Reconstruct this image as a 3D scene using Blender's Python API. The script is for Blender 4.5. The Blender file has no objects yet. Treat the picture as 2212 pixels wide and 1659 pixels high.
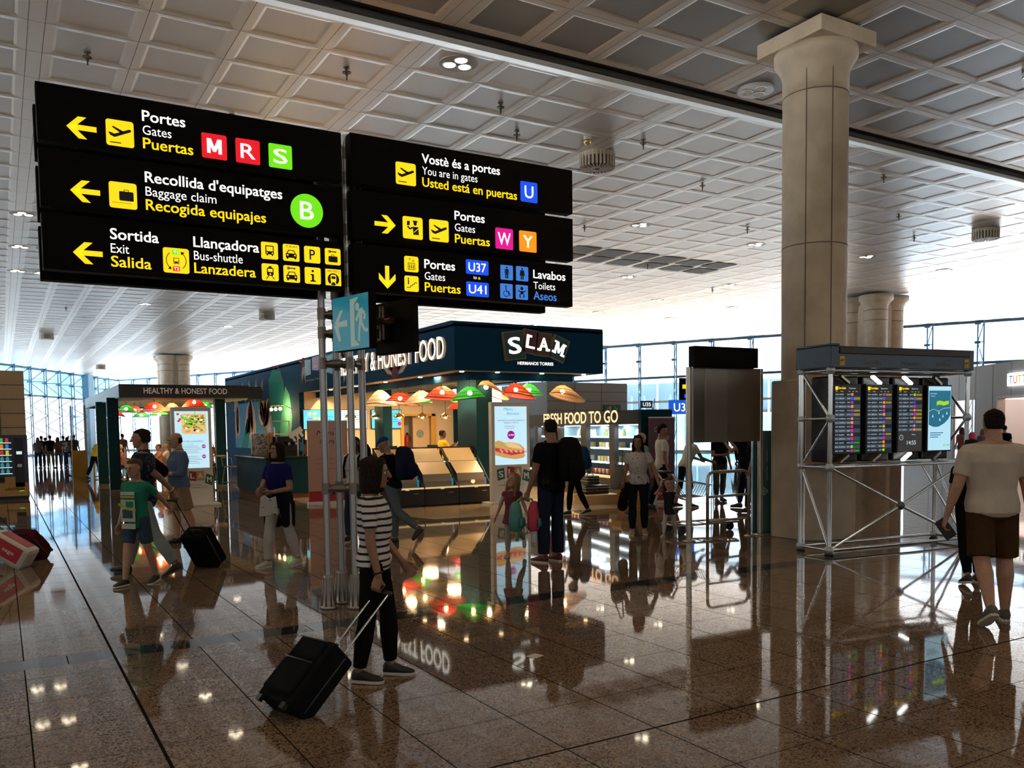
# airport departures hall: food kiosks, hanging signs, travellers
EXPOSURE, SKY, SUN, BZ, BT = 0.0, 3.8, 145.0, 2.2, (.5, .48, .45)
KL = 130
DL = 150
import bpy, bmesh, math, random
from math import sin, cos, pi, radians as R, sqrt, atan2
from mathutils import Vector as V, Matrix
S = bpy.context.scene
COL = S.collection
rnd = random.Random(7)
# ---------------------------------------------------------------- camera, world, exposure
def make_camera():
    P, RO, YA = -0.06079, 0.0134982, 0.536634
    f = V((sin(YA)*cos(P), cos(YA)*cos(P), sin(P))); rt = V((cos(YA), -sin(YA), 0)); dn = f.cross(rt)
    r2 = cos(RO)*rt + sin(RO)*dn; d2 = -sin(RO)*rt + cos(RO)*dn
    cd = bpy.data.cameras.new('camera'); c = bpy.data.objects.new('camera', cd); COL.objects.link(c)
    m = Matrix((r2, -d2, -f)).transposed().to_4x4(); m.translation = V((0, 0, 1.72)); c.matrix_world = m
    cd.sensor_width = 36; cd.lens = 1852.4/2212*36; cd.shift_y = 210/2212; cd.clip_end = 500; cd.clip_start = .05
    S.camera = c
make_camera()
S.view_settings.view_transform = 'Standard'; S.view_settings.look = 'None'
S.view_settings.exposure = EXPOSURE; S.view_settings.gamma = 1; S.view_settings.use_curve_mapping = False
S.cycles.use_denoising = True; S.cycles.max_bounces = 8; S.cycles.diffuse_bounces = 4; S.cycles.glossy_bounces = 4
S.cycles.transparent_max_bounces = 24; S.cycles.caustics_reflective = False; S.cycles.caustics_refractive = False
S.cycles.sample_clamp_indirect = 12
def make_world():
    w = bpy.data.worlds.new('sky'); S.world = w; w.use_nodes = True
    nt = w.node_tree; nt.nodes.clear()
    out = nt.nodes.new('ShaderNodeOutputWorld'); bg = nt.nodes.new('ShaderNodeBackground')
    tc = nt.nodes.new('ShaderNodeTexCoord'); sep = nt.nodes.new('ShaderNodeSeparateXYZ'); rp = nt.nodes.new('ShaderNodeValToRGB')
    nt.links.new(tc.outputs['Generated'], sep.inputs[0]); nt.links.new(sep.outputs[2], rp.inputs[0])
    e = rp.color_ramp.elements; e[0].position = 0; e[0].color = (.93, .975, 1, 1); e[1].position = .5; e[1].color = (.62, .82, 1, 1)
    nt.links.new(rp.outputs[0], bg.inputs[0]); bg.inputs[1].default_value = SKY
    nt.links.new(bg.outputs[0], out.inputs[0])
make_world()
def lamp(name, typ, loc, energy, col=(1, 1, 1), target=None, **kw):
    d = bpy.data.lights.new(name, typ); d.energy = energy; d.color = col
    o = bpy.data.objects.new(name, d); COL.objects.link(o); o.location = loc
    if target is not None: o.rotation_euler = (V(target)-V(loc)).to_track_quat('-Z', 'Y').to_euler()
    for k, v in kw.items(): setattr(d, k, v)
    return o
lamp('sun', 'SUN', (0, 0, 60), SUN, (.93, .97, 1), (-18, 14, 0), angle=.01)
def portal(c, target, w, h):
    o = lamp('window_light', 'AREA', c, 1, (1, 1, 1), target, shape='RECTANGLE', size=w, size_y=h); o.data.cycles.is_portal = True
portal((-1.77, 76.05, 3.77), (8, 71, 3.77), 55.1, 7.4); portal((33.73, 56.35, 3.77), (25, 51.8, 3.77), 99.4, 7.4)
portal((-15.05, 18.8, 4.6), (0, 18.8, 4.6), 65.6, 5.2); portal((56.65, -.9, 4.6), (0, -.9, 4.6), 26.2, 5.2); portal((21, -14.05, 4.6), (21, 0, 4.6), 72, 5.2)
# ---------------------------------------------------------------- materials
MATS = {}
def mat(name, col=(.5, .5, .5), rough=.5, metal=0., emit=None, es=0., alpha=1., spec=.5, coat=0., trans=0.):
    if name in MATS: return MATS[name]
    m = bpy.data.materials.new(name); m.use_nodes = True; b = m.node_tree.nodes['Principled BSDF']
    b.inputs['Base Color'].default_value = (*col, 1); b.inputs['Roughness'].default_value = rough; b.inputs['Metallic'].default_value = metal
    b.inputs['Specular IOR Level'].default_value = spec; b.inputs['Coat Weight'].default_value = coat; b.inputs['Transmission Weight'].default_value = trans
    if emit: b.inputs['Emission Color'].default_value = (*emit, 1); b.inputs['Emission Strength'].default_value = es
    b.inputs['Alpha'].default_value = alpha; m.diffuse_color = (*col, 1)
    MATS[name] = m; return m
def glow(name, col, s): return mat(name, (0, 0, 0) if False else tuple(c*.6 for c in col), .4, 0, col, s)
class N:                                     # small node-building aid
    def __init__(s, m): s.t = m.node_tree; s.b = s.t.nodes.get('Principled BSDF')
    def n(s, typ, **kw):
        x = s.t.nodes.new('ShaderNode'+typ)
        for k, v in kw.items():
            if k[0] == 'i' and k[1:].isdigit(): x.inputs[int(k[1:])].default_value = v
            else: setattr(x, k, v)
        return x
    def l(s, a, b): s.t.links.new(a, b)
    def mth(s, op, a, b=None, c=None):
        x = s.n('Math', operation=op)
        for i, v in enumerate((a, b, c)):
            if v is None: continue
            if isinstance(v, (int, float)): x.inputs[i].default_value = v
            else: s.l(v, x.inputs[i])
        return x.outputs[0]
    def ramp(s, fac, stops):
        x = s.n('ValToRGB'); e = x.color_ramp.elements
        while len(e) < len(stops): e.new(.5)
        for k, (p, c) in zip(e, stops): k.position = p; k.color = (*c, 1)
        s.l(fac, x.inputs[0]); return x.outputs[0]
    def mix(s, f, a, b):
        x = s.n('MixRGB')
        for i, v in enumerate((f, a, b)):
            if isinstance(v, (int, float)): x.inputs[i].default_value = v
            elif isinstance(v, tuple): x.inputs[i].default_value = (*v, 1)
            else: s.l(v, x.inputs[i])
        return x.outputs[0]
    def obj(s): return s.n('TexCoord').outputs['Object']
    def noise(s, vec, scale, detail=2., rough=.5):
        x = s.n('TexNoise'); x.inputs['Scale'].default_value = scale; x.inputs['Detail'].default_value = detail; x.inputs['Roughness'].default_value = rough
        s.l(vec, x.inputs['Vector']); return x.outputs['Fac']
def speck(name, c1, c2, scale, rough=.5, metal=0., lo=.4, hi=.6, spec=.5, bump=0.):
    if name in MATS: return MATS[name]
    m = mat(name, c1, rough, metal, spec=spec); n = N(m); f = n.noise(n.obj(), scale, 3)
    n.l(n.ramp(f, [(lo, c1), (hi, c2)]), n.b.inputs['Base Color'])
    if bump:
        b = n.n('Bump'); b.inputs['Strength'].default_value = bump; b.inputs['Distance'].default_value = .02; n.l(f, b.inputs['Height']); n.l(b.outputs[0], n.b.inputs['Normal'])
    return m
def glass(name, tint=(1, 1, 1), refl=.06, rough=0.):
    if name in MATS: return MATS[name]
    m = bpy.data.materials.new(name); m.use_nodes = True; t = m.node_tree; t.nodes.clear(); n = N(m)
    tr = n.n('BsdfTransparent'); tr.inputs[0].default_value = (*tint, 1); gl = n.n('BsdfGlossy'); gl.inputs['Roughness'].default_value = rough
    fr = n.n('Fresnel'); fr.inputs[0].default_value = 1.4; mx = n.n('MixShader'); o = n.n('OutputMaterial')
    n.l(n.mth('MULTIPLY', fr.outputs[0], refl/.1), mx.inputs[0]); n.l(tr.outputs[0], mx.inputs[1]); n.l(gl.outputs[0], mx.inputs[2]); n.l(mx.outputs[0], o.inputs[0])
    MATS[name] = m; return m
# ---------------------------------------------------------------- mesh building
class MB:
    def __init__(s): s.v = []; s.f = []; s.mi = []; s.ms = []; s.cur = 0; s.sm = []; s.smooth = False
    def m(s, material):
        if material not in s.ms: s.ms.append(material)
        s.cur = s.ms.index(material); return s
    def add(s, vs, fs):
        o = len(s.v); s.v += [tuple(x) for x in vs]
        for f in fs: s.f.append(tuple(o+i for i in f)); s.mi.append(s.cur); s.sm.append(s.smooth)
        return s
    def hexa(s, p): return s.add(p, [(0, 3, 2, 1), (4, 5, 6, 7), (0, 1, 5, 4), (1, 2, 6, 5), (2, 3, 7, 6), (3, 0, 4, 7)])
    def box(s, x0, y0, z0, x1, y1, z1): return s.hexa([(x0, y0, z0), (x1, y0, z0), (x1, y1, z0), (x0, y1, z0), (x0, y0, z1), (x1, y0, z1), (x1, y1, z1), (x0, y1, z1)])
    def cbox(s, c, d, rz=0., M=None):
        h = [x/2 for x in d]; pts = [V((sx*h[0], sy*h[1], sz*h[2])) for sz in (-1, 1) for sx, sy in ((-1, -1), (1, -1), (1, 1), (-1, 1))]
        Q = M or Matrix.Rotation(rz, 3, 'Z'); return s.hexa([V(c)+Q@p for p in pts])
    def bar(s, a, b, w, h=None, up=(0, 0, 1)):          # rectangular bar from a to b
        a = V(a); b = V(b); d = (b-a).normalized(); u = V(up)
        if abs(d.dot(u)) > .99: u = V((1, 0, 0))
        x = d.cross(u).normalized()*w/2; y = x.cross(d).normalized()*(h or w)/2
        return s.hexa([a-x-y, a+x-y, a+x+y, a-x+y, b-x-y, b+x-y, b+x+y, b-x+y])
    def loft(s, secs, n=12, caps=True):                 # secs: (centre, half axis u, half axis v)
        vs = []
        for c, u, v in secs:
            c = V(c); u = V(u); v = V(v); vs += [c+u*cos(2*pi*i/n)+v*sin(2*pi*i/n) for i in range(n)]
        fs = [(k*n+i, k*n+(i+1) % n, (k+1)*n+(i+1) % n, (k+1)*n+i) for k in range(len(secs)-1) for i in range(n)]
        if caps: fs += [tuple(range(n-1, -1, -1)), tuple((len(secs)-1)*n+i for i in range(n))]
        return s.add(vs, fs)
    def cyl(s, a, b, r0, r1=None, n=12, caps=True):
        a = V(a); b = V(b); d = (b-a).normalized(); u = d.orthogonal().normalized(); w = d.cross(u); r1 = r0 if r1 is None else r1
        s0 = s.smooth; s.smooth = True; s.loft([(a, u*r0, w*r0), (b, u*r1, w*r1)], n, False); s.smooth = s0
        if caps: s.add([a+u*r0*cos(2*pi*i/n)+w*r0*sin(2*pi*i/n) for i in range(n)], [tuple(range(n-1, -1, -1))]); s.add([b+u*r1*cos(2*pi*i/n)+w*r1*sin(2*pi*i/n) for i in range(n)], [tuple(range(n))])
        return s
    def cap(s, a, b, r0, r1, n=10, fl=1., ax=None):     # tapered capsule; fl flattens along ax
        a = V(a); b = V(b); d = (b-a); d = d.normalized() if d.length > 1e-6 else V((0, 0, 1))
        u = (V(ax)-d*V(ax).dot(d)).normalized() if ax else d.orthogonal().normalized(); w = d.cross(u); S_ = []
        for t in (1., .92, .7, .38): k = sqrt(max(0, 1-t*t))+.02; S_.append((a-d*r0*t, u*r0*k*fl, w*r0*k))
        S_ += [(a, u*r0*fl, w*r0), (b, u*r1*fl, w*r1)]
        for t in (.38, .7, .92, 1.): k = sqrt(max(0, 1-t*t))+.02; S_.append((b+d*r1*t, u*r1*k*fl, w*r1*k))
        return s.loft(S_, n)
    def ball(s, c, r, n=12, m=8, sc=(1, 1, 1), M=None):
        Q = M or Matrix.Identity(3); c = V(c); S_ = []
        for k in range(m+1):
            t = pi*k/m; z = -cos(t); q = max(sin(t), .01); S_.append((c+Q@V((0, 0, z*r*sc[2])), Q@V((r*q*sc[0], 0, 0)), Q@V((0, r*q*sc[1], 0))))
        s0 = s.smooth; s.smooth = True; s.loft(S_, n); s.smooth = s0; return s
    def tube(s, pts, r, n=8, closed=False):
        P_ = [V(p) for p in pts]; S_ = []; u = None
        for i, p in enumerate(P_):
            a = P_[i-1] if (i or closed) else p; b = P_[(i+1) % len(P_)] if (i < len(P_)-1 or closed) else p
            d = (b-a).normalized(); u = (u-d*u.dot(d)).normalized() if u and (u-d*u.dot(d)).length > 1e-4 else d.orthogonal().normalized(); S_.append((p, u*r, d.cross(u)*r))
        if closed: S_.append(S_[0])
        s0 = s.smooth; s.smooth = True; s.loft(S_, n, not closed); s.smooth = s0; return s
    def lathe(s, prof, c=(0, 0, 0), n=24, caps=True):
        c = V(c); s0 = s.smooth; s.smooth = True; s.loft([(c+V((0, 0, z)), V((r, 0, 0)), V((0, r, 0))) for r, z in prof], n, caps); s.smooth = s0; return s
    def prism(s, pts, o, ux, uy, t):                    # polygon (2D) on a frame, thickness t along ux x uy
        o = V(o); ux = V(ux); uy = V(uy); nn = ux.cross(uy).normalized(); k = len(pts)
        A = [o+ux*x+uy*y for x, y in pts]; B = [p+nn*t for p in A]
        return s.add(A+B, [tuple(range(k-1, -1, -1)), tuple(range(k, 2*k))]+[(i, (i+1) % k, k+(i+1) % k, k+i) for i in range(k)])
    def build(s, name, parent=None, material=None, bevel=0., mods=None):
        me = bpy.data.meshes.new(name); me.from_pydata(s.v, [], s.f)
        for m_ in ([material] if material else s.ms): me.materials.append(m_)
        if not material and s.ms: me.polygons.foreach_set('material_index', s.mi)
        me.polygons.foreach_set('use_smooth', s.sm)
        o = bpy.data.objects.new(name, me); COL.objects.link(o)
        if parent: o.parent = parent
        if bevel:
            b = o.modifiers.new('bevel', 'BEVEL'); b.width = bevel; b.segments = 2; b.limit_method = 'ANGLE'
        me.update(); return o
def tag(o, label=None, cat=None, group=None, kind=None):
    for k, v in (('label', label), ('category', cat), ('group', group), ('kind', kind)):
        if v: o[k] = v
    return o
def thing(name, loc, label, cat, group=None, rz=0.):
    o = bpy.data.objects.new(name, None); COL.objects.link(o); o.location = loc; o.rotation_euler = (0, 0, rz); o.empty_display_size = .2
    return tag(o, label, cat, group)
def struct(o): o['kind'] = 'structure'; return o
def kids(o): return [c for c in bpy.data.objects if c.parent == o]
def dup(o, loc=None, rz=None, label=None, group=None, parent=None, ch=None):
    c = o.copy(); COL.objects.link(c)
    if parent: c.parent = parent
    if loc is not None: c.location = loc
    if rz is not None: c.rotation_euler = (0, 0, rz)
    if label: c['label'] = label
    if group: c['group'] = group
    for k in kids(o): dup(k, parent=c)
    return c
# ---------------------------------------------------------------- flat graphics: polygons and lettering on a plane
TXT = {}
def textgeo(s, bold=0., shear=0.):
    k = (s, bold, shear)
    if k not in TXT:
        c = bpy.data.curves.new('t', 'FONT'); c.body = s; c.offset = bold; c.shear = shear; c.resolution_u = 3
        o = bpy.data.objects.new('t', c); me = o.to_mesh()
        TXT[k] = ([(v.co.x, v.co.y) for v in me.vertices], [tuple(p.vertices) for p in me.polygons])
        o.to_mesh_clear(); bpy.data.objects.remove(o); bpy.data.curves.remove(c)
    return TXT[k]
class CV:                                               # a canvas on a plane: origin, right, up; layers lie .0015 m apart
    def __init__(s, mb, o, ux, uy, step=.0015): s.mb = mb; s.o = V(o); s.ux = V(ux).normalized(); s.uy = V(uy).normalized(); s.n = s.ux.cross(s.uy); s.k = 0; s.step = step
    def P(s, x, y, k): return s.o+s.ux*x+s.uy*y+s.n*(k*s.step)
    def poly(s, pts, m, k=1):
        s.mb.m(m).add([s.P(x, y, k) for x, y in pts], [tuple(range(len(pts)))]); return s
    def rect(s, x0, y0, x1, y1, m, k=1): return s.poly([(x0, y0), (x1, y0), (x1, y1), (x0, y1)], m, k)
    def rr(s, x0, y0, x1, y1, r, m, k=1):
        p = []
        for cx, cy, a in ((x1-r, y0+r, -90), (x1-r, y1-r, 0), (x0+r, y1-r, 90), (x0+r, y0+r, 180)): p += [(cx+r*cos(R(a+t)), cy+r*sin(R(a+t))) for t in (0, 22, 45, 68, 90)]
        return s.poly(p, m, k)
    def circ(s, x, y, r, m, k=1, ry=None, n=24): return s.poly([(x+r*cos(2*pi*i/n), y+(ry or r)*sin(2*pi*i/n)) for i in range(n)], m, k)
    def line(s, pts, w, m, k=1):
        for (x0, y0), (x1, y1) in zip(pts, pts[1:]):
            d = sqrt((x1-x0)**2+(y1-y0)**2) or 1; a = -(y1-y0)/d*w/2; b = (x1-x0)/d*w/2
            s.poly([(x0-a, y0-b), (x1-a, y1-b), (x1+a, y1+b), (x0+a, y0+b)], m, k)
        return s
    def arc(s, x, y, r, w, a0, a1, m, k=1, n=10): return s.line([(x+r*cos(R(a0+(a1-a0)*i/n)), y+r*sin(R(a0+(a1-a0)*i/n))) for i in range(n+1)], w, m, k)
    def text(s, t, x, y, w, h, m, bold=0., k=2, shear=0., al='l', depth=0.):   # fits the string to width w (None: natural*.86) and cap height h
        bold0 = bold
        if not depth: bold = 0.
        vs, fs = textgeo(t, bold, shear)
        if not vs: return s
        x0 = min(v[0] for v in vs); x1 = max(v[0] for v in vs); sy = h/.682
        sx = w/(x1-x0) if w else sy*.86
        ox = x-x0*sx-(0 if al == 'l' else (x1-x0)*sx*(.5 if al == 'c' else 1))
        bo = w_ = (bold0*sy*.55 if not depth else 0)
        for i, (dx, dy) in enumerate(((0, 0), (-1, -.6), (1, -.6), (-1, .6), (1, .6)) if bo > .0004 else ((0, 0),)): s.mb.m(m).add([s.P(ox+a*sx+dx*bo, y+b*sy+dy*bo, k+i*.1) for a, b in vs], fs)
        if depth:
            s.mb.add([s.P(ox+a*sx, y+b*sy, k)-s.n*depth for a, b in vs], [tuple(reversed(f)) for f in fs])
            ed = {}
            for f in fs:
                for i in range(len(f)):
                    e = (f[i], f[(i+1) % len(f)])
                    if (e[1], e[0]) in ed: del ed[(e[1], e[0])]
                    else: ed[e] = 1
            q = len(vs); side = MATS.get('letter side') or m; s.mb.m(side)
            A = [s.P(ox+a*sx, y+b*sy, k) for a, b in vs]; B = [p-s.n*depth for p in A]
            s.mb.add(A+B, [(e[1], e[0], q+e[0], q+e[1]) for e in ed])
        return s
# ---------------------------------------------------------------- the hall
def floor_mat():
    m = mat('granite', (.24, .17, .12), .035, spec=.42); n = N(m); p = n.obj(); sx = n.n('SeparateXYZ'); n.l(p, sx.inputs[0]); X, Y = sx.outputs[0], sx.outputs[1]
    vor = n.n('TexVoronoi', feature='F1'); vor.inputs['Scale'].default_value = 105; n.l(p, vor.inputs['Vector'])
    sv = n.n('SeparateXYZ'); n.l(vor.outputs['Color'], sv.inputs[0])
    gr = n.ramp(sv.outputs[0], [(0, (.012, .010, .009)), (.20, (.04, .028, .02)), (.24, (.17, .11, .07)), (.55, (.26, .17, .11)), (.8, (.35, .245, .165)), (1, (.28, .22, .17))])
    big = n.noise(p, 5, 2); gr = n.mix(n.mth('MULTIPLY', big, .5), gr, (.16, .105, .07))
    def near(c, per, off, w):                            # 1 where c lies within w of off + k*per
        t = n.mth('MODULO', n.mth('ADD', c, -off+per*400+per/2), per); return n.mth('LESS_THAN', n.mth('ABSOLUTE', n.mth('SUBTRACT', t, per/2)), w)
    def between(c, a, b): return n.mth('MULTIPLY', n.mth('GREATER_THAN', c, a), n.mth('LESS_THAN', c, b))
    tx = n.n('TexWhiteNoise', noise_dimensions='2D'); cb = n.n('CombineXYZ')
    n.l(n.mth('FLOOR', n.mth('DIVIDE', n.mth('ADD', X, -.08), .615)), cb.inputs[0]); n.l(n.mth('FLOOR', n.mth('DIVIDE', n.mth('ADD', Y, -.0), .6275)), cb.inputs[1]); n.l(cb.outputs[0], tx.inputs['Vector'])
    gr = n.mix(n.mth('MULTIPLY', tx.outputs['Value'], .28), gr, (.13, .085, .055))
    jx = near(X, .615, .08, .0045); jy = near(Y, .6275, -.035, .0032)
    wide = n.mth('MAXIMUM', near(X, 80, .69, .008), near(Y, 80, 3.735, .008))
    band = n.mth('MAXIMUM', between(Y, 7.18, 7.47), between(Y, 17.0, 17.0)); bj = near(X, .63, .37, .004)
    j = n.mth('MAXIMUM', n.mth('MULTIPLY', n.mth('MAXIMUM', jx, jy), n.mth('SUBTRACT', 1, band)), n.mth('MAXIMUM', wide, n.mth('MULTIPLY', band, bj)))
    bc = n.ramp(n.noise(p, 9, 4), [(.3, (.02, .023, .025)), (.7, (.055, .062, .066))])
    c = n.mix(j, n.mix(band, gr, bc), (.02, .014, .01)); n.l(c, n.b.inputs['Base Color']); n.l(n.mth('MULTIPLY', n.mth('SUBTRACT', 1, j), .42), n.b.inputs['Specular IOR Level'])
    rough = n.mth('ADD', n.mth('MULTIPLY', n.noise(p, 2.2, 3), .05), n.mth('MULTIPLY', j, .4)); n.l(n.mth('ADD', rough, .015), n.b.inputs['Roughness'])
    bp = n.n('Bump'); bp.inputs['Strength'].default_value = .035; bp.inputs['Distance'].default_value = .02; n.l(n.noise(p, 1.3, 1), bp.inputs['Height']); n.l(bp.outputs[0], n.b.inputs['Normal'])
    return m
struct(MB().box(-15, -14, -.3, 57, 103, 0).build('floor', material=floor_mat()))
AP = V((10.96, 100.5, 0)); LE = V((-14.5, 51.6, 0)); RE = V((56.5, 12.2, 0))
def ceiling():
    rib = mat('ceiling rib', (.88, .845, .79), .38, .5); pan = mat('ceiling panel', (.70, .68, .655), .41, .6); shade_pan = mat('ceiling panel shaded', (.22, .19, .165), .34, .55)  # last one: near-zone panel, its shade put into the colour
    shade_rib = mat('ceiling rib shaded', (.56, .48, .39), .38, .35); b = MB(); Z = 7.5  # near-zone rib, darkened in colour to stand for shade
    xs = []
    for k in range(-3, 12):
        x0 = .79+5.07*k; xs.append((x0-.21, x0, 0)); xs += [(x0+1.215*i, x0+1.215*(i+1), 1) for i in range(4)]
    ys = [(11.93+(0 if i == 0 else .97+1.0875*(i-1)), 12.9+1.0875*i, 1) for i in range(82)]
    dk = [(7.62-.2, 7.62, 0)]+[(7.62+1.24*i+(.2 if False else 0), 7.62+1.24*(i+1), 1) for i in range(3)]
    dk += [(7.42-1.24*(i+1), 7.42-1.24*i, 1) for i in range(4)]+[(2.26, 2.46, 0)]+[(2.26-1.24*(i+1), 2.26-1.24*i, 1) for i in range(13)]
    def cell(x0, x1, y0, y1, bx, by, dep, Z, pan=pan, rib=rib):
        g = .0035
        if not bx: b.m(rib).add([(x0+g, y0+g, Z), (x0+g, y1-g, Z), (x1-g, y1-g, Z), (x1-g, y0+g, Z)], [(0, 1, 2, 3)]); return
        o = [(x0+g, y0+g, Z), (x0+g, y1-g, Z), (x1-g, y1-g, Z), (x1-g, y0+g, Z)]
        i_ = [(x0+bx, y0+by, Z+.004), (x0+bx, y1-by, Z+.004), (x1-bx, y1-by, Z+.004), (x1-bx, y0+by, Z+.004)]
        q = [(x0+bx+.04, y0+by+.04, Z+dep), (x0+bx+.04, y1-by-.04, Z+dep), (x1-bx-.04, y1-by-.04, Z+dep), (x1-bx-.04, y0+by+.04, Z+dep)]
        b.m(rib).add(o+i_+q, [(k, (k+1) % 4, 4+(k+1) % 4, 4+k) for k in range(4)]+[(4+k, 4+(k+1) % 4, 8+(k+1) % 4, 8+k) for k in range(4)]); b.m(pan).add(q, [(0, 1, 2, 3)])
    for x0, x1, k in xs:
        for y0, y1, q in ys: cell(x0, x1, y0, y1, .125 if k else 0, .085, .013, Z)
        for y0, y1, q in dk: cell(x0, x1, y0, y1, .125 if k and q else 0, .125, .014, Z+.03, shade_pan, shade_rib)
    j = mat('ceiling gap', (.05, .045, .04), .8)
    b.m(j).add([(-15, -14, Z+.12), (-15, 103, Z+.12), (57, 103, Z+.12), (57, -14, Z+.12)], [(0, 1, 2, 3)])
    b.m(mat('ceiling strip', (.86, .84, .80), .42, .5)).hexa([(-15, 11.66, Z-.06), (57, 11.66, Z-.06), (57, 11.93, Z-.003), (-15, 11.93, Z-.003), (-15, 11.66, Z+.1), (57, 11.66, Z+.1), (57, 11.93, Z+.1), (-15, 11.93, Z+.1)]); b.m(j).box(-15, 11.60, Z+.02, 57, 11.66, Z+.1)
    o = b.build('ceiling'); bm = bmesh.new(); bm.from_mesh(o.data)
    for A, B in ((LE, AP), (RE, AP)):
        d = (B-A).normalized(); nn = V((-d.y, d.x, 0)) if A is LE else V((d.y, -d.x, 0))
        bmesh.ops.bisect_plane(bm, geom=bm.verts[:]+bm.edges[:]+bm.faces[:], plane_co=A, plane_no=nn, clear_outer=True)
    bm.to_mesh(o.data); bm.free(); return struct(o)
ceiling()
wp = mat('plaster wall', (.55, .5, .44), .6)
for nm, a in (('wall_left', (-15.2, -14, 0, -15, 51.6, BZ)), ('wall_right', (56.6, -14, 0, 56.8, 12.2, BZ)), ('wall_back', (-15, -14.2, 0, 57, -14, BZ))):
    struct(MB().box(*a).box(*a[:2], 7.2, *a[3:5], 7.7).build(nm, material=wp))      # solid below; unseen glazed band above, added for daylight fill
g_back = glass('grey tinted glass', BT, .05)  # glass of the added, unseen fill-light bands
for i, a in enumerate(((-15.11, -14, BZ, -15.09, 51.6, 7.2), (56.69, -14, BZ, 56.71, 12.2, 7.2), (-15, -14.11, BZ, 57, -14.09, 7.2))): struct(MB().box(*a).build('window_%d' % (5+i), material=g_back))
# glazing: two long walls meeting in a point far ahead
g_low = glass('clear glass', (.92, .95, .97), .05); g_up = glass('blue sun-film glass', (.56, .74, .86), .05); g_pale = glass('pale sun-film glass', (.80, .86, .92), .05)
steel = mat('blue grey steel', (.05, .11, .17), .4, .6); rail = mat('pale rail', (.55, .6, .62), .4, .5)
def pane(name, A, B, z0, z1, m, off=.15):
    d = (B-A).normalized(); nn = V((-d.y, d.x, 0))*off; A = A+nn; B = B+nn; b = MB(); t = V((-d.y, d.x, 0))*.02
    struct(b.hexa([(*(A-t).xy, z0), (*(B-t).xy, z0), (*(B+t).xy, z0), (*(A+t).xy, z0), (*(A-t).xy, z1), (*(B-t).xy, z1), (*(B+t).xy, z1), (*(A+t).xy, z1)]).build(name, material=m))
def railing(name, A, B, z, m, w=.1, h=.16): struct(MB().bar((*A.xy, z), (*B.xy, z), w, h).build(name, material=m))
pane('window_1', LE, AP, 0.05, 5.1, g_low); pane('window_2', LE, AP, 5.15, 7.5, g_up); pane('window_3', AP, RE, 0.05, 5.1, g_low); pane('window_4', AP, RE, 5.15, 7.5, g_pale)
k = 1
for A, B in ((LE, AP), (AP, RE)):
    for z, m in ((5.12, steel), (3.45, rail), (7.44, steel), (.05, steel)): railing('trim_%d' % k, A, B, z, m); k += 1
def truss(dep, dr, pair):                                # one lattice mullion, standing at the origin, wall direction dr
    b = MB(); b.smooth = False; m1 = mat('truss steel', (.045, .12, .19), .45, .5); b.m(m1); n_ = V((-dr.y, dr.x, 0))*dep; z0 = 0
    P_ = [V((0, 0, 0)), -n_] ; s_ = dr*.17*pair
    for p in (P_[0]-s_, P_[1]+s_): b.cyl((p.x, p.y, 0), (p.x, p.y, 7.44), .042, n=6)
    L = [0, .85, 1.7, 2.55, 3.4, 4.25, 5.1, 6.28, 7.4]
    for i in range(8):
        a = (P_[0]-s_) if i % 2 else (P_[1]+s_); c = (P_[1]+s_) if i % 2 else (P_[0]-s_); b.cyl((a.x, a.y, L[i]), (c.x, c.y, L[i+1]), .027, n=5)
    for z in (5.1, 6.28, 7.35): b.cbox((*(P_[0]-s_).xy, z), (.3, .3, .14), atan2(dr.y, dr.x)); b.cyl((*(P_[0]-s_).xy, z), (*(P_[1]+s_).xy, z), .03, n=5)
    return b.build('facade_truss')
for side, (A, B, dep, lab) in enumerate(((LE, AP, 1.25, 'blue steel lattice post of the glass wall beyond the waiting queue'), (AP, RE, .5, 'slim twin steel post of the glass wall behind the food kiosks'))):
    d = (B-A).normalized(); L = (B-A).length; n_ = int(L/2.6); t0 = None
    for i in range(1, n_):
        p = A+d*(i*2.6+(.4 if side else .2))
        if t0 is None: t0 = truss(dep, d, 1); o = t0
        else: o = dup(t0)
        o.location = p; tag(o, lab, 'truss', 'lattice posts of the far-left glazing' if side == 0 else 'twin posts of the right glazing')
for t, w in ((.52, .5), (.83, .6)): p = LE+(AP-LE)*t; d = (AP-LE).normalized(); b = MB(); b.box(-w, -.3, 0, w, .3, 7.45); o = b.build('facade_pillar', None, mat('pillar blue', (.10, .22, .32), .6)); o.location = p+V((d.y, -d.x, 0))*.9; o.rotation_euler = (0, 0, atan2(d.y, d.x)); tag(o, 'wide blue-grey pillar standing against the far-left glazing, '+('the one nearer the clad block' if t < .6 else 'the one nearer the pale column'), 'pillar', 'pillars at the far-left glazing')
# outside: apron and the next concourse
struct(MB().box(-300, -60, -5.2, 400, 420, -5).build('ground', material=mat('apron concrete', (.60, .62, .64), .8)))
def concourse():
    b = MB(); dk = mat('concourse roof', (.03, .06, .075), .5); tl = mat('concourse glass', (.09, .26, .32), .15); wh = mat('concourse rail', (.7, .75, .78), .5)
    A = V((73, 108, 0)); d = V((.46, -.89, 0)); n_ = V((.89, .46, 0)); w = 42
    for z0, z1, m, o in ((-5, 3.2, tl, 0), (3.2, 3.5, wh, -.2), (3.5, 7.9, dk, .4), (7.9, 8.3, wh, -.6)):
        p = A+n_*o; q = p+d*w; e = n_*14; b.m(m).hexa([(*p.xy, z0), (*q.xy, z0), (*(q+e).xy, z0), (*(p+e).xy, z0), (*p.xy, z1), (*q.xy, z1), (*(q+e).xy, z1), (*(p+e).xy, z1)])
    for i in range(22):
        p = A+d*(i*1.95)-n_*.1; b.m(wh if i % 4 == 0 else tl).bar((*p.xy, -4), (*p.xy, 8 if i % 4 == 0 else 6.2), .16)
    return b.build('concourse_building')
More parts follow.
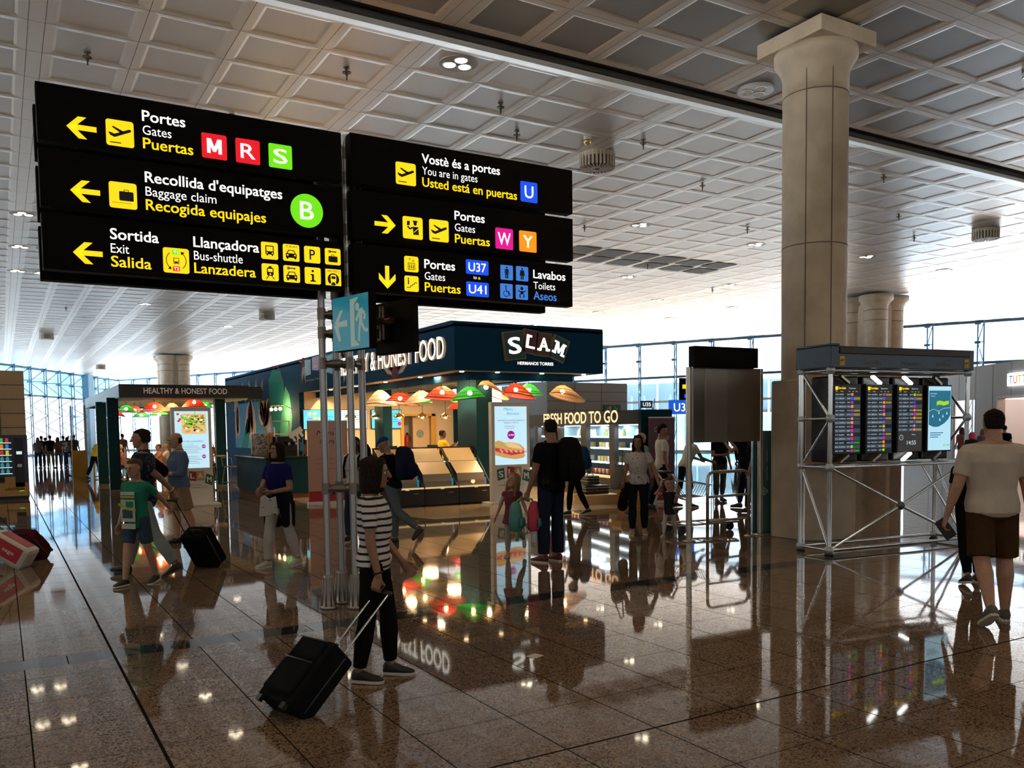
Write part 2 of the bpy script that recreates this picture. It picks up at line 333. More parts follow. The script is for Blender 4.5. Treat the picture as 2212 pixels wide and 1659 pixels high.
tag(concourse(), 'dark teal concourse building outside behind the glass wall', 'building')
# columns
stone = speck('limestone', (.50, .40, .285), (.585, .475, .345), 3, .55); joint = mat('stone joint', (.16, .12, .08), .8)
def main_column():
    o = thing('stone_column', (10.76, 9.0, 0), 'tall round beige stone column with square capital beside the departures board', 'column'); b = MB()
    b.smooth = True; b.loft([((0, 0, z), (.475, 0, 0), (0, .475, 0)) for z in (2.40, 4.4, 6.62)], 40, False); b.build('shaft', o, stone)
    b = MB(); b.smooth = True; b.lathe([(.475, 6.62), (.478, 6.9), (.50, 7.0), (.56, 7.1), (.60, 7.16), (.60, 7.3)], n=40); b.build('capital', o, stone)
    b = MB(); b.cbox((0, 0, 7.39), (1.2, 1.2, .22)); b.build('abacus', o, stone, .01)
    b = MB()
    for z in (6.62, 6.92, 4.4): b.loft([((0, 0, z-.008), (.479, 0, 0), (0, .479, 0)), ((0, 0, z+.008), (.479, 0, 0), (0, .479, 0))], 40, False)
    for a in (70, 205, 250, 330): b.bar((.475*cos(R(a)), .475*sin(R(a)), 2.42), (.475*cos(R(a)), .475*sin(R(a)), 7.0), .012)
    b.build('joint', o, joint)
    b = MB(); t = .545; c = .315; pts = [(t, c), (c, t), (-c, t), (-t, c), (-t, -c), (-c, -t), (c, -t), (t, -c)]
    pts = [(x, y) for x, y in reversed(pts)][::-1]
    b.prism(pts, (0, 0, 0), (1, 0, 0), (0, 1, 0), 2.4); b.build('pedestal', o, stone, .015)
main_column()
def cluster(loc, lab, sc):
    o = thing('clustered_column', loc, lab, 'column'); s = .55*sc; r = .50*sc
    b = MB(); b.box(-s-.3*sc, -s-.3*sc, 0, s+.3*sc, s+.3*sc, 7.42); b.build('core', o, stone)
    for sx, sy in ((-1, -1), (1, -1), (1, 1), (-1, 1)):
        b = MB(); b.lathe([(r, 0), (r, 6.75), (r*1.03, 6.95), (r*1.25, 7.1), (r*1.45, 7.2), (r*1.45, 7.42)], (sx*s, sy*s, 0), 24); h = b.build('shaft', o, stone)
        b = MB()
        for z in (6.3, 6.75): b.lathe([(r*1.005, z-.015), (r*1.005, z+.015)], (sx*s, sy*s, 0), 24, False)
        b.build('joint', h, joint)
cluster((34.2, 25.3, 0), 'group of four beige columns rising behind the departures board', 1.0)
cluster((11.2, 67.5, 0), 'group of four beige columns beyond the smaller food kiosk', 1.0)
# ---------------------------------------------------------------- wayfinding signs on their four-tube post
black = mat('sign black', (.005, .0035, .0025), .6, spec=.06); yel = glow('lit yellow', (1., .70, .004), 1.0); whi = glow('lit white', (1, 1, .97), 1.1)
ink = mat('pictogram black', (.012, .01, .006), .6); red = glow('lit red', (.76, .005, .014), 1.0); grn = glow('lit green', (.16, .78, .004), .95)
blu = glow('lit blue', (.004, .075, .80), 1.0); mag = glow('lit magenta', (.74, .002, .27), .95); orn = glow('lit orange', (1., .29, .004), 1.0); lblu = glow('lit pale blue', (.045, .20, .66), .9); vdk = mat('sign edge', (.02, .016, .014), .35, .3)
def SC(): mb = MB(); return mb, CV(mb, (0, 7.698, 0), (1, 0, 0), (0, 0, 1))
def pic_plane(c, x, y, s, k=2, m=None):
    q = lambda pts: [(x+a*s, y+b*s) for a, b in pts]; m = m or ink
    c.poly(q([(.13, .40), (.30, .33), (.89, .60), (.91, .67), (.84, .70), (.30, .46), (.19, .50)]), m, k)
    c.poly(q([(.20, .72), (.27, .75), (.66, .58), (.55, .50)]), m, k); c.poly(q([(.13, .42), (.22, .47), (.13, .52), (.08, .50)]), m, k); c.rect(x+.13*s, y+.11*s, x+.53*s, y+.15*s, m, k)
def pic_case(c, x, y, s):
    c.rr(x+.36*s, y+.30*s, x+.88*s, y+.66*s, .04*s, ink, 2); c.line([(x+.54*s, y+.66*s), (x+.54*s, y+.72*s), (x+.70*s, y+.72*s), (x+.70*s, y+.66*s)], .025*s, ink, 2)
    for i in range(13): c.circ(x+(.12+.055*i)*s, y+.21*s, .017*s, ink, 2, n=8)
def pic_bus(c, x, y, s, k=2):
    c.rr(x+.25*s, y+.28*s, x+.75*s, y+.80*s, .05*s, ink, k); c.rect(x+.31*s, y+.47*s, x+.69*s, y+.74*s, yel, k+1)
    c.circ(x+.34*s, y+.37*s, .04*s, yel, k+1); c.circ(x+.66*s, y+.37*s, .04*s, yel, k+1)
    for a in (.32, .62): c.rect(x+a*s, y+.2*s, x+(a+.07)*s, y+.29*s, ink, k)
def pic_car(c, x, y, s, top=.62):
    c.poly([(x+.2*s, y+(top-.24)*s), (x+.8*s, y+(top-.24)*s), (x+.68*s, y+top*s), (x+.32*s, y+top*s)], ink, 2); c.rr(x+.17*s, y+(top-.46)*s, x+.83*s, y+(top-.2)*s, .05*s, ink, 2)
    c.poly([(x+.28*s, y+(top-.2)*s), (x+.72*s, y+(top-.2)*s), (x+.64*s, y+(top-.05)*s), (x+.36*s, y+(top-.05)*s)], yel, 3)
    for a in (.28, .72): c.circ(x+a*s, y+(top-.31)*s, .05*s, yel, 3)
    for a in (.2, .68): c.rect(x+a*s, y+(top-.53)*s, x+(a+.12)*s, y+(top-.44)*s, ink, 2)
def pic_key(c, x, y, s): c.circ(x+.3*s, y+.80*s, .085*s, ink, 2); c.circ(x+.28*s, y+.80*s, .03*s, yel, 3); c.line([(x+.36*s, y+.80*s), (x+.74*s, y+.80*s)], .06*s, ink, 2); c.line([(x+.66*s, y+.80*s), (x+.66*s, y+.74*s)], .05*s, ink, 2)
def pic_train(c, x, y, s):
    c.rr(x+.3*s, y+.3*s, x+.7*s, y+.78*s, .1*s, ink, 2); c.rect(x+.36*s, y+.52*s, x+.64*s, y+.70*s, yel, 3); c.circ(x+.5*s, y+.4*s, .05*s, yel, 3)
    c.line([(x+.42*s, y+.3*s), (x+.26*s, y+.1*s)], .05*s, ink, 2); c.line([(x+.58*s, y+.3*s), (x+.74*s, y+.1*s)], .05*s, ink, 2); c.rect(x+.42*s, y+.78*s, x+.58*s, y+.86*s, ink, 2)
def pic_metro(c, x, y, s):
    c.text('METRO', x+.15*s, y+.80*s, .72*s, .13*s, ink, 0, 2); c.circ(x+.5*s, y+.38*s, .37*s, ink, 2); c.rr(x+.32*s, y+.2*s, x+.68*s, y+.66*s, .1*s, yel, 3); c.rect(x+.37*s, y+.40*s, x+.63*s, y+.56*s, ink, 4)
    c.line([(x+.4*s, y+.2*s), (x+.28*s, y+.02*s)], .06*s, yel, 3); c.line([(x+.6*s, y+.2*s), (x+.72*s, y+.02*s)], .06*s, yel, 3)
def pic_man(c, x, y, s, skirt, m, k=2):
    c.circ(x+.5*s, y+.83*s, .065*s, m, k)
    c.poly([(x+.40*s, y+.74*s), (x+.60*s, y+.74*s), (x+(.72 if skirt else .60)*s, y+.38*s), (x+(.28 if skirt else .40)*s, y+.38*s)], m, k)
    for a in (.43, .57): c.rect(x+(a-.055)*s, y+.1*s, x+(a+.045)*s, y+.42*s, m, k)
    for a in (-1, 1): c.line([(x+(.5+a*.12)*s, y+.73*s), (x+(.5+a*.17)*s, y+.42*s)], .05*s, m, k)
def pic_chair(c, x, y, s, m): c.circ(x+.45*s, y+.82*s, .06*s, m, 2); c.line([(x+.45*s, y+.75*s), (x+.48*s, y+.48*s), (x+.68*s, y+.46*s), (x+.78*s, y+.2*s)], .07*s, m, 2); c.arc(x+.47*s, y+.33*s, .2*s, .05*s, 120, 400, m, 2)
def pic_baby(c, x, y, s, m):
    c.circ(x+.5*s, y+.76*s, .12*s, m, 2); c.line([(x+.2*s, y+.62*s), (x+.38*s, y+.52*s), (x+.62*s, y+.52*s), (x+.8*s, y+.62*s)], .08*s, m, 2); c.rr(x+.38*s, y+.36*s, x+.62*s, y+.58*s, .05*s, m, 2)
    for a in (-1, 1): c.line([(x+(.5+a*.12)*s, y+.38*s), (x+(.5+a*.2)*s, y+.22*s), (x+(.5+a*.08)*s, y+.14*s)], .08*s, m, 2)
def pic_lift(c, x, y, s):
    c.rect(x+.25*s, y+.14*s, x+.75*s, y+.58*s, ink, 2); c.rect(x+.29*s, y+.18*s, x+.71*s, y+.54*s, yel, 3)
    for a in (.37, .5, .63): c.circ(x+a*s, y+.47*s, .03*s, ink, 4, n=10); c.rect(x+(a-.03)*s, y+.22*s, x+(a+.03)*s, y+.43*s, ink, 4)
    for a, d in ((.38, 1), (.62, -1)): c.line([(x+a*s, y+.66*s), (x+a*s, y+.88*s)], .025*s, ink, 2); e = y+(.88 if d > 0 else .66)*s; c.line([(x+(a-.08)*s, e-d*.08*s), (x+a*s, e), (x+(a+.08)*s, e-d*.08*s)], .025*s, ink, 2)
def pic_stairs(c, x, y, s): c.line([(x+.15*s, y+.25*s), (x+.4*s, y+.25*s), (x+.4*s, y+.36*s), (x+.55*s, y+.36*s), (x+.55*s, y+.47*s), (x+.7*s, y+.47*s), (x+.7*s, y+.58*s), (x+.9*s, y+.58*s)], .045*s, ink, 2); c.circ(x+.28*s, y+.82*s, .05*s, ink, 2); c.rect(x+.24*s, y+.45*s, x+.32*s, y+.75*s, ink, 2)
def pic_officer(c, x, y, s):
    c.circ(x+.62*s, y+.70*s, .085*s, ink, 2); c.poly([(x+.5*s, y+.76*s), (x+.75*s, y+.76*s), (x+.72*s, y+.84*s), (x+.52*s, y+.84*s)], ink, 2)
    c.poly([(x+.5*s, y+.56*s), (x+.78*s, y+.56*s), (x+.80*s, y+.2*s), (x+.52*s, y+.2*s)], ink, 2); c.line([(x+.5*s, y+.53*s), (x+.36*s, y+.44*s), (x+.24*s, y+.56*s)], .075*s, ink, 2)
    c.poly([(x+.2*s, y+.6*s), (x+.34*s, y+.6*s), (x+.36*s, y+.8*s), (x+.22*s, y+.8*s)], ink, 2); c.line([(x+.78*s, y+.5*s), (x+.55*s, y+.3*s)], .03*s, yel, 3)
def arrow(c, x, y, dx, dy, L=.215, m=None):              # tip at x,y pointing dx,dy
    m = m or yel; px, py = -dy, dx; P_ = lambda a, b: (x-dx*a+px*b, y-dy*a+py*b)
    c.poly([P_(.03, .0), P_(.055, .021), P_(L, .021), P_(L, -.021), P_(.055, -.021)], m)
    for q in (1, -1): c.poly([P_(0, 0), P_(.085, q*.085), P_(.145, q*.085), P_(.055, 0)][::q], m)
def sign(x0, x1, z0, z1, label):
    o = thing('wayfinding_sign', ((x0+x1)/2, 7.75, z0), label, 'sign', 'black hanging direction signs on the post')
    ox, oz = (x0+x1)/2, z0
    b = MB(); b.box(x0-ox, -.05, 0, x1-ox, .07, z1-z0); b.build('front_panel', o, black, .006)
    b = MB(); b.box(x0-ox, .49, -.0, x1-ox, .61, z1-z0); b.build('back_panel', o, black, .006)
    for t in (.12, .88): b = MB(); b.box(x0-ox+(x1-x0)*t-.03, .07, .12, x0-ox+(x1-x0)*t+.03, .49, .2); b.build('spacer_bracket', o, vdk)
    def part(name, fn):
        mb = MB(); c = CV(mb, (-ox, 7.698-7.75, -oz), (1, 0, 0), (0, 0, 1)); fn(c); return mb.build(name, o)
    return part
def lines3(p, x, zc, tt, ws):                            # three-line trilingual text; zc: baselines
    for t, z, h, m, bd, w in zip(tt, zc, (.085, .073, .085), (whi, whi, yel if tt[2] != 'Aseos' else lblu), (.026, .004, .026), ws): p('lettering', lambda c: c.text(t, x, z, w, h, m, bd))
def big_m(c, x, y, w, h, m, k=2):
    q = lambda pts: [(x+a*w, y+b_*h) for a, b_ in pts]
    c.poly(q([(0, 0), (.24, 0), (.24, 1), (0, 1)]), m, k); c.poly(q([(.76, 0), (1, 0), (1, 1), (.76, 1)]), m, k); c.poly(q([(.0, 1), (.4, .12), (.5, .12), (.5, .45), (.28, 1)]), m, k+.2); c.poly(q([(1, 1), (.72, 1), (.5, .45), (.5, .12), (.6, .12)]), m, k+.2)
def badge(p, x, z, t, m, s=.208, w=.122): p('gate_badge', lambda c: (c.rr(x, z, x+s, z+s, .015, m), big_m(c, x+s/2-w/2, z+.044, w, .122, whi) if t == 'M' else c.text(t, x+s/2, z+.044, w, .122, whi, .014, 2, al='c')))
def icon(p, x, z, s, fn, r=.02): p('pictogram', lambda c: (c.rr(x, z, x+s, z+s, r, yel), fn(c, x, z, s)))
p = sign(.345, 2.805, 4.015, 4.455, 'black overhead sign reading Portes Gates Puertas with red M, red R and green S')
p('arrow', lambda c: arrow(c, .549, 4.146, -1, 0)); icon(p, .832, 4.044, .207, pic_plane)
lines3(p, 1.107, (4.277, 4.170, 4.058), ('Portes', 'Gates', 'Puertas'), (.333, .222, .39))
for x, t, m in ((1.568, 'M', red), (1.849, 'R', red), (2.133, 'S', grn)): badge(p, x, 4.053, t, m)
p = sign(.345, 2.805, 3.515, 3.955, 'black overhead sign reading Recollida d\'equipatges, Baggage claim, with green circle B')
p('arrow', lambda c: arrow(c, .556, 3.652, -1, 0)); icon(p, .836, 3.551, .208, pic_case)
lines3(p, 1.111, (3.786, 3.677, 3.562), ("Recollida d'equipatges", 'Baggage claim', 'Recogida equipajes'), (1.13, .563, .98))
p('gate_badge', lambda c: (c.circ(2.463, 3.71, .15, grn, n=40), c.text('B', 2.463, 3.634, .122, .155, whi, .014, 2, al='c')))
p = sign(.345, 2.805, 3.022, 3.462, 'black overhead sign reading Sortida Exit Salida and Bus-shuttle with eight small pictograms')
p('arrow', lambda c: arrow(c, .556, 3.168, -1, 0))
lines3(p, .832, (3.299, 3.19, 3.079), ('Sortida', 'Exit', 'Salida'), (.365, .137, .302)); lines3(p, 1.474, (3.297, 3.19, 3.079), ('Llançadora', 'Bus-shuttle', 'Lanzadera'), (.548, .405, .513))
def shuttle(c, x, y, s):
    pic_bus(c, x+.28*s, y+.26*s, s*.44); c.rect(x+.35*s, y+.74*s, x+.62*s, y+.93*s, grn, 2); c.text('T1', x+.485*s, y+.78*s, .17*s, .11*s, whi, .03, 3, al='c'); c.rect(x+.36*s, y+.08*s, x+.63*s, y+.27*s, red, 2); c.text('T2', x+.495*s, y+.12*s, .2*s, .11*s, whi, .03, 3, al='c')
    c.arc(x+.5*s, y+.5*s, .38*s, .03*s, 130, 232, ink, 2); c.arc(x+.5*s, y+.5*s, .38*s, .03*s, -50, 48, ink, 2); c.poly([(x+.3*s, y+.13*s), (x+.17*s, y+.16*s), (x+.29*s, y+.27*s)], ink, 2); c.poly([(x+.68*s, y+.87*s), (x+.84*s, y+.84*s), (x+.70*s, y+.73*s)], ink, 2)
icon(p, 1.227, 3.064, .207, shuttle)
def lock(c, x, y, s): pic_key(c, x, y, s); c.rr(x+.22*s, y+.16*s, x+.8*s, y+.52*s, .05*s, ink, 2); c.line([(x+.4*s, y+.52*s), (x+.42*s, y+.6*s), (x+.58*s, y+.6*s), (x+.6*s, y+.52*s)], .035*s, ink, 2)
def letter(t): return lambda c, x, y, s: c.text(t, x+.5*s, y+.2*s, None, .6*s, ink, .02, 2, al='c')
def letter_i(c, x, y, s): c.circ(x+.5*s, y+.78*s, .075*s, ink, 2); c.rect(x+.44*s, y+.16*s, x+.57*s, y+.6*s, ink, 2); c.rect(x+.36*s, y+.52*s, x+.5*s, y+.6*s, ink, 2); c.rect(x+.34*s, y+.14*s, x+.68*s, y+.22*s, ink, 2)
rows = [[lambda c, x, y, s: pic_bus(c, x, y, s), lambda c, x, y, s: (pic_car(c, x, y, s, .66), c.text('TAXI', x+.16*s, y+.80*s, .68*s, .13*s, ink, .01, 2)), letter('P'), lock], [pic_train, lambda c, x, y, s: (pic_car(c, x, y, s, .64), pic_key(c, x, y+.04*s, s)), letter_i, pic_metro]]
for i, z in enumerate((3.248, 3.060)):
    for j, x in enumerate((2.041, 2.234, 2.427, 2.620)): icon(p, x, z, .149, rows[i][j], .005 if i and j == 3 else .016)
p = sign(2.89, 5.385, 4.015, 4.475, 'black overhead sign reading You are in gates with blue square U')
icon(p, 3.337, 4.066, .21, pic_plane); lines3(p, 3.614, (4.302, 4.193, 4.078), ('Vostè és a portes', 'You are in gates', 'Usted está en puertas'), (.868, .608, 1.068)); badge(p, 4.727, 4.072, 'U', blu, w=.104)
p = sign(2.89, 5.385, 3.515, 3.965, 'black overhead sign with right arrow, magenta W and orange Y gate squares')
p('arrow', lambda c: arrow(c, 3.326, 3.672, 1, 0)); icon(p, 3.398, 3.563, .21, pic_officer); icon(p, 3.678, 3.565, .211, pic_plane)
lines3(p, 3.958, (3.800, 3.69, 3.574), ('Portes', 'Gates', 'Puertas'), (.338, .228, .394)); badge(p, 4.42, 3.562, 'W', mag, .211, .15); badge(p, 4.704, 3.561, 'Y', orn, .213, .115)
p = sign(2.89, 5.375, 3.03, 3.47, 'black overhead sign with down arrow, gates U37 to U41 and toilets')
p('arrow', lambda c: arrow(c, 3.228, 3.07, 0, -1)); icon(p, 3.406, 3.247, .15, pic_lift); icon(p, 3.404, 3.06, .15, pic_stairs)
lines3(p, 3.619, (3.297, 3.187, 3.075), ('Portes', 'Gates', 'Puertas'), (.332, .222, .39))
for z, t in ((3.279, 'U37'), (3.060, 'U41')): p('gate_badge', lambda c: (c.rr(4.075, z, 4.334, z+.144, .014, blu), c.text(t, 4.205, z+.03, .20, .085, whi, .014, 2, al='c')))
p('lettering', lambda c: (c.text('to', 4.157, 3.233, .04, .035, whi, .01), c.text('a', 4.212, 3.233, .026, .033, yel, .02)))
for x, z, f in ((4.474, 3.253, lambda c, x, y, s: pic_man(c, x, y, s, 0, ink)), (4.66, 3.255, lambda c, x, y, s: pic_man(c, x, y, s, 1, ink)), (4.468, 3.064, lambda c, x, y, s: pic_chair(c, x, y, s, ink)), (4.654, 3.064, lambda c, x, y, s: pic_baby(c, x, y, s, ink))): p('pictogram', lambda c: (c.rr(x, z, x+.15, z+.15, .012, lblu), f(c, x, z, .15)))
lines3(p, 4.872, (3.298, 3.187, 3.075), ('Lavabos', 'Toilets', 'Aseos'), (.404, .273, .287))
def post():
    o = thing('sign_post', (2.88, 8.04, 0), 'post of four grey aluminium tubes carrying the black overhead signs', 'post'); al = mat('aluminium tube', (.42, .42, .43), .38, .75); dk = mat('clamp', (.20, .17, .145), .4, .7); ft = mat('cast foot', (.27, .25, .23), .45, .7)
    P4 = [(-.20, -.02), (0, .16), (.02, -.16), (.20, 0)]
    for x, y in P4:
        b = MB(); b.cyl((x, y, .02), (x, y, 4.5), .034, n=20); t = b.build('tube', o, al)
        b = MB()
        for a in (0, 90, 180, 270): b.bar((x+.034*cos(R(a+20)), y+.034*sin(R(a+20)), .3), (x+.034*cos(R(a+20)), y+.034*sin(R(a+20)), 4.4), .009)
        b.build('groove', t, dk)
        b = MB(); b.smooth = True; b.lathe([(.085, 0), (.085, .025), (.07, .035), (.066, .1), (.052, .3), (.05, .33)], (x, y, 0), 16)
        for a in range(0, 360, 45): b.bar((x+.07*cos(R(a)), y+.07*sin(R(a)), .03), (x+.053*cos(R(a)), y+.053*sin(R(a)), .31), .012)
        b.build('foot', o, ft)
    for z in (1.17, 2.37, 2.66, 2.84, 3.14, 3.36, 3.62, 3.85, 4.1, 4.33):
        b = MB()
        for i, j in ((0, 1), (0, 2), (1, 3), (2, 3)):
            A = V((*P4[i], z)); B = V((*P4[j], z)); d = (B-A).normalized(); b.cyl(A+d*.03, B-d*.03, .026, n=10); b.cyl(A+d*.07, B-d*.07, .034, n=10)
        for x, y in P4: b.cyl((x, y, z-.055), (x, y, z+.055), .041, n=14)
        b.build('clamp', o, dk)
post()
def exit_sign():
    o = thing('exit_sign', (2.62, 7.0, 2.40), 'green running-man emergency exit sign with left arrow below the black signs', 'sign')
    gm = mat('exit green', (.012, .16, .22), .16, 0, (.012, .20, .27), .55); n = N(gm); sx = n.n('SeparateXYZ'); n.l(n.obj(), sx.inputs[0]); wm = mat('exit white', (.35, .45, .42), .3, 0, (.33, .45, .40), .35)
    L = V((2.495, 7.172, 2.40))-o.location; Rr = V((2.624, 6.655, 2.40))-o.location; d = (Rr-L).normalized(); w = (Rr-L).length; nn = d.cross(V((0, 0, 1))); h = .455
    def slab(A, name, m):
        b = MB(); t = -nn*.075; B = A+d*w; b.hexa([A, B, B+t, A+t, *[p+V((0, 0, h)) for p in (A, B, B+t, A+t)]]); return b.build(name, o, m, .004)
    f = slab(L, 'front_panel', black)
    mb = MB(); c = CV(mb, L, d, (0, 0, 1)); c.rect(.004, .004, w-.004, h-.004, gm, 1)
    q = lambda pts: [(x*w, y*h) for x, y in pts]
    c.poly(q([(.04, .50), (.23, .75), (.31, .75), (.17, .53)]), wm, 2); c.poly(q([(.04, .50), (.17, .47), (.24, .18), (.16, .19)]), wm, 2); c.poly(q([(.10, .545), (.42, .56), (.42, .44), (.10, .455)]), wm, 2)
    c.poly(q([(.50, .92), (.74, .94), (.62, .82), (.62, .18), (.75, .07), (.51, .05)]), wm, 2)
    c.circ(.70*w, .765*h, .055*w, wm, 3, .075*h); c.poly(q([(.74, .72), (.84, .74), (.83, .48), (.74, .46)]), wm, 2)
    for pts in ([(.80, .70), (.90, .62), (.88, .52)], [(.76, .70), (.69, .56), (.66, .52)], [(.80, .48), (.88, .33), (.97, .32)], [(.77, .48), (.74, .32), (.73, .14)]): c.line(q(pts), .03, wm, 2)
    mb.build('running_man', f)
    e = V((.455, .17, 0)); slab(L+e, 'rear_panel', black)
    b = MB(); bz = mat('bronze pipe', (.09, .055, .035), .35, .7); p = L+e+d*(w*.34)+V((0, 0, h*.62)); q0 = L+d*(w*.5)+V((0, 0, h*.62))-nn*.07
    b.cyl(q0, p+nn*.0, .028, n=14); b.cyl(p+nn*.05+V((0, 0, -.16)), p+nn*.05+V((0, 0, .13)), .03, n=14); b.cyl(p+nn*.05-d*.08, p+nn*.05+d*.14, .03, n=14); b.cyl(p+nn*.05+V((0, 0, -.16)), p+nn*.05+V((0, 0, -.16))-d*.09, .026, n=14); b.build('pipe_mount', o, bz)
    b = MB(); b.bar(V((2.90, 7.88, 2.66))-o.location, q0-V((0, 0, .02)), .04, .05); b.bar(V((2.90, 7.88, 2.66))-o.location, L+e+d*.2+V((0, 0, .26)), .04, .05); b.build('arm', o, bz)
exit_sign()
# ---------------------------------------------------------------- food kiosks
def part(o, name, mb, m=None, bevel=0.):               # mb in world coordinates, o an unrotated thing
    l = o.location if o.parent is None else o.parent.location
    mb.v = [(x-l.x, y-l.y, z-l.z) for x, y, z in mb.v]; return mb.build(name, o, m, bevel)
def solo(name, mb, label, cat, group=None, m=None, bevel=0.): return tag(mb.build(name, None, m, bevel), label, cat, group)
navy = mat('navy paint', (.004, .055, .125), .8, spec=.12); teal = mat('dark teal paint', (.005, .038, .056), .75, spec=.12); cream = mat('cream wall', (.72, .56, .36), .6); tan = mat('tan soffit', (.42, .31, .21), .6)
dark = mat('black metal', (.012, .012, .013), .4, .2); whitep = mat('white laminate', (.80, .76, .70), .45); litw = glow('lit letter white', (1, 1, .9), 1.6); mat('letter side', (.55, .38, .2), .5, 0, (.9, .6, .3), .25)
petal = mat('petal paint', (.62, .55, .5), .85, spec=.1); plum = mat('plum paint', (.20, .075, .10), .85, spec=.1); ochre = mat('ochre leaf', (.34, .26, .10), .85, spec=.1); cact = mat('cactus green', (.03, .26, .24), .85, spec=.1); cact2 = mat('cactus light green', (.08, .34, .22), .85, spec=.1); sky_p = mat('mural blue', (.10, .32, .55), .85, spec=.1); steelc = mat('brushed soffit', (.42, .38, .33), .35, .6)
spotm = glow('spot warm', (1, .75, .4), 9); bulbm = glow('bulb warm', (1, .70, .30), 60)
def slam_kiosk():
    o = thing('food_kiosk', (8.48, 16.6, 0), 'large navy food kiosk with lit lettering and painted flowers on its side', 'kiosk'); X0, X1, Y0, Y1 = 8.48, 12.45, 16.6, 38.5
    b = MB(); b.m(navy).box(X0, Y0, 3.01, X1, Y0+.12, 4.06); b.box(X0, Y0+.12, 3.01, X0+.12, 27.85, 4.08); b.box(X1-.12, Y0+.12, 3.01, X1, Y1, 4.06); b.box(X0, Y0, 3.95, X1, Y1, 4.0); part(o, 'fascia', b)
    b = MB(); b.box(X0+.12, Y0+.12, 3.02, X1-.12, Y0+.7, 3.06); b.box(X0+.12, Y0+.7, 3.02, X0+.7, 27.8, 3.06); part(o, 'soffit', b, tan)
    b = MB(); b.box(X0+.55, Y0+.55, 2.84, X1-.5, Y0+.67, 3.02); b.box(X0+.55, Y0+.67, 2.84, X0+.67, 27.8, 3.02); part(o, 'lower_beam', b, navy)
    b = MB(); b.box(X0+.6, Y0+.6, 3.08, X1-.15, 27.8, 3.12)
    for i in range(12): b.box(X0+.7, 17.6+i*.85, 3.04, X1-.2, 17.64+i*.85, 3.08)
    for i in range(5): b.box(X0+1+i*.6, 17.4, 3.0, X0+1.03+i*.6, 27.7, 3.03)
    part(o, 'mesh_ceiling', b, steelc)
    b = MB(); b.box(X0, 27.85, 0, X0+.15, Y1, 4.08); b.box(X0, Y1-.15, 0, X1, Y1, 4.06); w = part(o, 'painted_wall', b, navy)
    mb = MB(); c = CV(mb, (X0-.001, 38.5, 0), (0, -1, 0), (0, 0, 1))     # u runs from the far end: u = 38.5 - Y
    def petals(u, z, L, w, m=petal, a=(-25, 0, 28)):
        for t in a: d = (sin(R(t)), -cos(R(t))); n_ = (-d[1], d[0]); q = lambda s, k: (u+d[0]*L*s+n_[0]*w*k, z+d[1]*L*s+n_[1]*w*k*1.0); c.poly([q(0, -.3), q(.35, -1), q(.75, -.8), q(1, 0), q(.75, .8), q(.35, 1), q(0, .3)], m, 2); c.line([q(.05, 0), q(.95, 0)], .05, plum, 3)
    c.rect(1.6, 1.1, 7.6, 2.9, sky_p, 1); c.poly([(2.6, 1.1), (3.6, 1.1), (4.2, 2.0), (3.7, 2.3)], cact, 2)
    petals(2.1, 2.75, 1.3, .34, a=(-14, 6)); petals(4.3, 2.95, 1.6, .42, a=(-34, -8, 20)); petals(7.0, 2.9, 1.3, .4, a=(-42, -14)); petals(6.2, 2.1, .9, .3, a=(-150, -120))
    for uu, t in ((3.6, -30), (4.3, -10), (5.0, 14), (5.6, 35)): d = (sin(R(t)), cos(R(t))); c.poly([(uu, 2.85), (uu+d[0]*.6-.3*d[1], 3.3), (uu+d[0]*1.1, 3.3+d[1]*.55), (uu+d[0]*.6+.3*d[1], 3.3)], ochre, 2)
    c.poly([(1.5, 2.6), (2.5, 2.6), (1.8, 3.6)], petal, 2)
    for q in ([(5.5, 2.9), (6.6, 2.9), (6.4, 1.6)], ): c.poly(q, ochre, 2)
    c.poly([(7.0, 3.6), (7.5, 3.95), (8.4, 3.9), (8.9, 3.5), (9.0, 2.6), (8.6, 1.9), (7.8, 1.6), (7.1, 2.4)], cact, 3); c.poly([(8.6, 2.4), (9.1, 3.3), (9.6, 3.0), (9.85, 2.2), (9.5, 1.2), (8.7, .95), (8.1, 1.3)], cact2, 4); c.arc(8.0, 3.3, .75, .07, 10, 120, plum, 4); c.line([(7.1, 1.0), (7.6, 1.6), (7.6, 1.9)], .2, petal, 4)
    part(w, 'mural_painting', mb)
    mb = MB(); c = CV(mb, (X0-.001, 27.85, 0), (0, -1, 0), (0, 0, 1))    # fascia graphics: u = 27.85 - Y
    def flower(u, z, s, up=1, down=True):
        for t in (-62, -34, 0, 34, 62):
            d = (sin(R(t)), cos(R(t))); n_ = (-d[1], d[0]); q = lambda a, k: (u+d[0]*s*a+n_[0]*s*k, max(3.03, min(4.05, z+d[1]*s*a*.8+n_[1]*s*k*.8)))
            c.poly([q(.15, -.1), q(.6, -.24), q(1, -.16), q(1.05, .0), q(1, .16), q(.6, .24), q(.15, .1)], petal, 1); c.line([q(.3, 0), q(1, 0)], .03, plum, 2); c.line([q(.2, .12), q(.6, .25), q(1, .17)], .03, plum, 2)
        if down:
            for t in (-16, 16): d = (sin(R(t)), -cos(R(t))); n_ = (-d[1], d[0]); q = lambda a, k: (u+d[0]*s*a*1.3+n_[0]*s*k, max(3.03, z+d[1]*s*a*1.3)); c.poly([q(0, -.06), q(.5, -.2), q(1, 0), q(.5, .2), q(0, .06)], petal, 1); c.line([q(.1, 0), q(.9, 0)], .03, plum, 2)
        c.poly([(u+s*.3*cos(R(a)), max(3.03, z+s*.3*sin(R(a)))) for a in range(0, 360, 30)], plum, 3)
    flower(8.0, 3.1, .75, down=False); flower(4.5, 3.72, .6); flower(-.35+.9, 3.95, .55)
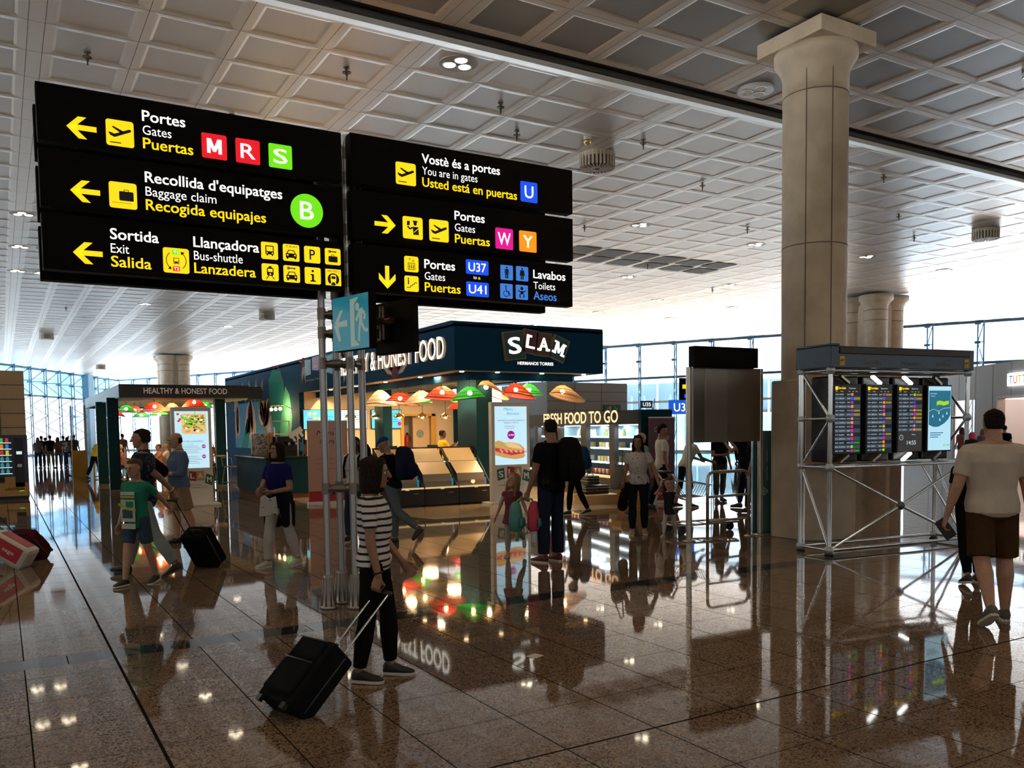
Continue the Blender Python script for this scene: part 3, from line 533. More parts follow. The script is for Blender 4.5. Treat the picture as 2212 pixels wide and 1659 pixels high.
    t4 = [mat('print teal', (.05, .42, .50), .5), mat('print mauve', (.34, .16, .36), .5), mat('print rose', (.45, .28, .34), .5), mat('print sea', (.05, .36, .42), .5)]
    for i, (t, u, a) in enumerate((('S', .7, 5), ('L', 1.45, -3), ('A', 2.1, 0), ('M', 2.75, -6))): c.poly([(u, 3.5+.15*(i in (1, 2))), (u+.62, 3.47+.15*(i in (1, 2))+a*.01), (u+.64, 4.0+.04*(i in (1, 2))), (u+.02, 3.98+.06*(i in (1, 2)))], t4[i], 4); c.text(t, u+.31, 3.58+.13*(i in (1, 2)), .42, .3, petal, .05, 5, al='c')
    c.text('Hermanos Torres', .8, 3.32, 1.5, .07, petal, 0, 4)
    part(o, 'printed_graphics', mb)
    mb = MB(); c = CV(mb, (X0-.06, 23.85, 3.30), (0, -1, 0), (0, 0, 1)); c.text('HEALTHY & HONEST FOOD', 0, 0, 6.85, .475, litw, .006, 1, depth=.055); part(o, 'lit_lettering', mb)
    gt = mat('tile green', (.004, .075, .07), .45); mr = mat('tile maroon', (.13, .008, .018), .45); br = mat('tile brown', (.12, .045, .016), .45); gold = mat('tile edge', (.33, .21, .09), .5)
    for t, cx, cz, w, h, a, m in (('S', 9.945, 3.58, .5, .6, 7, gt), ('L', 10.37, 3.68, .36, .50, -8, mr), ('A', 10.72, 3.63, .40, .49, -3, br), ('M', 11.15, 3.55, .40, .50, -21, gt)):
        Q = Matrix.Rotation(R(-a), 3, 'Y'); b = MB(); b.m(gold).cbox((cx, 16.56, cz), (w+.04, .07, h+.04), M=Q); ux = Q@V((1, 0, 0)); uz = Q@V((0, 0, 1)); c = CV(b, V((cx, 16.522, cz)), ux, uz); c.rect(-w/2, -h/2, w/2, h/2, m, 1)
        lw = w*(.62 if t != 'M' else .66); lh = h*.58; (big_m(c, -lw/2, -lh/2, lw, lh, litw) if t == 'M' else c.text(t, 0, -lh/2, lw, lh, litw, .045, 2, al='c'))
        if t == 'L': c.rect(-lw*.55, lh/2-.05, lw*.1, lh/2, litw, 2)
        if t in 'AM':
            for s_ in (-1, 1): c.rect(s_*lw*.46-.06, -lh/2, s_*lw*.46+.06, -lh/2+.05, litw, 2)
        if t == 'M':
            for s_ in (-1, 1): c.rect(s_*lw*.46-.06, lh/2-.04, s_*lw*.46+.04, lh/2, litw, 2)
        part(o, 'logo_tile', b)
    mb = MB(); c = CV(mb, (10.06, 16.59, 3.165), (1, 0, 0), (0, 0, 1)); c.text('HERMANOS TORRES', 0, 0, .96, .068, litw, .012, 1, depth=.01); part(o, 'name_lettering', mb)
    for nm, (x0, y0, x1, y1) in (('post', (9.86, 18.2, 10.30, 19.2)), ('post', (9.84, 24.0, 10.12, 24.7))): b = MB(); b.box(x0, y0, 0, x1, y1, 3.1); part(o, nm, b, teal, .008)
    b = MB(); b.box(X0+.15, 27.8, 0, 12.05, 27.95, 3.3); b.box(12.05, 27.8, 2.25, 13.3, 27.95, 3.3); b.box(13.3, 27.8, 0, 14.1, 27.95, 3.3); part(o, 'rear_wall', b, cream)
    b = MB(); b.box(14.1, 27.7, 0, 15.4, 27.9, 3.0); b.box(13.0, 22.0, 0, 13.1, 27.7, 1.2); part(o, 'side_panel', b, teal)
    for i, (x, y) in enumerate([(X0+.4, Y0+.45+2.2*k) for k in range(5)]+[(X0+1.3+1.2*k, Y0+.42) for k in range(3)]): b = MB(); b.cyl((x, y, 3.0), (x, y, 3.018), .05, n=10); part(o, 'downlight', b, spotm)
    return o
slam_kiosk()
for x, y in ((9.2, 18.6), (11.2, 18.6), (9.4, 21.5), (11.4, 22.5), (9.6, 25.2), (12, 25.5)): lamp('kiosk_downlight', 'AREA', (x, y, 2.99), KL, (1, .66, .34), shape='DISK', size=.5)
lamp('kiosk_wall_washer', 'SPOT', (9.2, 27.2, 2.9), 60, (1, .7, .35), (9.2, 27.8, 1.8), spot_size=1.9, spot_blend=.6)
struct(MB().m(mat('beige stone floor', (.55, .40, .24), .12)).prism([(6.26, 18.75), (7.15, 14.95), (12.6, 14.4), (13.9, 22), (13.9, 27.8), (6.3, 27.8)], (0, 0, .001), (1, 0, 0), (0, 1, 0), .004).build('trim_20'))
# bar counter and things on it
b = MB(); b.m(teal).box(5.8, 22.0, .14, 9.7, 22.7, 1.05); b.box(5.8, 22.7, .14, 6.5, 25.2, 1.05)
o = thing('bar_counter', (5.8, 22, 0), 'dark teal L-shaped bar counter with black worktop beside the kiosk', 'counter'); part(o, 'body', b)
b = MB(); b.box(5.84, 22.04, 0, 9.7, 22.7, .14); b.box(5.84, 22.7, 0, 6.5, 25.16, .14); part(o, 'plinth', b, mat('plinth brown', (.14, .085, .05), .9, spec=.1))
b = MB(); b.box(5.74, 21.95, 1.05, 9.75, 22.75, 1.085); b.box(5.74, 22.75, 1.05, 6.55, 25.25, 1.085); part(o, 'worktop', b, mat('dark worktop', (.02, .018, .016), .25), .004)
def menu_screen(x0, x1, kind, lab):
    o = thing('menu_screen', ((x0+x1)/2, 27.72, 1.8), lab, 'screen', 'menu screens on the kiosk rear wall'); b = MB(); b.box(x0, 27.72, 1.79, x1, 27.78, 2.45); part(o, 'case', b, dark, .005)
    mb = MB(); c = CV(mb, (x0+.02, 27.718, 1.81), (1, 0, 0), (0, 0, 1)); w = x1-x0-.04; h = .62; bl = glow('menu blue', (.06, .55, .78), 1.0); bun = glow('menu bun', (.75, .45, .12), .8); c.rect(0, 0, w, h, bl if kind else glow('menu white', (.72, .88, .95), 1.), 1)
    if kind == 1:
        for i, (x, y) in enumerate(((.2, .5), (.38, .5), (.38, .35), (.52, .34), (.2, .22), (.2, .08))): c.circ(x, y, .07, bun, 2, .05); c.circ(x, y, .03, whi, 3, .02)
        c.rect(.14, .33, .3, .36, mag, 2); c.rect(.32, .2, .46, .23, mag, 2); c.circ(.52, .21, .05, red, 2); c.circ(.4, .07, .05, grn, 2); c.text('Desayunos', .62, .38, .4, .07, blu, 0, 2, .3)
        for k in range(4): c.rect(.62, .30-k*.06, .95, .315-k*.06, mat('menu ink', (.05, .25, .35), .6), 2)
    elif kind == 2:
        for y in (.2, .08): c.circ(w*.45, y, .06, bun, 2, .045); c.circ(w*.45, y, .025, whi, 3, .02)
    else:
        for k in range(5): c.rect(w*.2, .5-k*.07, w*.75, .515-k*.07, mat('menu ink', (.05, .25, .35), .6), 2)
        c.circ(w*.85, .15, .07, mag, 2)
    if kind == 3: c.circ(w*.12, .16, .07, mag, 2)
    part(o, 'screen', mb)
menu_screen(8.55, 9.66, 1, 'blue menu screen with round buns beyond the bar counter'); menu_screen(9.72, 10.78, 0, 'pale menu screen behind the tube post')
menu_screen(10.92, 11.4, 2, 'narrow blue menu screen with two round buns'); menu_screen(11.56, 12.04, 3, 'blue menu screen beside the kiosk door')
o = thing('service_door', (12.6, 27.8, 0), 'ajar beige service door with round window in yellow frame', 'door'); b = MB(); ylf = mat('yellow wood', (.62, .33, .05), .5)
b.box(12.02, 27.7, 0, 12.12, 27.82, 2.3); b.box(13.2, 27.7, 0, 13.34, 27.82, 2.3); b.box(12.02, 27.7, 2.22, 13.34, 27.82, 2.3); part(o, 'frame', b, ylf)
b = MB(); b.box(12.55, 27.9, 0, 13.2, 27.95, 2.2); part(o, 'leaf', b, mat('door beige', (.5, .38, .24), .5)); b = MB(); b.cyl((12.82, 27.9, 1.6), (12.82, 27.88, 1.6), .14, n=20); part(o, 'round_window', b, mat('door glass', (.2, .26, .25), .2))
b = MB(); b.box(12.0, 28.6, 0, 14.2, 28.65, 2.6); solo('store_wall', b, 'white store room wall seen through the kiosk door', 'wall', m=mat('store white', (.5, .47, .42), .7))
o = thing('fire_extinguisher', (12.58, 28.5, 1.12), 'red fire extinguisher hung on the white wall behind the kiosk door', 'extinguisher'); b = MB(); b.lathe([(.08, 0), (.085, .03), (.085, .36), (.05, .43), (.03, .45)], (12.58, 28.5, 1.12), 14); part(o, 'cylinder', b, mat('ext red', (.42, .012, .012), .35)); b = MB(); b.cbox((12.58, 28.5, 1.6), (.06, .05, .08)); b.tube([(12.58, 28.45, 1.6), (12.64, 28.42, 1.55), (12.68, 28.42, 1.3)], .012); part(o, 'valve', b, dark)
def case_unit(x0, x1, lab):                             # slanted glass display case
    o = thing('display_case', ((x0+x1)/2, 17.5, 0), lab, 'display case', 'slanted glass food cases along the kiosk front'); b = MB(); b.box(x0, 17.5, .03, x1, 18.45, .40); b.box(x0+.05, 17.53, 0, x1-.05, 18.4, .03); part(o, 'base', b, dark, .01)
    b = MB(); b.box(x0+.02, 17.485, .40, x1-.02, 17.54, .435); b.box((x0+x1)/2-.04, 17.47, .385, (x0+x1)/2+.04, 17.49, .43); part(o, 'front_rail', b, mat('lit cream rail', (.85, .7, .42), .4, 0, (1, .75, .35), .5))
    b = MB()
    for x in (x0, x1-.025): b.bar((x+.012, 17.53, .42), (x+.012, 18.42, 1.31), .025, .03); b.bar((x+.012, 18.42, .4), (x+.012, 18.42, 1.31), .025)
    b.box(x0, 18.4, 1.29, x1, 18.45, 1.325); part(o, 'frame', b, dark)
    b = MB(); P_ = [(17.60, .42), (17.68, .72), (18.02, .98), (18.06, 1.0), (18.36, 1.29)]; gm = mat('case grey', (.34, .30, .26), .35); cm = mat('case cream', (.78, .60, .36), .35)
    xa, xb = x0+.03, x1-.12
    for i, ((ya, za), (yb, zb)) in enumerate(zip(P_, P_[1:])): b.m((gm, cm, gm, cm)[i]).add([(xa, ya, za), (xb, ya, za), (xb, yb, zb), (xa, yb, zb)], [(0, 1, 2, 3)])
    part(o, 'sloped_shelf', b)
    b = MB(); b.add([(x0+.02, 17.52, .44), (x1-.02, 17.52, .44), (x1-.02, 18.41, 1.31), (x0+.02, 18.41, 1.31)], [(0, 1, 2, 3)]); part(o, 'glass', b, glass('case glass', (.97, .98, .97), .06))
    b = MB(); rr = random.Random(int(x0*10)); cl = [glow('bottle blue', (.03, .3, .6), .5), glow('bottle aqua', (.1, .5, .55), .45), mat('bottle green', (.1, .3, .1), .3), dark]
    for i in range(7): b.m(cl[i % 4]).cyl((x1-.065, 17.72+i*.095, .44+i*.09), (x1-.065, 17.72+i*.095, .60+i*.09), .035, n=8)
    part(o, 'bottle_rack', b); b = MB(); b.m(steelc).cbox((x1-.2, 17.498, .3), (.12, .01, .012)); b.m(glow('red led', (1, .02, .01), 1.2)).cbox((x1-.12, 17.497, .18), (.008, .006, .008)); part(o, 'control_strip', b)
case_unit(7.27, 8.125, 'slanted food case at the left end of the row of three'); case_unit(8.135, 8.99, 'slanted food case in the middle of the row of three'); case_unit(9.0, 9.86, 'slanted food case next to the sandwich poster totem')
b = MB(); b.box(7.3, 18.5, 0, 9.8, 19.3, .95); solo('serving_counter', b, 'low dark serving counter behind the slanted food cases', 'counter', m=dark)
# free-standing screens
def totem(x0, x1, y, lab, food):
    w = x1-x0; o = thing('screen_totem', ((x0+x1)/2, y, 0), lab, 'screen totem'); b = MB(); b.box(x0, y, .05, x1, y+.14, 2.34); part(o, 'cabinet', b, mat('totem white', (.78, .70, .60), .45), .01)
    b = MB(); b.box(x0-.12, y-.14, 0, x1+.14, y+.3, .05); part(o, 'base_plate', b, whitep, .006)
    mb = MB(); sw = w*.84; c = CV(mb, (x0+w*.08, y-.002, .90), (1, 0, 0), (0, 0, 1)); h = 1.34; bg = glow('screen pale blue', (.52, .77, .90), 1.); mi = mat('screen ink', (.12, .2, .3), .6); ci = glow('screen cyan', (.01, .33, .55), .8)
    bun = glow('bread', (.62, .36, .10), .85); bun2 = glow('bread light', (.80, .56, .25), .9); ham = glow('ham', (.55, .04, .05), .8); ham2 = glow('ham pink', (.85, .35, .33), .85); c.rect(0, 0, sw, h, bg, 1); rr = random.Random(3)
    q = lambda pts, y0=0: [(a*sw, b_*h+y0) for a, b_ in pts]
    if food == 'sandwich':
        c.text('Menú', .27*sw, .93*h, .30*sw, .05*h, ci, .004, 3, .35); c.text('Ibérico', .36*sw, .855*h, .40*sw, .05*h, ci, .004, 3, .35); c.text('BOCADILLO JAMÓN IBÉRICO', .1*sw, .75*h, .84*sw, .022*h, mi, .004, 3); c.text('+ BEBIDA + FRUTA', .24*sw, .71*h, .5*sw, .02*h, mi, .004, 3)
        for k in range(2): c.rect(.3*sw, (.66-k*.035)*h, .62*sw, (.665-k*.035)*h, mi, 2)
        c.circ(.5*sw, .51*h, .115*sw, glow('price plum', (.30, .003, .22), 1), 2); c.text('12,90€', .42*sw, .50*h, .17*sw, .02*h, whi, .02, 3)
        c.poly(q([(.0, .26), (.0, .17), (.3, .12), (.62, .09), (.88, .11), (.95, .15), (.9, .19)]), bun, 2); c.poly(q([(.0, .32), (.0, .24), (.5, .16), (.92, .19), (.95, .23), (.6, .26)]), ham, 3)
        for i in range(12): a = .05+i*.075; c.poly(q([(a, .27-a*.07), (a+.1, .20), (a+.13, .235), (a+.05, .28-a*.06)]), ham2 if i % 2 else ham, 4)
        c.poly(q([(.0, .40), (.0, .30), (.45, .245), (.9, .235), (.93, .27), (.78, .345), (.6, .375), (.45, .385), (.3, .375), (.22, .40), (.1, .42)]), bun, 5); c.poly(q([(.3, .36), (.42, .30), (.85, .26), (.75, .33), (.6, .365), (.45, .375)]), bun2, 6)
        for i in range(46): c.circ((.05+rr.random()*.78)*sw, (.27+rr.random()*.09)*h, .006, bun2, 7, n=6)
    else:
        x, yb, s, t = .2*sw, .60*h, .74*sw, .36*h; c.rr(x, yb, x+s, yb+t, .1*s, bun2, 2); cols = [glow('leaf', (.10, .42, .03), .85), glow('leaf2', (.30, .62, .06), .85), glow('tomato', (.72, .06, .02), .85), whi, glow('carrot', (.85, .35, .03), .85), mat('olive', (.05, .06, .02), .5)]
        for i in range(110): c.circ(x+s*(.08+.84*rr.random()), yb+t*(.12+.8*rr.random()), s*(.03+.04*rr.random()), cols[rr.randrange(6)], 3+i*.05, s*(.02+.03*rr.random()), 7)
        for i in range(14): a = rr.random()*3; px, py = x+s*(.15+.6*rr.random()), yb+t*(.2+.6*rr.random()); c.line([(px, py), (px+.16*cos(a), py+.16*sin(a))], .022, cols[0 if i % 2 else 1], 9)
        for px, py in ((.1, .95), (.12, .83), (.16, .86)): c.circ(px*sw, py*h, .03, cols[2], 3)
        c.text('Comidas saludables', .12*sw, .455*h, .72*sw, .04*h, ci, .002, 3, .3); c.text('Menú ensalada', .14*sw, .415*h, .4*sw, .02*h, ci, 0, 3, .3)
        for k in range(11):
            if k != 5: c.rect(.14*sw, (.385-k*.03)*h, (.66+.12*((k*7) % 3)/2)*sw, (.39-k*.03)*h, mi, 2)
        for z in (.38, .2): c.circ(.84*sw, z*h, .06*sw, glow('price plum', (.30, .003, .22), 1), 2); c.text('8,90€', .80*sw, (z-.008)*h, .085*sw, .018*h, whi, .02, 3)
    part(o, 'screen', mb)
    mb = MB(); c = CV(mb, (x0, y-.003, .42), (1, 0, 0), (0, 0, 1)); tc = [mat('print green', (.02, .12, .09), .5), mat('print red', (.32, .02, .02), .5), mat('print ochre', (.5, .27, .07), .5), mat('print green', (0, 0, 0))]
    for i, (t, u, z, a) in enumerate((('S', .14, .12, .04), ('L', .38, .19, -.02), ('A', .58, .18, 0), ('M', .78, .12, -.07))):
        u *= w; s = .19*w; c.poly([(u, z), (u+s, z+a), (u+s-a*.6, z+s*1.3+a), (u-a*.6, z+s*1.3)], tc[i], 1); c.text(t, u+s/2-a*.3, z+s*.3+a/2, s*.62, s*.72, whitep, .05, 2, al='c')
    c.text('Healthy & Honest Food', .16*w, .0, .68*w, .035, mi, .004, 1); c.text('HERMANOS TORRES', .3*w, .065, .4*w, .02, mi, 0, 1); part(o, 'printed_logo', mb)
totem(9.62, 10.64, 17.05, 'white screen totem showing a ham sandwich in front of the kiosk', 'sandwich'); totem(3.44, 4.34, 21.3, 'white screen totem showing a salad bowl behind the man in blue', 'salad')
# pendant lamps
wire = {'red': (.72, .055, .03), 'green': (.03, .40, .06), 'tan': (.72, .42, .22), 'white': (.80, .68, .55)}
def shade_mat(k):
    n_ = 'shade '+k
    if n_ in MATS: return MATS[n_]
    m = bpy.data.materials.new(n_); m.use_nodes = True; t = m.node_tree; t.nodes.clear(); n = N(m); c = (*wire[k], 1)
    d = n.n('BsdfDiffuse'); tl = n.n('BsdfTranslucent'); tr = n.n('BsdfTransparent'); d.inputs[0].default_value = c; tl.inputs[0].default_value = c; a = n.n('AddShader'); mx = n.n('MixShader'); mx.inputs[0].default_value = .38; o_ = n.n('OutputMaterial')
    n.l(d.outputs[0], a.inputs[0]); n.l(tl.outputs[0], a.inputs[1]); n.l(a.outputs[0], mx.inputs[1]); n.l(tr.outputs[0], mx.inputs[2]); n.l(mx.outputs[0], o_.inputs[0]); MATS[n_] = m; return m
def pendant(x, y, zr, d, h, k, tx, ty, top, lab, grp):  # zr rim height at the middle, tilt in x and y
    o = thing('pendant_lamp', (x, y, top), lab, 'pendant lamp', grp); ra = .07; n_ = 36; apex = V((x, y, zr+h)); b = MB(); sm = shade_mat(k); b.m(sm)
    def pt(t, a): r = ra+(d/2-ra)*t**.9; return V((x+r*cos(a)+tx*t*.25, y+r*sin(a)+ty*t*.25, zr+h-h*t**1.15+(tx*cos(a)+ty*sin(a))*-.22*t))
    T_ = (0, .3, .6, .85, 1)
    vs = [pt(t, 2*pi*i/n_) for t in T_ for i in range(n_)]; b.smooth = True; b.add(vs, [(q*n_+i, q*n_+(i+1) % n_, (q+1)*n_+(i+1) % n_, (q+1)*n_+i) for q in range(4) for i in range(n_)]); s = part(o, 'woven_shade', b)
    b = MB(); wm = mat('wire '+k, tuple(c*.55 for c in wire[k]), .5)
    for i in range(n_): b.bar(pt(.05, 2*pi*i/n_), pt(.99, 2*pi*i/n_), .006)
    for t in (.5, .8, 1.): b.tube([pt(t, 2*pi*i/18) for i in range(18)], .008 if t < 1 else .013, 4, True)
    part(o, 'wire_rib', b, wm)
    b = MB(); b.cyl(apex-V((0, 0, .02)), (x, y, top-.05), .006, n=6); b.cyl(apex-V((0, 0, .09)), apex+V((0, 0, .02)), .03, n=10); b.cyl((x, y, top-.06), (x, y, top), .05, n=12); part(o, 'cord', b, dark)
    b = MB(); b.ball(apex-V((0, 0, .15)), .055, 10, 8); part(o, 'bulb', b, bulbm)
G1 = 'woven pendant lamps under the large kiosk canopy'; G2 = 'woven pendant lamps under the small kiosk canopy'
for a in ((8.95, 22.0, 2.43, .86, .40, 'white', .1, .1, 3.09, 'pale woven pendant lamp nearest the tube post', G1), (9.05, 20.9, 2.44, .90, .27, 'red', .3, 0, 3.09, 'small red woven pendant lamp beside the pale one at the post', G1),
          (9.2, 19.9, 2.44, .78, .28, 'white', -.35, 0, 3.09, 'pale woven pendant lamp between two red ones', G1), (9.15, 18.6, 2.47, .92, .30, 'red', .15, 0, 3.09, 'large red woven pendant lamp beside the green one', G1),
          (9.42, 17.7, 2.44, .80, .28, 'green', -.2, 0, 3.09, 'large green woven pendant lamp at the kiosk corner', G1), (10.05, 18.05, 2.60, .74, .28, 'tan', .85, 0, 3.09, 'steeply tilted tan woven pendant lamp behind the green one', G1),
          (10.55, 17.5, 2.50, .80, .30, 'red', .35, 0, 3.09, 'red woven pendant lamp right above the sandwich totem', G1), (11.35, 18.2, 2.58, .66, .26, 'green', .1, 0, 3.09, 'green woven pendant lamp partly behind the tan and red ones', G1), (11.75, 17.3, 2.47, .86, .29, 'tan', .55, 0, 3.09, 'wide tan woven pendant lamp at the kiosk front end', G1),
          (10.3, 22.4, 2.50, .70, .26, 'green', 0, 0, 3.09, 'green woven pendant lamp in the depth of the large kiosk', G1), (11.6, 22.2, 2.55, .66, .24, 'green', 0, .1, 3.09, 'green woven pendant lamp in the depth beside the white column of light', G1), (12.4, 24.0, 2.40, .72, .24, 'red', 0, .1, 3.09, 'red woven pendant lamp deep inside the large kiosk', G1), (11.0, 20.6, 2.32, .74, .24, 'green', .2, 0, 3.09, 'low green woven pendant lamp below the large red one', G1),
          (4.50, 31.0, 2.47, .92, .32, 'red', 0, .05, 2.9, 'large red woven pendant lamp under the small canopy fascia', G2), (3.85, 33.0, 2.50, .68, .26, 'green', 0, 0, 2.9, 'green woven pendant lamp near the teal posts', G2), (3.30, 31.6, 2.38, .56, .22, 'red', .3, 0, 2.9, 'red woven pendant lamp close to the teal post', G2),
          (5.15, 31.6, 2.52, .60, .26, 'tan', 0, 0, 2.9, 'tan woven pendant lamp left of the salad totem top', G2), (5.70, 30.6, 2.62, .80, .30, 'red', 0, 0, 2.9, 'red woven pendant lamp over the salad totem', G2), (6.25, 31.6, 2.62, .52, .22, 'green', 0, 0, 2.9, 'small green woven pendant lamp over the salad totem edge', G2), (4.25, 34.0, 2.52, .6, .22, 'red', 0, 0, 2.9, 'red woven pendant lamp behind the large red one', G2), (5.0, 33.5, 2.40, .72, .16, 'green', 0, 0, 2.9, 'flat green woven pendant lamp hung low behind the tan one', G2), (4.55, 34.6, 2.36, .6, .2, 'green', 0, 0, 2.9, 'small green woven pendant lamp far under the small canopy', G2)):
    pendant(*a)
brass = mat('brass', (.55, .33, .07), .25, .9)
for i, x in enumerate((9.0, 9.8, 10.57, 11.35, 12.15)):
    o = thing('brass_lamp', (x, 24.5, 3.09), ('first', 'second', 'third', 'fourth', 'fifth')[i]+' small brass dome lamp over the counter counted from the tube post', 'pendant lamp', 'brass dome lamps over the counter'); b = MB(); b.lathe([(.17, 2.12), (.165, 2.16), (.12, 2.21), (.05, 2.24), (.03, 2.27)], (x, 24.5, 0), 18, False); part(o, 'shade', b, brass); b = MB(); b.cyl((x, 24.5, 2.22), (x, 24.5, 3.09), .008, n=6); part(o, 'cord', b, dark); b = MB(); b.ball((x, 24.5, 2.13), .05, 10, 6); part(o, 'bulb', b, bulbm)
# grab-and-go fridge wall, turned off the grid
def fridge():
    o = thing('fridge_wall', (12.35, 15.1, 0), 'dark open-front fridge wall lettered FRESH FOOD TO GO', 'fridge', rz=atan2(.981, .193)); L = 7.05; D = .8      # local x along the front, away from the camera; local -y is behind: +y faces left
    sl = mat('slate blue panel', (.035, .048, .068), .8, spec=.1); F = MB(); F.m(sl).box(0, -D, 1.80, L, .0, 2.12); F.build('fascia', o)
    b = MB(); b.m(teal).box(-.04, -D, 0, .10, 0, 2.10); b.build('end_panel', o, None, .01)
    b = MB(); b.m(mat('fridge back', (.10, .20, .24), .5)).box(.1, -D, .5, L, -D+.04, 1.8); b.build('back_panel', o)
    b = MB(); b.m(dark).box(.1, -D, 0, L, -.03, .50); b.build('plinth', o); b = MB(); b.m(mat('lit cream rail', (0, 0, 0))).box(.1, -.06, .50, L, .02, .56); b.build('sill', o)
    for x0, x1 in ((1.30, 1.58), (2.9, 3.25), (4.60, 4.95), (6.3, 6.5), (6.95, 7.05)): b = MB(); b.m(dark).box(x0, -.12, .5, x1, 0, 1.8); b.build('post', o)
    ltm = glow('shelf light', (.75, .9, 1.), 5); tray = mat('shelf steel', (.55, .6, .62), .5, .1)
    for z, d in ((1.50, .52), (1.22, .56), (.87, .62)):
        b = MB(); b.m(tray).box(.12, -D+.04, z-.02, L-.1, -D+.04+d, z); b.m(ltm).box(.12, -D+.04+d-.01, z-.03, L-.1, -D+.06+d, z+.012); b.build('shelf', o)
    b = MB(); b.m(ltm).box(.2, -.3, 1.77, L-.1, -.2, 1.79); b.build('light_strip', o)
    mb = MB(); c = CV(mb, (5.80, .012, 1.845), (-1, 0, 0), (0, 0, 1)); lp = glow('lit letter peach', (1, .62, .34), 1.25); c.text('FRESH FOOD TO GO', 0, 0, 4.72, .285, lp, .012, 1, depth=.01); mb.build('lit_lettering', o)
    return o, D
fr, FD = fridge()
for k in range(5): q = fr.matrix_basis @ V((.7+1.35*k, -.42, 1.76)); lamp('fridge_lamp', 'AREA', q, 26, (.78, .92, 1), (q.x, q.y, 0), shape='RECTANGLE', size=.9, size_y=.3)
def fr_pt(x, y, z): p = fr.matrix_basis @ V((x, y, z)); return p
pk = [mat('salad pack', (.42, .45, .16), .4), mat('wrap pack', (.62, .52, .30), .4), mat('white pack', (.75, .75, .70), .4), mat('pasta pack', (.55, .42, .18), .4), mat('red pot', (.55, .04, .04), .35), mat('yogurt pot', (.7, .78, .85), .4)]
def pack(i, x, y, z, kind):
    q = fr_pt(x, y, z); rz = fr.rotation_euler.z
    if kind == 'box':
        b = MB(); b.cbox((0, 0, .07), (.15, .2, .13)); o = b.build('food_pack', None, pk[i % 4], .01); lab = 'clear box of prepared food in the lit fridge wall'
    elif kind == 'bag':
        b = MB(); b.smooth = True; b.loft([((0, 0, 0), (.06, 0, 0), (0, .05, 0)), ((0, 0, .05), (.085, 0, 0), (0, .06, 0)), ((0, 0, .13), (.07, 0, 0), (0, .045, 0)), ((0, 0, .18), (.07, 0, 0), (0, .008, 0))], 10); o = b.build('salad_bag', None, pk[2 if i % 2 else 0]); lab = 'small bag on the top shelf of the fridge wall'
    else:
        b = MB(); b.lathe([(.035, 0), (.042, .10), (.042, .115), (.0, .116)], n=10); o = b.build('drink_pot', None, pk[4 if i % 2 else 5]); lab = 'small pot in the lowest row of the fridge wall'
    o.location = q; o.rotation_euler = (0, 0, rz); return tag(o, lab, 'food', {'box': 'boxed meals in the fridge wall', 'bag': 'bags on the top fridge shelf', 'pot': 'pots in the lowest fridge row'}[kind])
proto = {}
i = 0
for kind, z, yy, step in (('bag', 1.50, -FD+.34, .24), ('box', 1.22, -FD+.38, .19), ('box', .87, -FD+.42, .19), ('pot', .58, -FD+.62, .11)):
    x = .28
    while x < 4.55:
        if not any(a-.08 < x < b_+.08 for a, b_ in ((1.30, 1.58), (2.9, 3.25))):
            key = (kind, i % 4)
            if key not in proto: proto[key] = pack(i, x, yy, z, kind)
            else: o = dup(proto[key], loc=fr_pt(x, yy, z))
            i += 1
        x += step
b = MB(); b.m(mat('pine', (.55, .36, .17), .55)).box(-.42, -.36, 0, .42, .36, .22); b.m(dark).box(-.425, -.06, .13, -.418, .06, .17)
o = solo('wooden_crate', b, 'low pine crate on the floor in front of the fridge wall', 'crate', bevel=.01); o.location = (11.62, 15.75, 0); o.rotation_euler = (0, 0, -.19)
for i, (dx, dy, z) in enumerate(((-.16, .12, .22), (.15, .1, .22), (-.12, .1, .44))):
    o = thing('carrier_tray', (11.62+dx, 15.75+dy, z), ('black tray with pale stripes at the crate end nearest the bin', 'black tray with pale stripes at the far crate end', 'black tray with pale stripes topmost on the crate')[i], 'tray', 'striped trays stacked on the pine crate', -.19)
    b = MB(); b.box(-.15, -.2, 0, .15, .2, .2); b.build('body', o, dark, .03); b = MB(); b.m(petal).box(-.153, -.2, .07, .153, .2, .085); b.box(-.153, -.202, .14, .153, .202, .152); b.build('stripe', o); b = MB(); b.tube([(-.08, 0, .2), (-.06, 0, .25), (.06, 0, .25), (.08, 0, .2)], .012, 6); b.build('handle', o, dark)
o = thing('waste_bin', (12.05, 15.15, 0), 'house-shaped yellow waste bin beside the pine crate', 'bin', rz=-.19); yb = mat('bin yellow', (.48, .27, .06), .5); b = MB(); b.m(yb).prism([(-.2, 0), (.2, 0), (.2, .38), (-.2, .38)], (0, .2, 0), (1, 0, 0), (0, 0, 1), .4); b.build('body', o, None, .01)
b = MB(); b.m(yb).prism([(-.32, .34), (.26, .34), (.26, .58), (.1, .70), (-.2, .66), (-.32, .5)], (0, .24, 0), (1, 0, 0), (0, 0, 1), .48); b.build('hood', o, None, .01); b = MB(); b.m(dark).cbox((-.27, 0, .60), (.02, .3, .1)); b.build('flap', o)
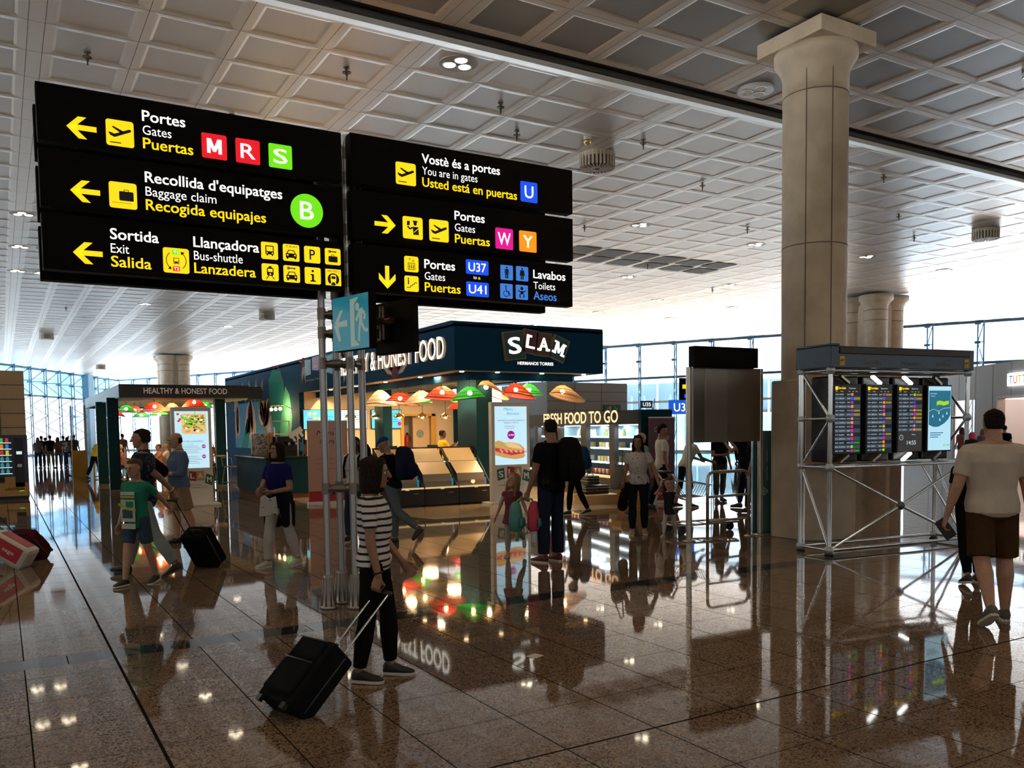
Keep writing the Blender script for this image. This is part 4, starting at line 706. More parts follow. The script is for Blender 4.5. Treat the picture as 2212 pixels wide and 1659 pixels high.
def rollup(x, y, w, h, rz, lab, bg, l1, l2, ink_, foot):
    o = thing('rollup_banner', (x, y, 0), lab, 'banner', rz=rz); b = MB(); b.box(-w/2-.03, -.1, 0, w/2+.03, .1, .08); b.build('base', o, foot, .01); b = MB(); b.m(bg).box(-w/2, -.008, .08, w/2, .008, h); c = CV(b, (-w/2, -.009, 0), (1, 0, 0), (0, 0, 1)); c.text(l1, w*.22, h*.84, w*.5, .11, ink_, .01, 1, .3); c.text(l2, w*.3, h*.74, w*.5, .11, ink_, .01, 1, .3)
    for k in range(3): c.rect(w*.2, h*(.55-.06*k), w*.75, h*(.553-.06*k), ink_, 1)
    c.rect(0, .08, w, .32, mat('banner red', (.4, .02, .03), .5), 1); b.build('printed_sheet', o); b = MB(); b.box(-w/2, -.012, h, w/2, .012, h+.03); b.build('top_rail', o, steelc)
rollup(12.78, 14.88, .66, 1.92, -.19, 'plum roll-up banner at the end of the fridge wall', mat('banner plum', (.13, .05, .085), .55), 'Comida', 'Deli', petal, steelc)
rollup(6.62, 19.6, .95, 1.95, -.1, 'pink roll-up banner behind the tube post', mat('banner pink', (.55, .33, .28), .55), 'Menú', 'Ibérico', mat('banner ink', (.06, .03, .03), .6), whitep)
# small kiosk with posts
def hk():
    o = thing('food_kiosk', (3.14, 28.3, 0), 'smaller teal food kiosk canopy on posts lettered HEALTHY & HONEST FOOD', 'kiosk'); b = MB(); X0, X1, Y0, Y1 = 3.12, 7.42, 28.3, 40.4
    b.m(mat('canopy teal', (.012, .11, .17), .5)).box(X0, Y0, 2.82, X0+.12, Y1, 3.22); b.m(dark).box(X0+.0, Y0-.02, 2.83, 6.97, Y0+.1, 3.23); b.box(6.97, Y0+.05, 2.80, X1, Y0+.16, 3.14); b.m(navy).box(X0, Y1-.12, 2.82, X1, Y1, 3.22); b.box(X0+.1, Y0+.1, 3.16, X1, Y1-.1, 3.2); part(o, 'fascia', b)
    b = MB(); b.box(X0+.12, Y0+.1, 2.9, X1, Y1-.12, 2.93); part(o, 'slatted_ceiling', b, mat('slat brown', (.10, .07, .05), .5)); b = MB()
    for i in range(14): b.box(X0+.12, Y0+.5+i*.8, 2.85, X1, Y0+.62+i*.8, 2.9)
    part(o, 'slat', b, steelc)
    for x, y in ((2.9, 29.3), (2.93, 33.2), (6.2, 29.6)): b = MB(); b.m(teal).box(x, y, 0, x+.30, y+.42, 2.86); p_ = part(o, 'post', b, None, .01); b = MB(); b.m(mat('post edge', (.02, .16, .22), .3)).box(x-.03, y+.05, 0, x, y+.1, 2.86); part(p_, 'edge_strip', b)
    mb = MB(); c = CV(mb, (3.81, Y0-.022, 2.955), (1, 0, 0), (0, 0, 1)); c.text('HEALTHY & HONEST FOOD', 0, 0, 2.47, .17, mat('dim letters', (.5, .42, .34), .5, 0, (.55, .45, .36), .30), .008, 1, depth=.02); part(o, 'lettering', mb)
hk()
for y in (30.5, 33.5): lamp('small_kiosk_downlight', 'AREA', (5.0, y, 2.84), KL*.8, (1, .6, .28), shape='DISK', size=.5)
# ---------------------------------------------------------------- departures board, barriers, shop front, machines
chrome = mat('chrome', (.62, .64, .67), .16, .95); stl = mat('satin steel', (.46, .42, .36), .25, .9); node = mat('node grey', (.42, .46, .50), .35, .4); hdrm = mat('header navy', (.012, .032, .06), .22, .2)
def departures():
    o = thing('departures_board', (9.31, 7.51, 0), 'chrome lattice frame holding four flight screens under a dark header', 'departures board', rz=atan2(-.1164, .9932)); W, D = 2.56, .52
    C4 = [(0, 0), (0, D), (W, 0), (W, D)]
    for x, y in C4:
        b = MB(); b.cyl((x, y, .04), (x, y, 2.45), .03 if (x, y) != (0, D) else .05, n=14); b.build('upright', o, chrome)
    def rod(a, c, r=.018, nm='rod'): b = MB(); b.cyl(a, c, r, n=10); b.build(nm, o, chrome)
    for z in (.07, 1.16, 2.43):
        for (x0, y0), (x1, y1) in (((0, 0), (W, 0)), ((0, D), (W, D)), ((0, 0), (0, D)), ((W, 0), (W, D))): rod((x0, y0, z), (x1, y1, z), .02)
    m = (W/2, 0, .60)
    for x, z in ((0, .07), (0, 1.16), (W, .07), (W, 1.16)): rod((x, 0, z), m)
    for x in (0, W): rod((x, D, .07+1.09), (x, 0, .07)); rod((x, D, 1.16), (x, 0, 1.8)); rod((x, D, 2.43), (x, 0, 1.8)); rod((x, 0, 1.8), (x, D, 1.8))
    rod((W*.88, D, 1.16), (W, 0, .07))
    for x, y, z in [(x, y, z) for x, y in C4 for z in (.07, 1.16, 1.8, 2.43)]+[m]: b = MB(); b.ball((x, y, z), .062, 14, 9); b.build('node', o, node if (x, y, z) != m else mat('node dark', (.12, .11, .1), .35, .5))
    for x, y in C4: b = MB(); b.lathe([(.06, 0), (.06, .02), (.03, .03)], (x, y, 0), 12); b.build('foot', o, dark)
    b = MB(); b.m(hdrm).box(-.05, -.06, 2.46, W+.05, D+.06, 2.74); b.box(-.05, -.06, 2.74, .1, D+.06, 2.77); b.m(dark).box(.09, -.075, 2.64, W-.04, -.055, 2.73); b.box(.09, D, 2.74, W, D+.03, 2.79); h = b.build('header', o, None, .008)
    mb = MB(); c = CV(mb, (0, -.062, 2.46), (1, 0, 0), (0, 0, 1)); fade = mat('faded letters', (.16, .145, .13), .5); yf = mat('faded yellow', (.62, .36, .03), .5)
    for x in (.09, 2.41): c.rect(x, .03, x+.09, .15, yf, 1); pic_plane(c, x-.005, .045, .095, 2)
    for t, x, w in (('Sortides', .54, .30), ('Departures', 1.2, .36), ('Salidas', 1.86, .28)): c.text(t, x, .045, w, .065, fade, .005, 1)
    mb.build('header_lettering', h)
    for i in range(4):
        x = .17+.578*i; b = MB(); b.cbox((x+.225, .33, 1.79), (.5, .34, 1.15)); b.build('screen_housing', o, dark, .02)
        b = MB(); b.box(x-.02, .10, 1.32, x+.47, .16, 2.26); s = b.build('screen', o, dark, .006)
        mb = MB(); c = CV(mb, (x, .098, 1.34), (1, 0, 0), (0, 0, 1)); w, hh = .45, .9; rr = random.Random(i+2); bgm = glow('board dark', (.006, .007, .010), .8); al_ = glow('board row', (.035, .055, .085), .8); tx = glow('board text', (.55, .72, .82), .8); gcol = [blu, grn, mag, orn, glow('badge violet', (.25, .06, .55), .8), glow('badge pink', (.75, .25, .3), .8)]; st = glow('status ochre', (.32, .22, .02), .8); sg = glow('status green', (.01, .28, .03), .8)
        if i < 3:
            c.rect(0, 0, w, hh, bgm, 1); c.rect(.01, hh-.062, .055, hh-.015, yel, 2); c.text('Sortides', .065, hh-.05, .13, .03, yel, .02, 2); c.text('Departures', .25, hh-.047, .12, .02, tx, .005, 2); n_ = 15 if i < 2 else 10; top = hh-.085; st_ = (top-.01)/15
            for a, q in (('Hora', .02), ('Destí', .1), ('Vol', .24), ('Porta', .31), ('Estat', .37)): c.text(a, q, top, .03 if a != 'Destí' else .05, .012, yel, 0, 2)
            for r in range(n_):
                z = top-.008-st_*(r+1)
                if r % 2: c.rect(0, z, w, z+st_, al_, 2)
                c.text('%02d:%02d' % (15+r//4, (r*13) % 60), .012, z+.017, .05, .018, tx, .01, 3); c.text(('PARIS', 'ROMA', 'LISBOA', 'LONDRES', 'BERLIN', 'ZURICH', 'MALLORCA', 'BILBAO')[rr.randrange(8)], .08, z+.017, .07+.05*rr.random(), .018, tx, .01, 3); c.text('%d%d' % (rr.randrange(10, 99), rr.randrange(10, 99)), .215, z+.017, .06, .018, tx, .01, 3); c.rect(.287, z+.01, .325, z+st_-.01, gcol[rr.randrange(6)], 3)
                if rr.random() < .7: c.rect(.335, z+.012, w-.005, z+st_-.014, sg if i == 0 and r > 10 else st if rr.random() < .7 else al_, 3)
            if i == 2: c.rect(0, 0, w, top-.01-st_*10, glow('board grey', (.03, .028, .027), .8), 2); c.arc(.06, .19, .035, .006, 0, 360, tx, 3, 20); c.line([(.06, .19), (.06, .21)], .004, tx, 3); c.line([(.06, .19), (.075, .19)], .004, tx, 3); c.text('14:55', .17, .09, .17, .055, tx, .01, 3); c.text('Hora', .26, .22, .07, .02, tx, 0, 3)
        else:
            lb = glow('advert pale', (.42, .70, .86), 1.); db = glow('advert teal', (.01, .13, .21), 1.); c.rect(0, 0, w, hh, lb, 1); c.poly([(.01, .36), (.10, .33), (.20, .33), (.32, .38), (.40, .44), (.44, .50), (.44, .84), (.01, .84)], db, 2)
            c.poly([(.16, .63), (.22, .645), (.30, .63), (.40, .65), (.40, .70), (.30, .685), (.22, .70), (.16, .685)], glow('advert lime', (.34, .62, .01), 1), 3); c.line([(.01, .55), (.1, .58), (.2, .55), (.3, .59), (.44, .6)], .005, lb, 3)
            for px, pz in ((.07, .47), (.19, .52), (.27, .47), (.21, .42), (.35, .51)): c.poly([(px, pz), (px+.03, pz-.01), (px+.02, pz+.04)], lb, 3)
            c.text('Benvinguts', .04, .79, .12, .022, lb, .01, 3); c.text('Welcome', .04, .755, .09, .018, lb, .01, 3)
            for k in range(3): c.rect(.04, .24-k*.03, .3-.05*k, .252-k*.03, db, 2)
            c.poly([(.30, .06), (.33, .1), (.335, .055)], grn, 2); c.text('vueling' if False else 'info', .36, .06, .06, .025, db, .01, 2)
        mb.build('display_face', s)
        for z0, z1, lit in ((2.36, 2.27, i in (1, 2)), (1.22, 1.31, i == 2)): b = MB(); b.m(glow('tube lamp', (1, 1, .96), 6) if lit else stl).bar((x+.05, -.01 if False else .06, z0), (x+.24, .10, z1), .05, .03); b.build('strip_lamp' if lit else 'bracket', o)
departures()
def steel_board():
    o = thing('steel_panel_stand', (8.8, 9.63, 0), 'brushed steel panel on two posts with black sign on top', 'panel stand', rz=atan2(-.07, 1.42)); W = 1.42
    for x in (0, W): b = MB(); b.cyl((x, 0, .01), (x, 0, 2.6), .042, n=18); b.build('post', o, stl); b = MB(); b.lathe([(.10, 0), (.10, .015), (.05, .03)], (x, 0, 0), 18); b.build('foot', o, stl)
    b = MB(); b.m(mat('panel steel', (.30, .27, .235), .33, .85)).box(.06, -.03, 1.48, W+.02, .05, 2.6); b.build('steel_panel', o, None, .004)
    b = MB(); b.m(mat('panel dull', (.36, .33, .30), .42, .8)).box(.28, -.036, 1.485, .70, -.03, 2.595); b.box(.70, -.034, 1.485, .72, -.03, 2.595); b.build('mirror_strip', o)
    b = MB(); b.box(-.02, -.16, 2.60, 1.22, -.02, 2.90); b.build('black_sign', o, black, .005)
steel_board()
def hoop():
    o = thing('steel_barrier', (9.07, 9.52, 0), 'low stainless hoop barrier with two cross bars in front of the luggage cart', 'barrier', rz=atan2(.04, .9)); W = .90; pts = [(0, 0, .01), (0, 0, .92)]+[(.11-.11*cos(R(a)), 0, .92+.11*sin(R(a))) for a in (30, 60, 90)]+[(W-.11+.11*sin(R(a)), 0, .92+.11*cos(R(a))) for a in (0, 30, 60)]+[(W, 0, .92), (W, 0, .01)]
    b = MB(); b.tube(pts, .024, 12); b.build('hoop', o, stl)
    for z in (.29, .66): b = MB(); b.cyl((.02, 0, z), (W-.02, 0, z), .019, n=12); b.build('cross_bar', o, stl)
    for x in (0, W): b = MB(); b.lathe([(.07, 0), (.07, .015), (.03, .025)], (x, 0, 0), 16); b.build('foot', o, stl)
hoop()
def cart():
    o = thing('luggage_cart', (9.85, 10.45, 0), 'wire airport luggage cart behind the steel barrier', 'luggage cart', rz=R(-14)); wm = mat('cart wire', (.5, .46, .42), .28, .85)
    b = MB(); b.tube([(-.62, -.27, .14), (.55, -.2, .16), (.62, 0, .16), (.55, .2, .16), (-.62, .27, .14)], .018, 8); b.tube([(-.62, -.27, .14), (-.62, .27, .14)], .018, 8)
    for i in range(5): b.tube([(-.45+i*.2, -.24, .15), (-.45+i*.2, .24, .15)], .008, 6)
    b.build('deck', o, wm)
    b = MB()
    for y in (-.27, .27): b.tube([(-.62, y, .14), (-.72, y, .5), (-.60, y, .85), (-.70, y, 1.0)], .018, 8)
    b.tube([(-.60, -.27, .62), (-.60, .27, .62)], .012, 6); b.build('push_frame', o, wm)
    b = MB(); b.tube([(-.70, -.3, 1.0), (-.70, .3, 1.0)], .022, 8); b.build('handle', o, dark)
    b = MB()
    for i in range(7): y = -.24+i*.08; b.tube([(-.62, y, .86), (-.42, y, .58), (-.1, y, .60), (.0, y, .78)], .006, 6)
    for z, x in ((.86, -.62), (.78, .0)): b.tube([(x, -.26, z), (x, .26, z)], .01, 6)
    for y in (-.26, .26): b.tube([(-.62, y, .86), (-.3, y, .84), (.0, y, .78)], .01, 6)
    b.build('basket', o, wm)
    for x, y in ((-.5, -.24), (-.5, .24), (.5, 0)): b = MB(); b.cyl((x, y-.02, .07), (x, y+.02, .07), .07, n=16); b.m(stl); b.bar((x, y-.03, .07), (x, y-.03, .15), .012); b.bar((x, y+.03, .07), (x, y+.03, .15), .012); b.build('wheel', o, dark)
    for i, (w_, lab) in enumerate(((.5, ''),)): pass
cart()
o = thing('green_totem', (10.60, 9.86, 0), 'dark green information totem standing against the stone column', 'totem', rz=-.72); b = MB(); b.m(mat('totem green', (.006, .085, .07), .25)).box(-.17, -.17, 0, .17, .17, 1.64); b.build('body', o, None, .01)
mb = MB(); c = CV(mb, (-.17, -.1715, 0), (0, 0, 1), (-1, 0, 0)); pale = mat('totem print', (.35, .5, .46), .5); c.o = V((-.02, -.1725, .85)); c.text('DESFIBRIL·LADOR', 0, 0, .6, .045, pale, .01, 1); c.text('Desfibrilador  Defibrillator', 0, -.08, .5, .022, pale, 0, 1); mb.build('lettering', o)
mb = MB(); c = CV(mb, (-.05, -.172, .62), (1, 0, 0), (0, 0, 1)); c.arc(.05, .05, .05, .012, 0, 360, pale, 1, 16); c.line([(.05, -.02), (.05, .12)], .014, pale, 1); c.line([(-.02, .05), (.12, .05)], .014, pale, 1); mb.build('cross_emblem', o)
# shop front at the right
def shop():
    dd = V((.5217, .8554, 0)); o = thing('shop_front', (35.52, 21.85, 0), 'white panelled shop front with lit coloured letters at the hall edge', 'shop', rz=atan2(.8554, .5217)); wpn = mat('white panel', (.62, .64, .66), .4); D = .3   # local x runs away from the camera, +y faces the hall
    for x0, x1, z0, z1 in ((-12, -2.68, 2.7, 4.06), (-2.68, -1.06, 0, 4.06), (-1.06, .72, 2.68, 4.06), (-1.06, .72, 0, .18), (.72, 5.5, 0, 4.06)): b = MB(); b.box(x0, -D, z0, x1, 0, z1); b.build('wall_panel', o, wpn)
    b = MB()
    for x in (-1.1, -2.4, -3.7, -5, .25, 1.6, 2.9): b.box(x-.012, 0, 2.7 if x < -2.68 or -1.06 < x < .72 else 0, x+.012, .004, 4.06)
    b.build('panel_joint', o, mat('grey joint', (.2, .2, .21), .6))
    b = MB(); b.m(steelc).box(-2.78, -.3, 0, -2.68, .02, 2.74); b.box(-12, -.3, 2.66, -2.68, .02, 2.76); b.build('opening_frame', o)
    b = MB(); b.m(mat('shop interior', (.75, .55, .45), .6)).box(-12, -5, 0, .72, -4.9, 2.8); b.m(glow('shop ceiling', (1, .78, .68), 1.8)).box(-12, -4.9, 2.72, .7, -.3, 2.75); b.m(wpn).box(.72, -5, 0, .8, -.3, 2.8); b.build('interior', o)
    rr = random.Random(5); b = MB(); cs = [mat('sweet %d' % i, c, .4) for i, c in enumerate(((.7, .04, .03), (.8, .3, .03), (.8, .6, .05), (.1, .5, .1), (.75, .15, .4), (.8, .75, .7)))]
    for i in range(90): x = -2.9-rr.random()*2.5; b.m(cs[rr.randrange(6)]).ball((x, -1.2-rr.random()*.6, .9+rr.random()*1.6), .05+.07*rr.random(), 8, 6)
    for i in range(8): b.m(cs[5]).box(-5.5, -1.9, .4+i*.28, -2.8, -1.2, .43+i*.28)
    b.build('sweet_shelves', o)
    b = MB()
    for i in range(16): x = -1.0+.11*i; b.m(cs[(i*5) % 6]).box(x, -1.0, .3+.3*(i % 5), x+.09, -.8, .55+.3*(i % 5))
    b.m(wpn).box(-1.05, -1.2, .18, .7, -1.15, 2.6); b.build('window_display', o)
    b = MB(); b.add([(-1.06, -.05, .18), (.72, -.05, .18), (.72, -.05, 2.68), (-1.06, -.05, 2.68)], [(0, 1, 2, 3)]); b.build('window_pane', o, glass('shop glass', (.95, .95, .95), .06))
    mb = MB(); mb.m(glow('sign halo', (1, .98, .9), 2.0)).box(-5.1, .03, 3.12, -3.55, .08, 3.60); c = CV(mb, (-3.66, .085, 3.2), (-1, 0, 0), (0, 0, 1))
    for i, (t, cc) in enumerate(zip('TUTTI', ((.02, .2, .62), (.7, .06, .02), (.8, .4, .02), (.05, .45, .1), (.5, .03, .3)))): c.text(t, .03+.29*i, 0, .24, .30, glow('sweet letter %d' % i, cc, .9), .03, 1)
    mb.build('lit_sign', o)
    b = MB(); b.box(1.5, -1.2, 4.06, 6.5, -.2, 4.32); b.build('roof_unit', o, dark)
shop()
# stone-clad block and vending machine at the hall's near-left side
def block(name, x0, y0, x1, y1, z1, lab, m, rows, cols):
    o = thing(name, (x0, y0, 0), lab, 'wall block'); b = MB(); b.box(x0, y0, 0, x1, y1, z1); part(o, 'cladding', b, m); b = MB()
    for i in range(1, rows): z = z1*i/rows; b.box(x0-.003, y0-.006, z-.012, x1+.003, y0, z+.012); b.box(x1, y0, z-.012, x1+.005, y1, z+.012)
    for i in range(1, cols): x = x0+(x1-x0)*i/cols; b.box(x-.012, y0-.006, 0, x+.012, y0, z1)
    part(o, 'joint', b, joint); return o
block('clad_block', -4.2, 27.3, .62, 31, 3.5, 'beige clad service block behind the vending machine', mat('beige cladding', (.58, .40, .23), .5), 9, 8)
block('clad_block', 20.9, 32.0, 25.4, 36, 3.78, 'grey clad service block with green exit sign above the fridge wall', mat('grey cladding', (.40, .37, .33), .5), 9, 3)
o = thing('exit_sign', (24.0, 31.9, 2.5), 'small green exit sign on the grey clad block', 'sign'); b = MB(); b.box(23.98, 31.93, 2.42, 24.95, 31.99, 2.78); part(o, 'panel', b, mat('exit deep green', (.005, .11, .035), .4)); mb = MB(); c = CV(mb, (23.98, 31.925, 2.42), (1, 0, 0), (0, 0, 1)); pe = mat('exit pale', (.45, .55, .3), .5); c.rect(.3, .06, .42, .3, pe, 1); c.poly([(.16, .06), (.28, .2), (.22, .28)], pe, 1); c.line([(.62, .28), (.76, .1)], .04, pe, 1); c.line([(.76, .22), (.76, .1), (.64, .1)], .04, pe, 1); part(o, 'pictogram', mb)
def vending():
    o = thing('vending_machine', (-.2, 26.6, 0), 'blue vending machine with lit drinks window and delikia lettering', 'vending machine'); vb = mat('vending blue', (.025, .05, .11), .35); b = MB(); b.box(-1.0, 26.62, .06, .62, 27.28, 1.74); part(o, 'cabinet', b, vb, .02); b = MB(); b.box(-.96, 26.66, 0, .58, 27.2, .06); part(o, 'base', b, dark)
    b = MB(); b.m(mat('vending wood', (.55, .30, .08), .5)).box(-.98, 26.6, .1, .60, 26.625, .46); b.box(.06, 26.6, .46, .3, 26.625, .62); c = CV(b, (.0, 26.598, .26), (1, 0, 0), (0, 0, 1)); c.text('delikia', .06, 0, .44, .075, ink, .01, 1, .25); c.line([(.38, -.03), (.5, -.02)], .015, grn, 1); part(o, 'kick_panel', b)
    b = MB(); b.m(mat('vending inside', (.04, .07, .09), .5)).box(-.95, 26.612, .64, .26, 26.618, 1.66); b.m(glow('vending light', (.7, .9, 1), 1.5))
    for i in range(6): b.box(-.93, 26.60, .70+i*.165, .24, 26.616, .712+i*.165)
    part(o, 'shelf', b); b = MB(); b.box(.30, 26.60, .34, .52, 26.62, 1.66); part(o, 'control_panel', b, dark); b = MB(); b.m(glow('vend lcd', (.6, .75, .9), 1)).box(.35, 26.59, 1.22, .48, 26.602, 1.30); b.m(stl).box(.36, 26.59, .88, .47, 26.602, .96); part(o, 'display', b); b = MB(); b.box(-.9, 26.605, .50, .04, 26.625, .60); part(o, 'delivery_flap', b, ink)
    return o
vending()
cs = [glow('can orange', (.75, .3, .03), .7), glow('can green', (.1, .5, .12), .6), glow('can yellow', (.75, .6, .05), .7), glow('can blue', (.05, .3, .6), .6), glow('can red', (.6, .05, .04), .6), glow('bottle teal', (.08, .35, .4), .5)]
pr_ = {}
for r_ in range(6):
    for k in range(9):
        x = -.86+k*.125; z = .713+r_*.165; m = cs[(k*3+r_) % 5] if r_ > 2 else cs[5]; key = m.name
        if key not in pr_: b = MB(); b.lathe([(.03, 0), (.038, .01), (.038, .08), (.018, .11), (.015, .125)] if r_ <= 2 else [(.036, 0), (.036, .115), (.03, .12)], n=10); q = pr_[key] = b.build('drink_bottle' if r_ <= 2 else 'drink_can', None, m)
        else: q = dup(pr_[key])
        q.location = (x, 26.56, z); tag(q, 'small drink or snack on a lit shelf of the vending machine', 'drink', 'drinks in the vending machine')
# gate signs hung far off
o = thing('gate_sign', (19.7, 22, 2.2), 'blue hanging gate sign lettered U3 beside the plum banner', 'sign'); b = MB(); b.box(19.28, 22.0, 2.14, 20.35, 22.08, 2.62); part(o, 'panel', b, glow('gate blue', (.004, .10, .62), .9)); mb = MB(); c = CV(mb, (19.28, 21.998, 2.14), (1, 0, 0), (0, 0, 1)); c.text('U37', .16, .10, .76, .27, whi, .02, 1); part(o, 'lettering', mb); b = MB(); b.m(black).box(19.74, 22.0, 2.62, 20.4, 22.08, 3.36); b.m(yel).box(19.82, 21.99, 3.0, 20.0, 22.0, 3.14); b.m(blu).box(19.9, 21.99, 2.7, 20.1, 22, 2.82); part(o, 'upper_panel', b, None); b = MB(); b.cyl((20.2, 22.2, 0), (20.2, 22.2, 3.36), .05, n=10); part(o, 'mast', b, stl)
o = thing('gate_sign', (24.9, 30, 2.6), 'small distant blue gate sign lettered U35 against the glass wall', 'sign'); b = MB(); b.box(24.6, 30, 2.58, 25.25, 30.06, 2.90); part(o, 'panel', b, mat('gate navy', (.01, .05, .25), .4)); mb = MB(); c = CV(mb, (24.6, 29.998, 2.58), (1, 0, 0), (0, 0, 1)); c.text('U35', .1, .08, .45, .16, whi, .02, 1); part(o, 'lettering', mb); b = MB(); b.bar((25.28, 30.03, 2.0), (25.4, 30.03, 3.0), .03); b.cyl((25.28, 30.03, 0), (25.28, 30.03, 2.6), .03, n=8); part(o, 'mast', b, stl)
# ---------------------------------------------------------------- ceiling fittings
lit_l = glow('downlight lit', (1, .86, .62), 14); ringm = mat('fitting ring', (.75, .74, .72), .3, .3); unlit = mat('reflector', (.5, .42, .32), .15, .8)
def trio(x, y, on, lab, grp):
    o = thing('downlight_cluster', (x, y, 7.5), lab, 'ceiling light', grp); b = MB(); b.cyl((0, 0, .0), (0, 0, .06), .31, n=28); b.build('plate', o, ringm if not on else mat('fitting grey', (.4, .36, .32), .4))
    for a in (20, 140, 260): b = MB(); p = (.145*cos(R(a)), .145*sin(R(a))); b.m(lit_l if on else unlit).cyl((*p, -.012), (*p, .01), .09, n=18); b.m(ringm).lathe([(.115, -.01), (.115, .01), (.09, .01), (.09, -.01), (.115, -.01)], (*p, 0), 18, False); b.build('lamp', o)
    return o
t1 = trio(6.48, 12.38, 1, 'lit three-lamp downlight above the gap between the black signs', None); t2 = trio(11.5, 10.9, 0, 'unlit white three-lamp downlight beside the stone column', None)
G = 'distant lit three-lamp downlights in the bright ceiling'; n0 = 0
for x in (-4.3, .75, 1.5, 5.8, 10.9, 16, 21, 26, 31):
    for y in (19.5, 26, 30.5, 35, 41, 48):
        if x < 4 and y > 40: continue
        if ((x*7+y*3) % 5 > 3.6): continue
        o = dup(t1, loc=(x, y+.35*((x*3) % 2), 7.5), label='small lit three-lamp downlight in the bright far ceiling', group=G); n0 += 1
for x, y in ((1.4, 8.5), (6.5, 5.0), (6.48, 12.38), (1.4, 15), (11.5, 5), (-4, 10), (1.4, 1.5), (6.5, -2), (16, 12), (16, 4), (11, 16.5), (4, 21)): lamp('downlight', 'SPOT', (x, y, 7.42), DL, (1, .74, .46), (x, y, 0), spot_size=2.2, spot_blend=.8, shadow_soft_size=.25)
bronze = mat('bronze', (.10, .075, .045), .4, .6)
def sprinkler():
    b = MB(); b.cyl((0, 0, -.02), (0, 0, .04), .05, n=12); b.cyl((0, 0, -.14), (0, 0, -.02), .02, n=8); b.cyl((0, 0, -.09), (0, 0, -.075), .07, n=10); b.cyl((0, 0, -.2), (0, 0, -.14), .012, n=8); return b.build('sprinkler', None, bronze)
sp0 = None
for u in ((1.38, 14.75), (5.0, 13.4), (3.87, 16.3), (7.9, 13.5), (8.9, 14.6), (8.1, 18.6), (9.0, 22), (11.4, 13.8), (14.6, 15.5), (15.6, 13.9), (14.6, 20.3), (15.5, 26), (17.9, 13.0), (19.0, 18.3), (21.6, 15.2), (23.8, 20.5), (24.5, 16.7), (26, 27), (9.8, 31), (6.8, 34), (13, 37), (2.8, 44), (20, 24), (11.8, 20.5)):
    o = sp0.copy() if sp0 else sprinkler()
    if sp0: COL.objects.link(o)
    sp0 = sp0 or o; o.location = (*u, 7.52); tag(o, 'small bronze sprinkler hanging from a ceiling coffer', 'sprinkler', 'sprinklers across the ceiling')
o = thing('dome_camera', (10.3, 14.2, 7.5), 'small glass dome on the ceiling right of the black signs', 'ceiling dome'); b = MB(); b.ball((0, 0, -.08), .075, 14, 10); b.build('dome', o, mat('amber dome', (.5, .38, .12), .1, .6)); b = MB(); b.cyl((0, 0, -.05), (0, 0, .04), .08, n=14); b.build('base', o, ringm)
o = thing('dome_camera', (15.0, 8.2, 7.53), 'small chrome dome on the dark ceiling beyond the stone column', 'ceiling dome'); b = MB(); b.ball((0, 0, -.06), .07, 14, 10); b.build('dome', o, chrome); b = MB(); b.cyl((0, 0, -.04), (0, 0, .04), .075, n=14); b.build('base', o, ringm)
def diffuser(x, y, lab, z=7.5):
    o = thing('drum_diffuser', (x, y, z), lab, 'air diffuser', 'round drum air diffusers on the ceiling'); r = .36; dm = mat('diffuser beige', (.42, .36, .28), .45); b = MB(); b.cyl((0, 0, -.28), (0, 0, -.04), r*.93, n=28); b.build('drum', o, mat('diffuser dark', (.10, .085, .06), .5)); b = MB()
    for i in range(28): a = 2*pi*i/28; b.bar((r*cos(a), r*sin(a), -.30), (r*cos(a), r*sin(a), -.02), .045, .03, (cos(a), sin(a), 0)); b.bar((.05*cos(a), .05*sin(a), -.30), (r*cos(a), r*sin(a), -.30), .022, .02)
    b.build('vane', o, dm); b = MB(); b.cyl((0, 0, -.10), (0, 0, .0), r*1.02, n=28); b.build('collar', o, dm)
for x, y, lab in ((11.1, 14.95, 'round drum diffuser just right of the top black sign'), (25.6, 15.1, 'round drum diffuser on the ceiling right of the stone column'), (11.4, 42.3, 'distant drum diffuser beside a dark ceiling dome'), (2.5, 55.9, 'distant drum diffuser near the far-left glazing'), (7.5, 80, 'tiny drum diffuser above the small kiosk canopy')): diffuser(x, y, lab)
o = thing('ceiling_grille', (20, 23.5, 7.5), 'two rows of dark open ceiling grilles beyond the black signs', 'ceiling grille'); b = MB(); gm = mat('grille grey', (.10, .095, .085), .6)
for i in range(6):
    for j in range(2): x = 16.0+i*1.2+j*.15; y = 22.6+j*1.09; b = MB(); b.m(gm).box(x-20, y-23.5, -.012, x+.95-20, y+.88-23.5, .0); b.build('grille', o)
# ---------------------------------------------------------------- things on the bar counter and in the kiosk
def small(name, fn, loc, lab, cat, m=None, group=None, rz=0.):
    b = MB(); fn(b); o = b.build(name, None, m); o.location = loc; o.rotation_euler = (0, 0, rz); return tag(o, lab, cat, group)
ZB = 1.086; gls = mat('bottle glass green', (.02, .16, .05), .15); gb = mat('bottle glass brown', (.12, .045, .012), .15); oj = mat('juice', (.72, .32, .02), .3); cupm = mat('cup clear', (.62, .60, .56), .3)
def bottle(b): b.lathe([(.04, 0), (.042, .02), (.042, .17), (.015, .24), (.015, .30), (.0, .302)], n=14)
def cups(b): b.lathe([(.032, 0), (.045, .34), (.047, .35), (.0, .351)], n=14)
pb = None
for i, (x, y, m, k) in enumerate(((7.02, 22.3, gls, 'green glass'), (7.10, 22.45, gls, 'green glass'), (7.72, 22.35, gb, 'brown glass'), (7.95, 22.4, gb, 'brown glass'), (8.15, 22.3, oj, 'orange juice'), (6.92, 22.35, gb, 'brown glass'))):
    small('bottle', bottle, (x, y, ZB), k+' bottle on the bar counter, '+('tallest in front of the cream wall', 'second in the pair beside the cup stacks', 'nearest the tube post', 'behind the tube post', 'next to the cup stacks', 'beside the fruit bowl')[i], 'bottle', m, 'bottles on the bar counter')
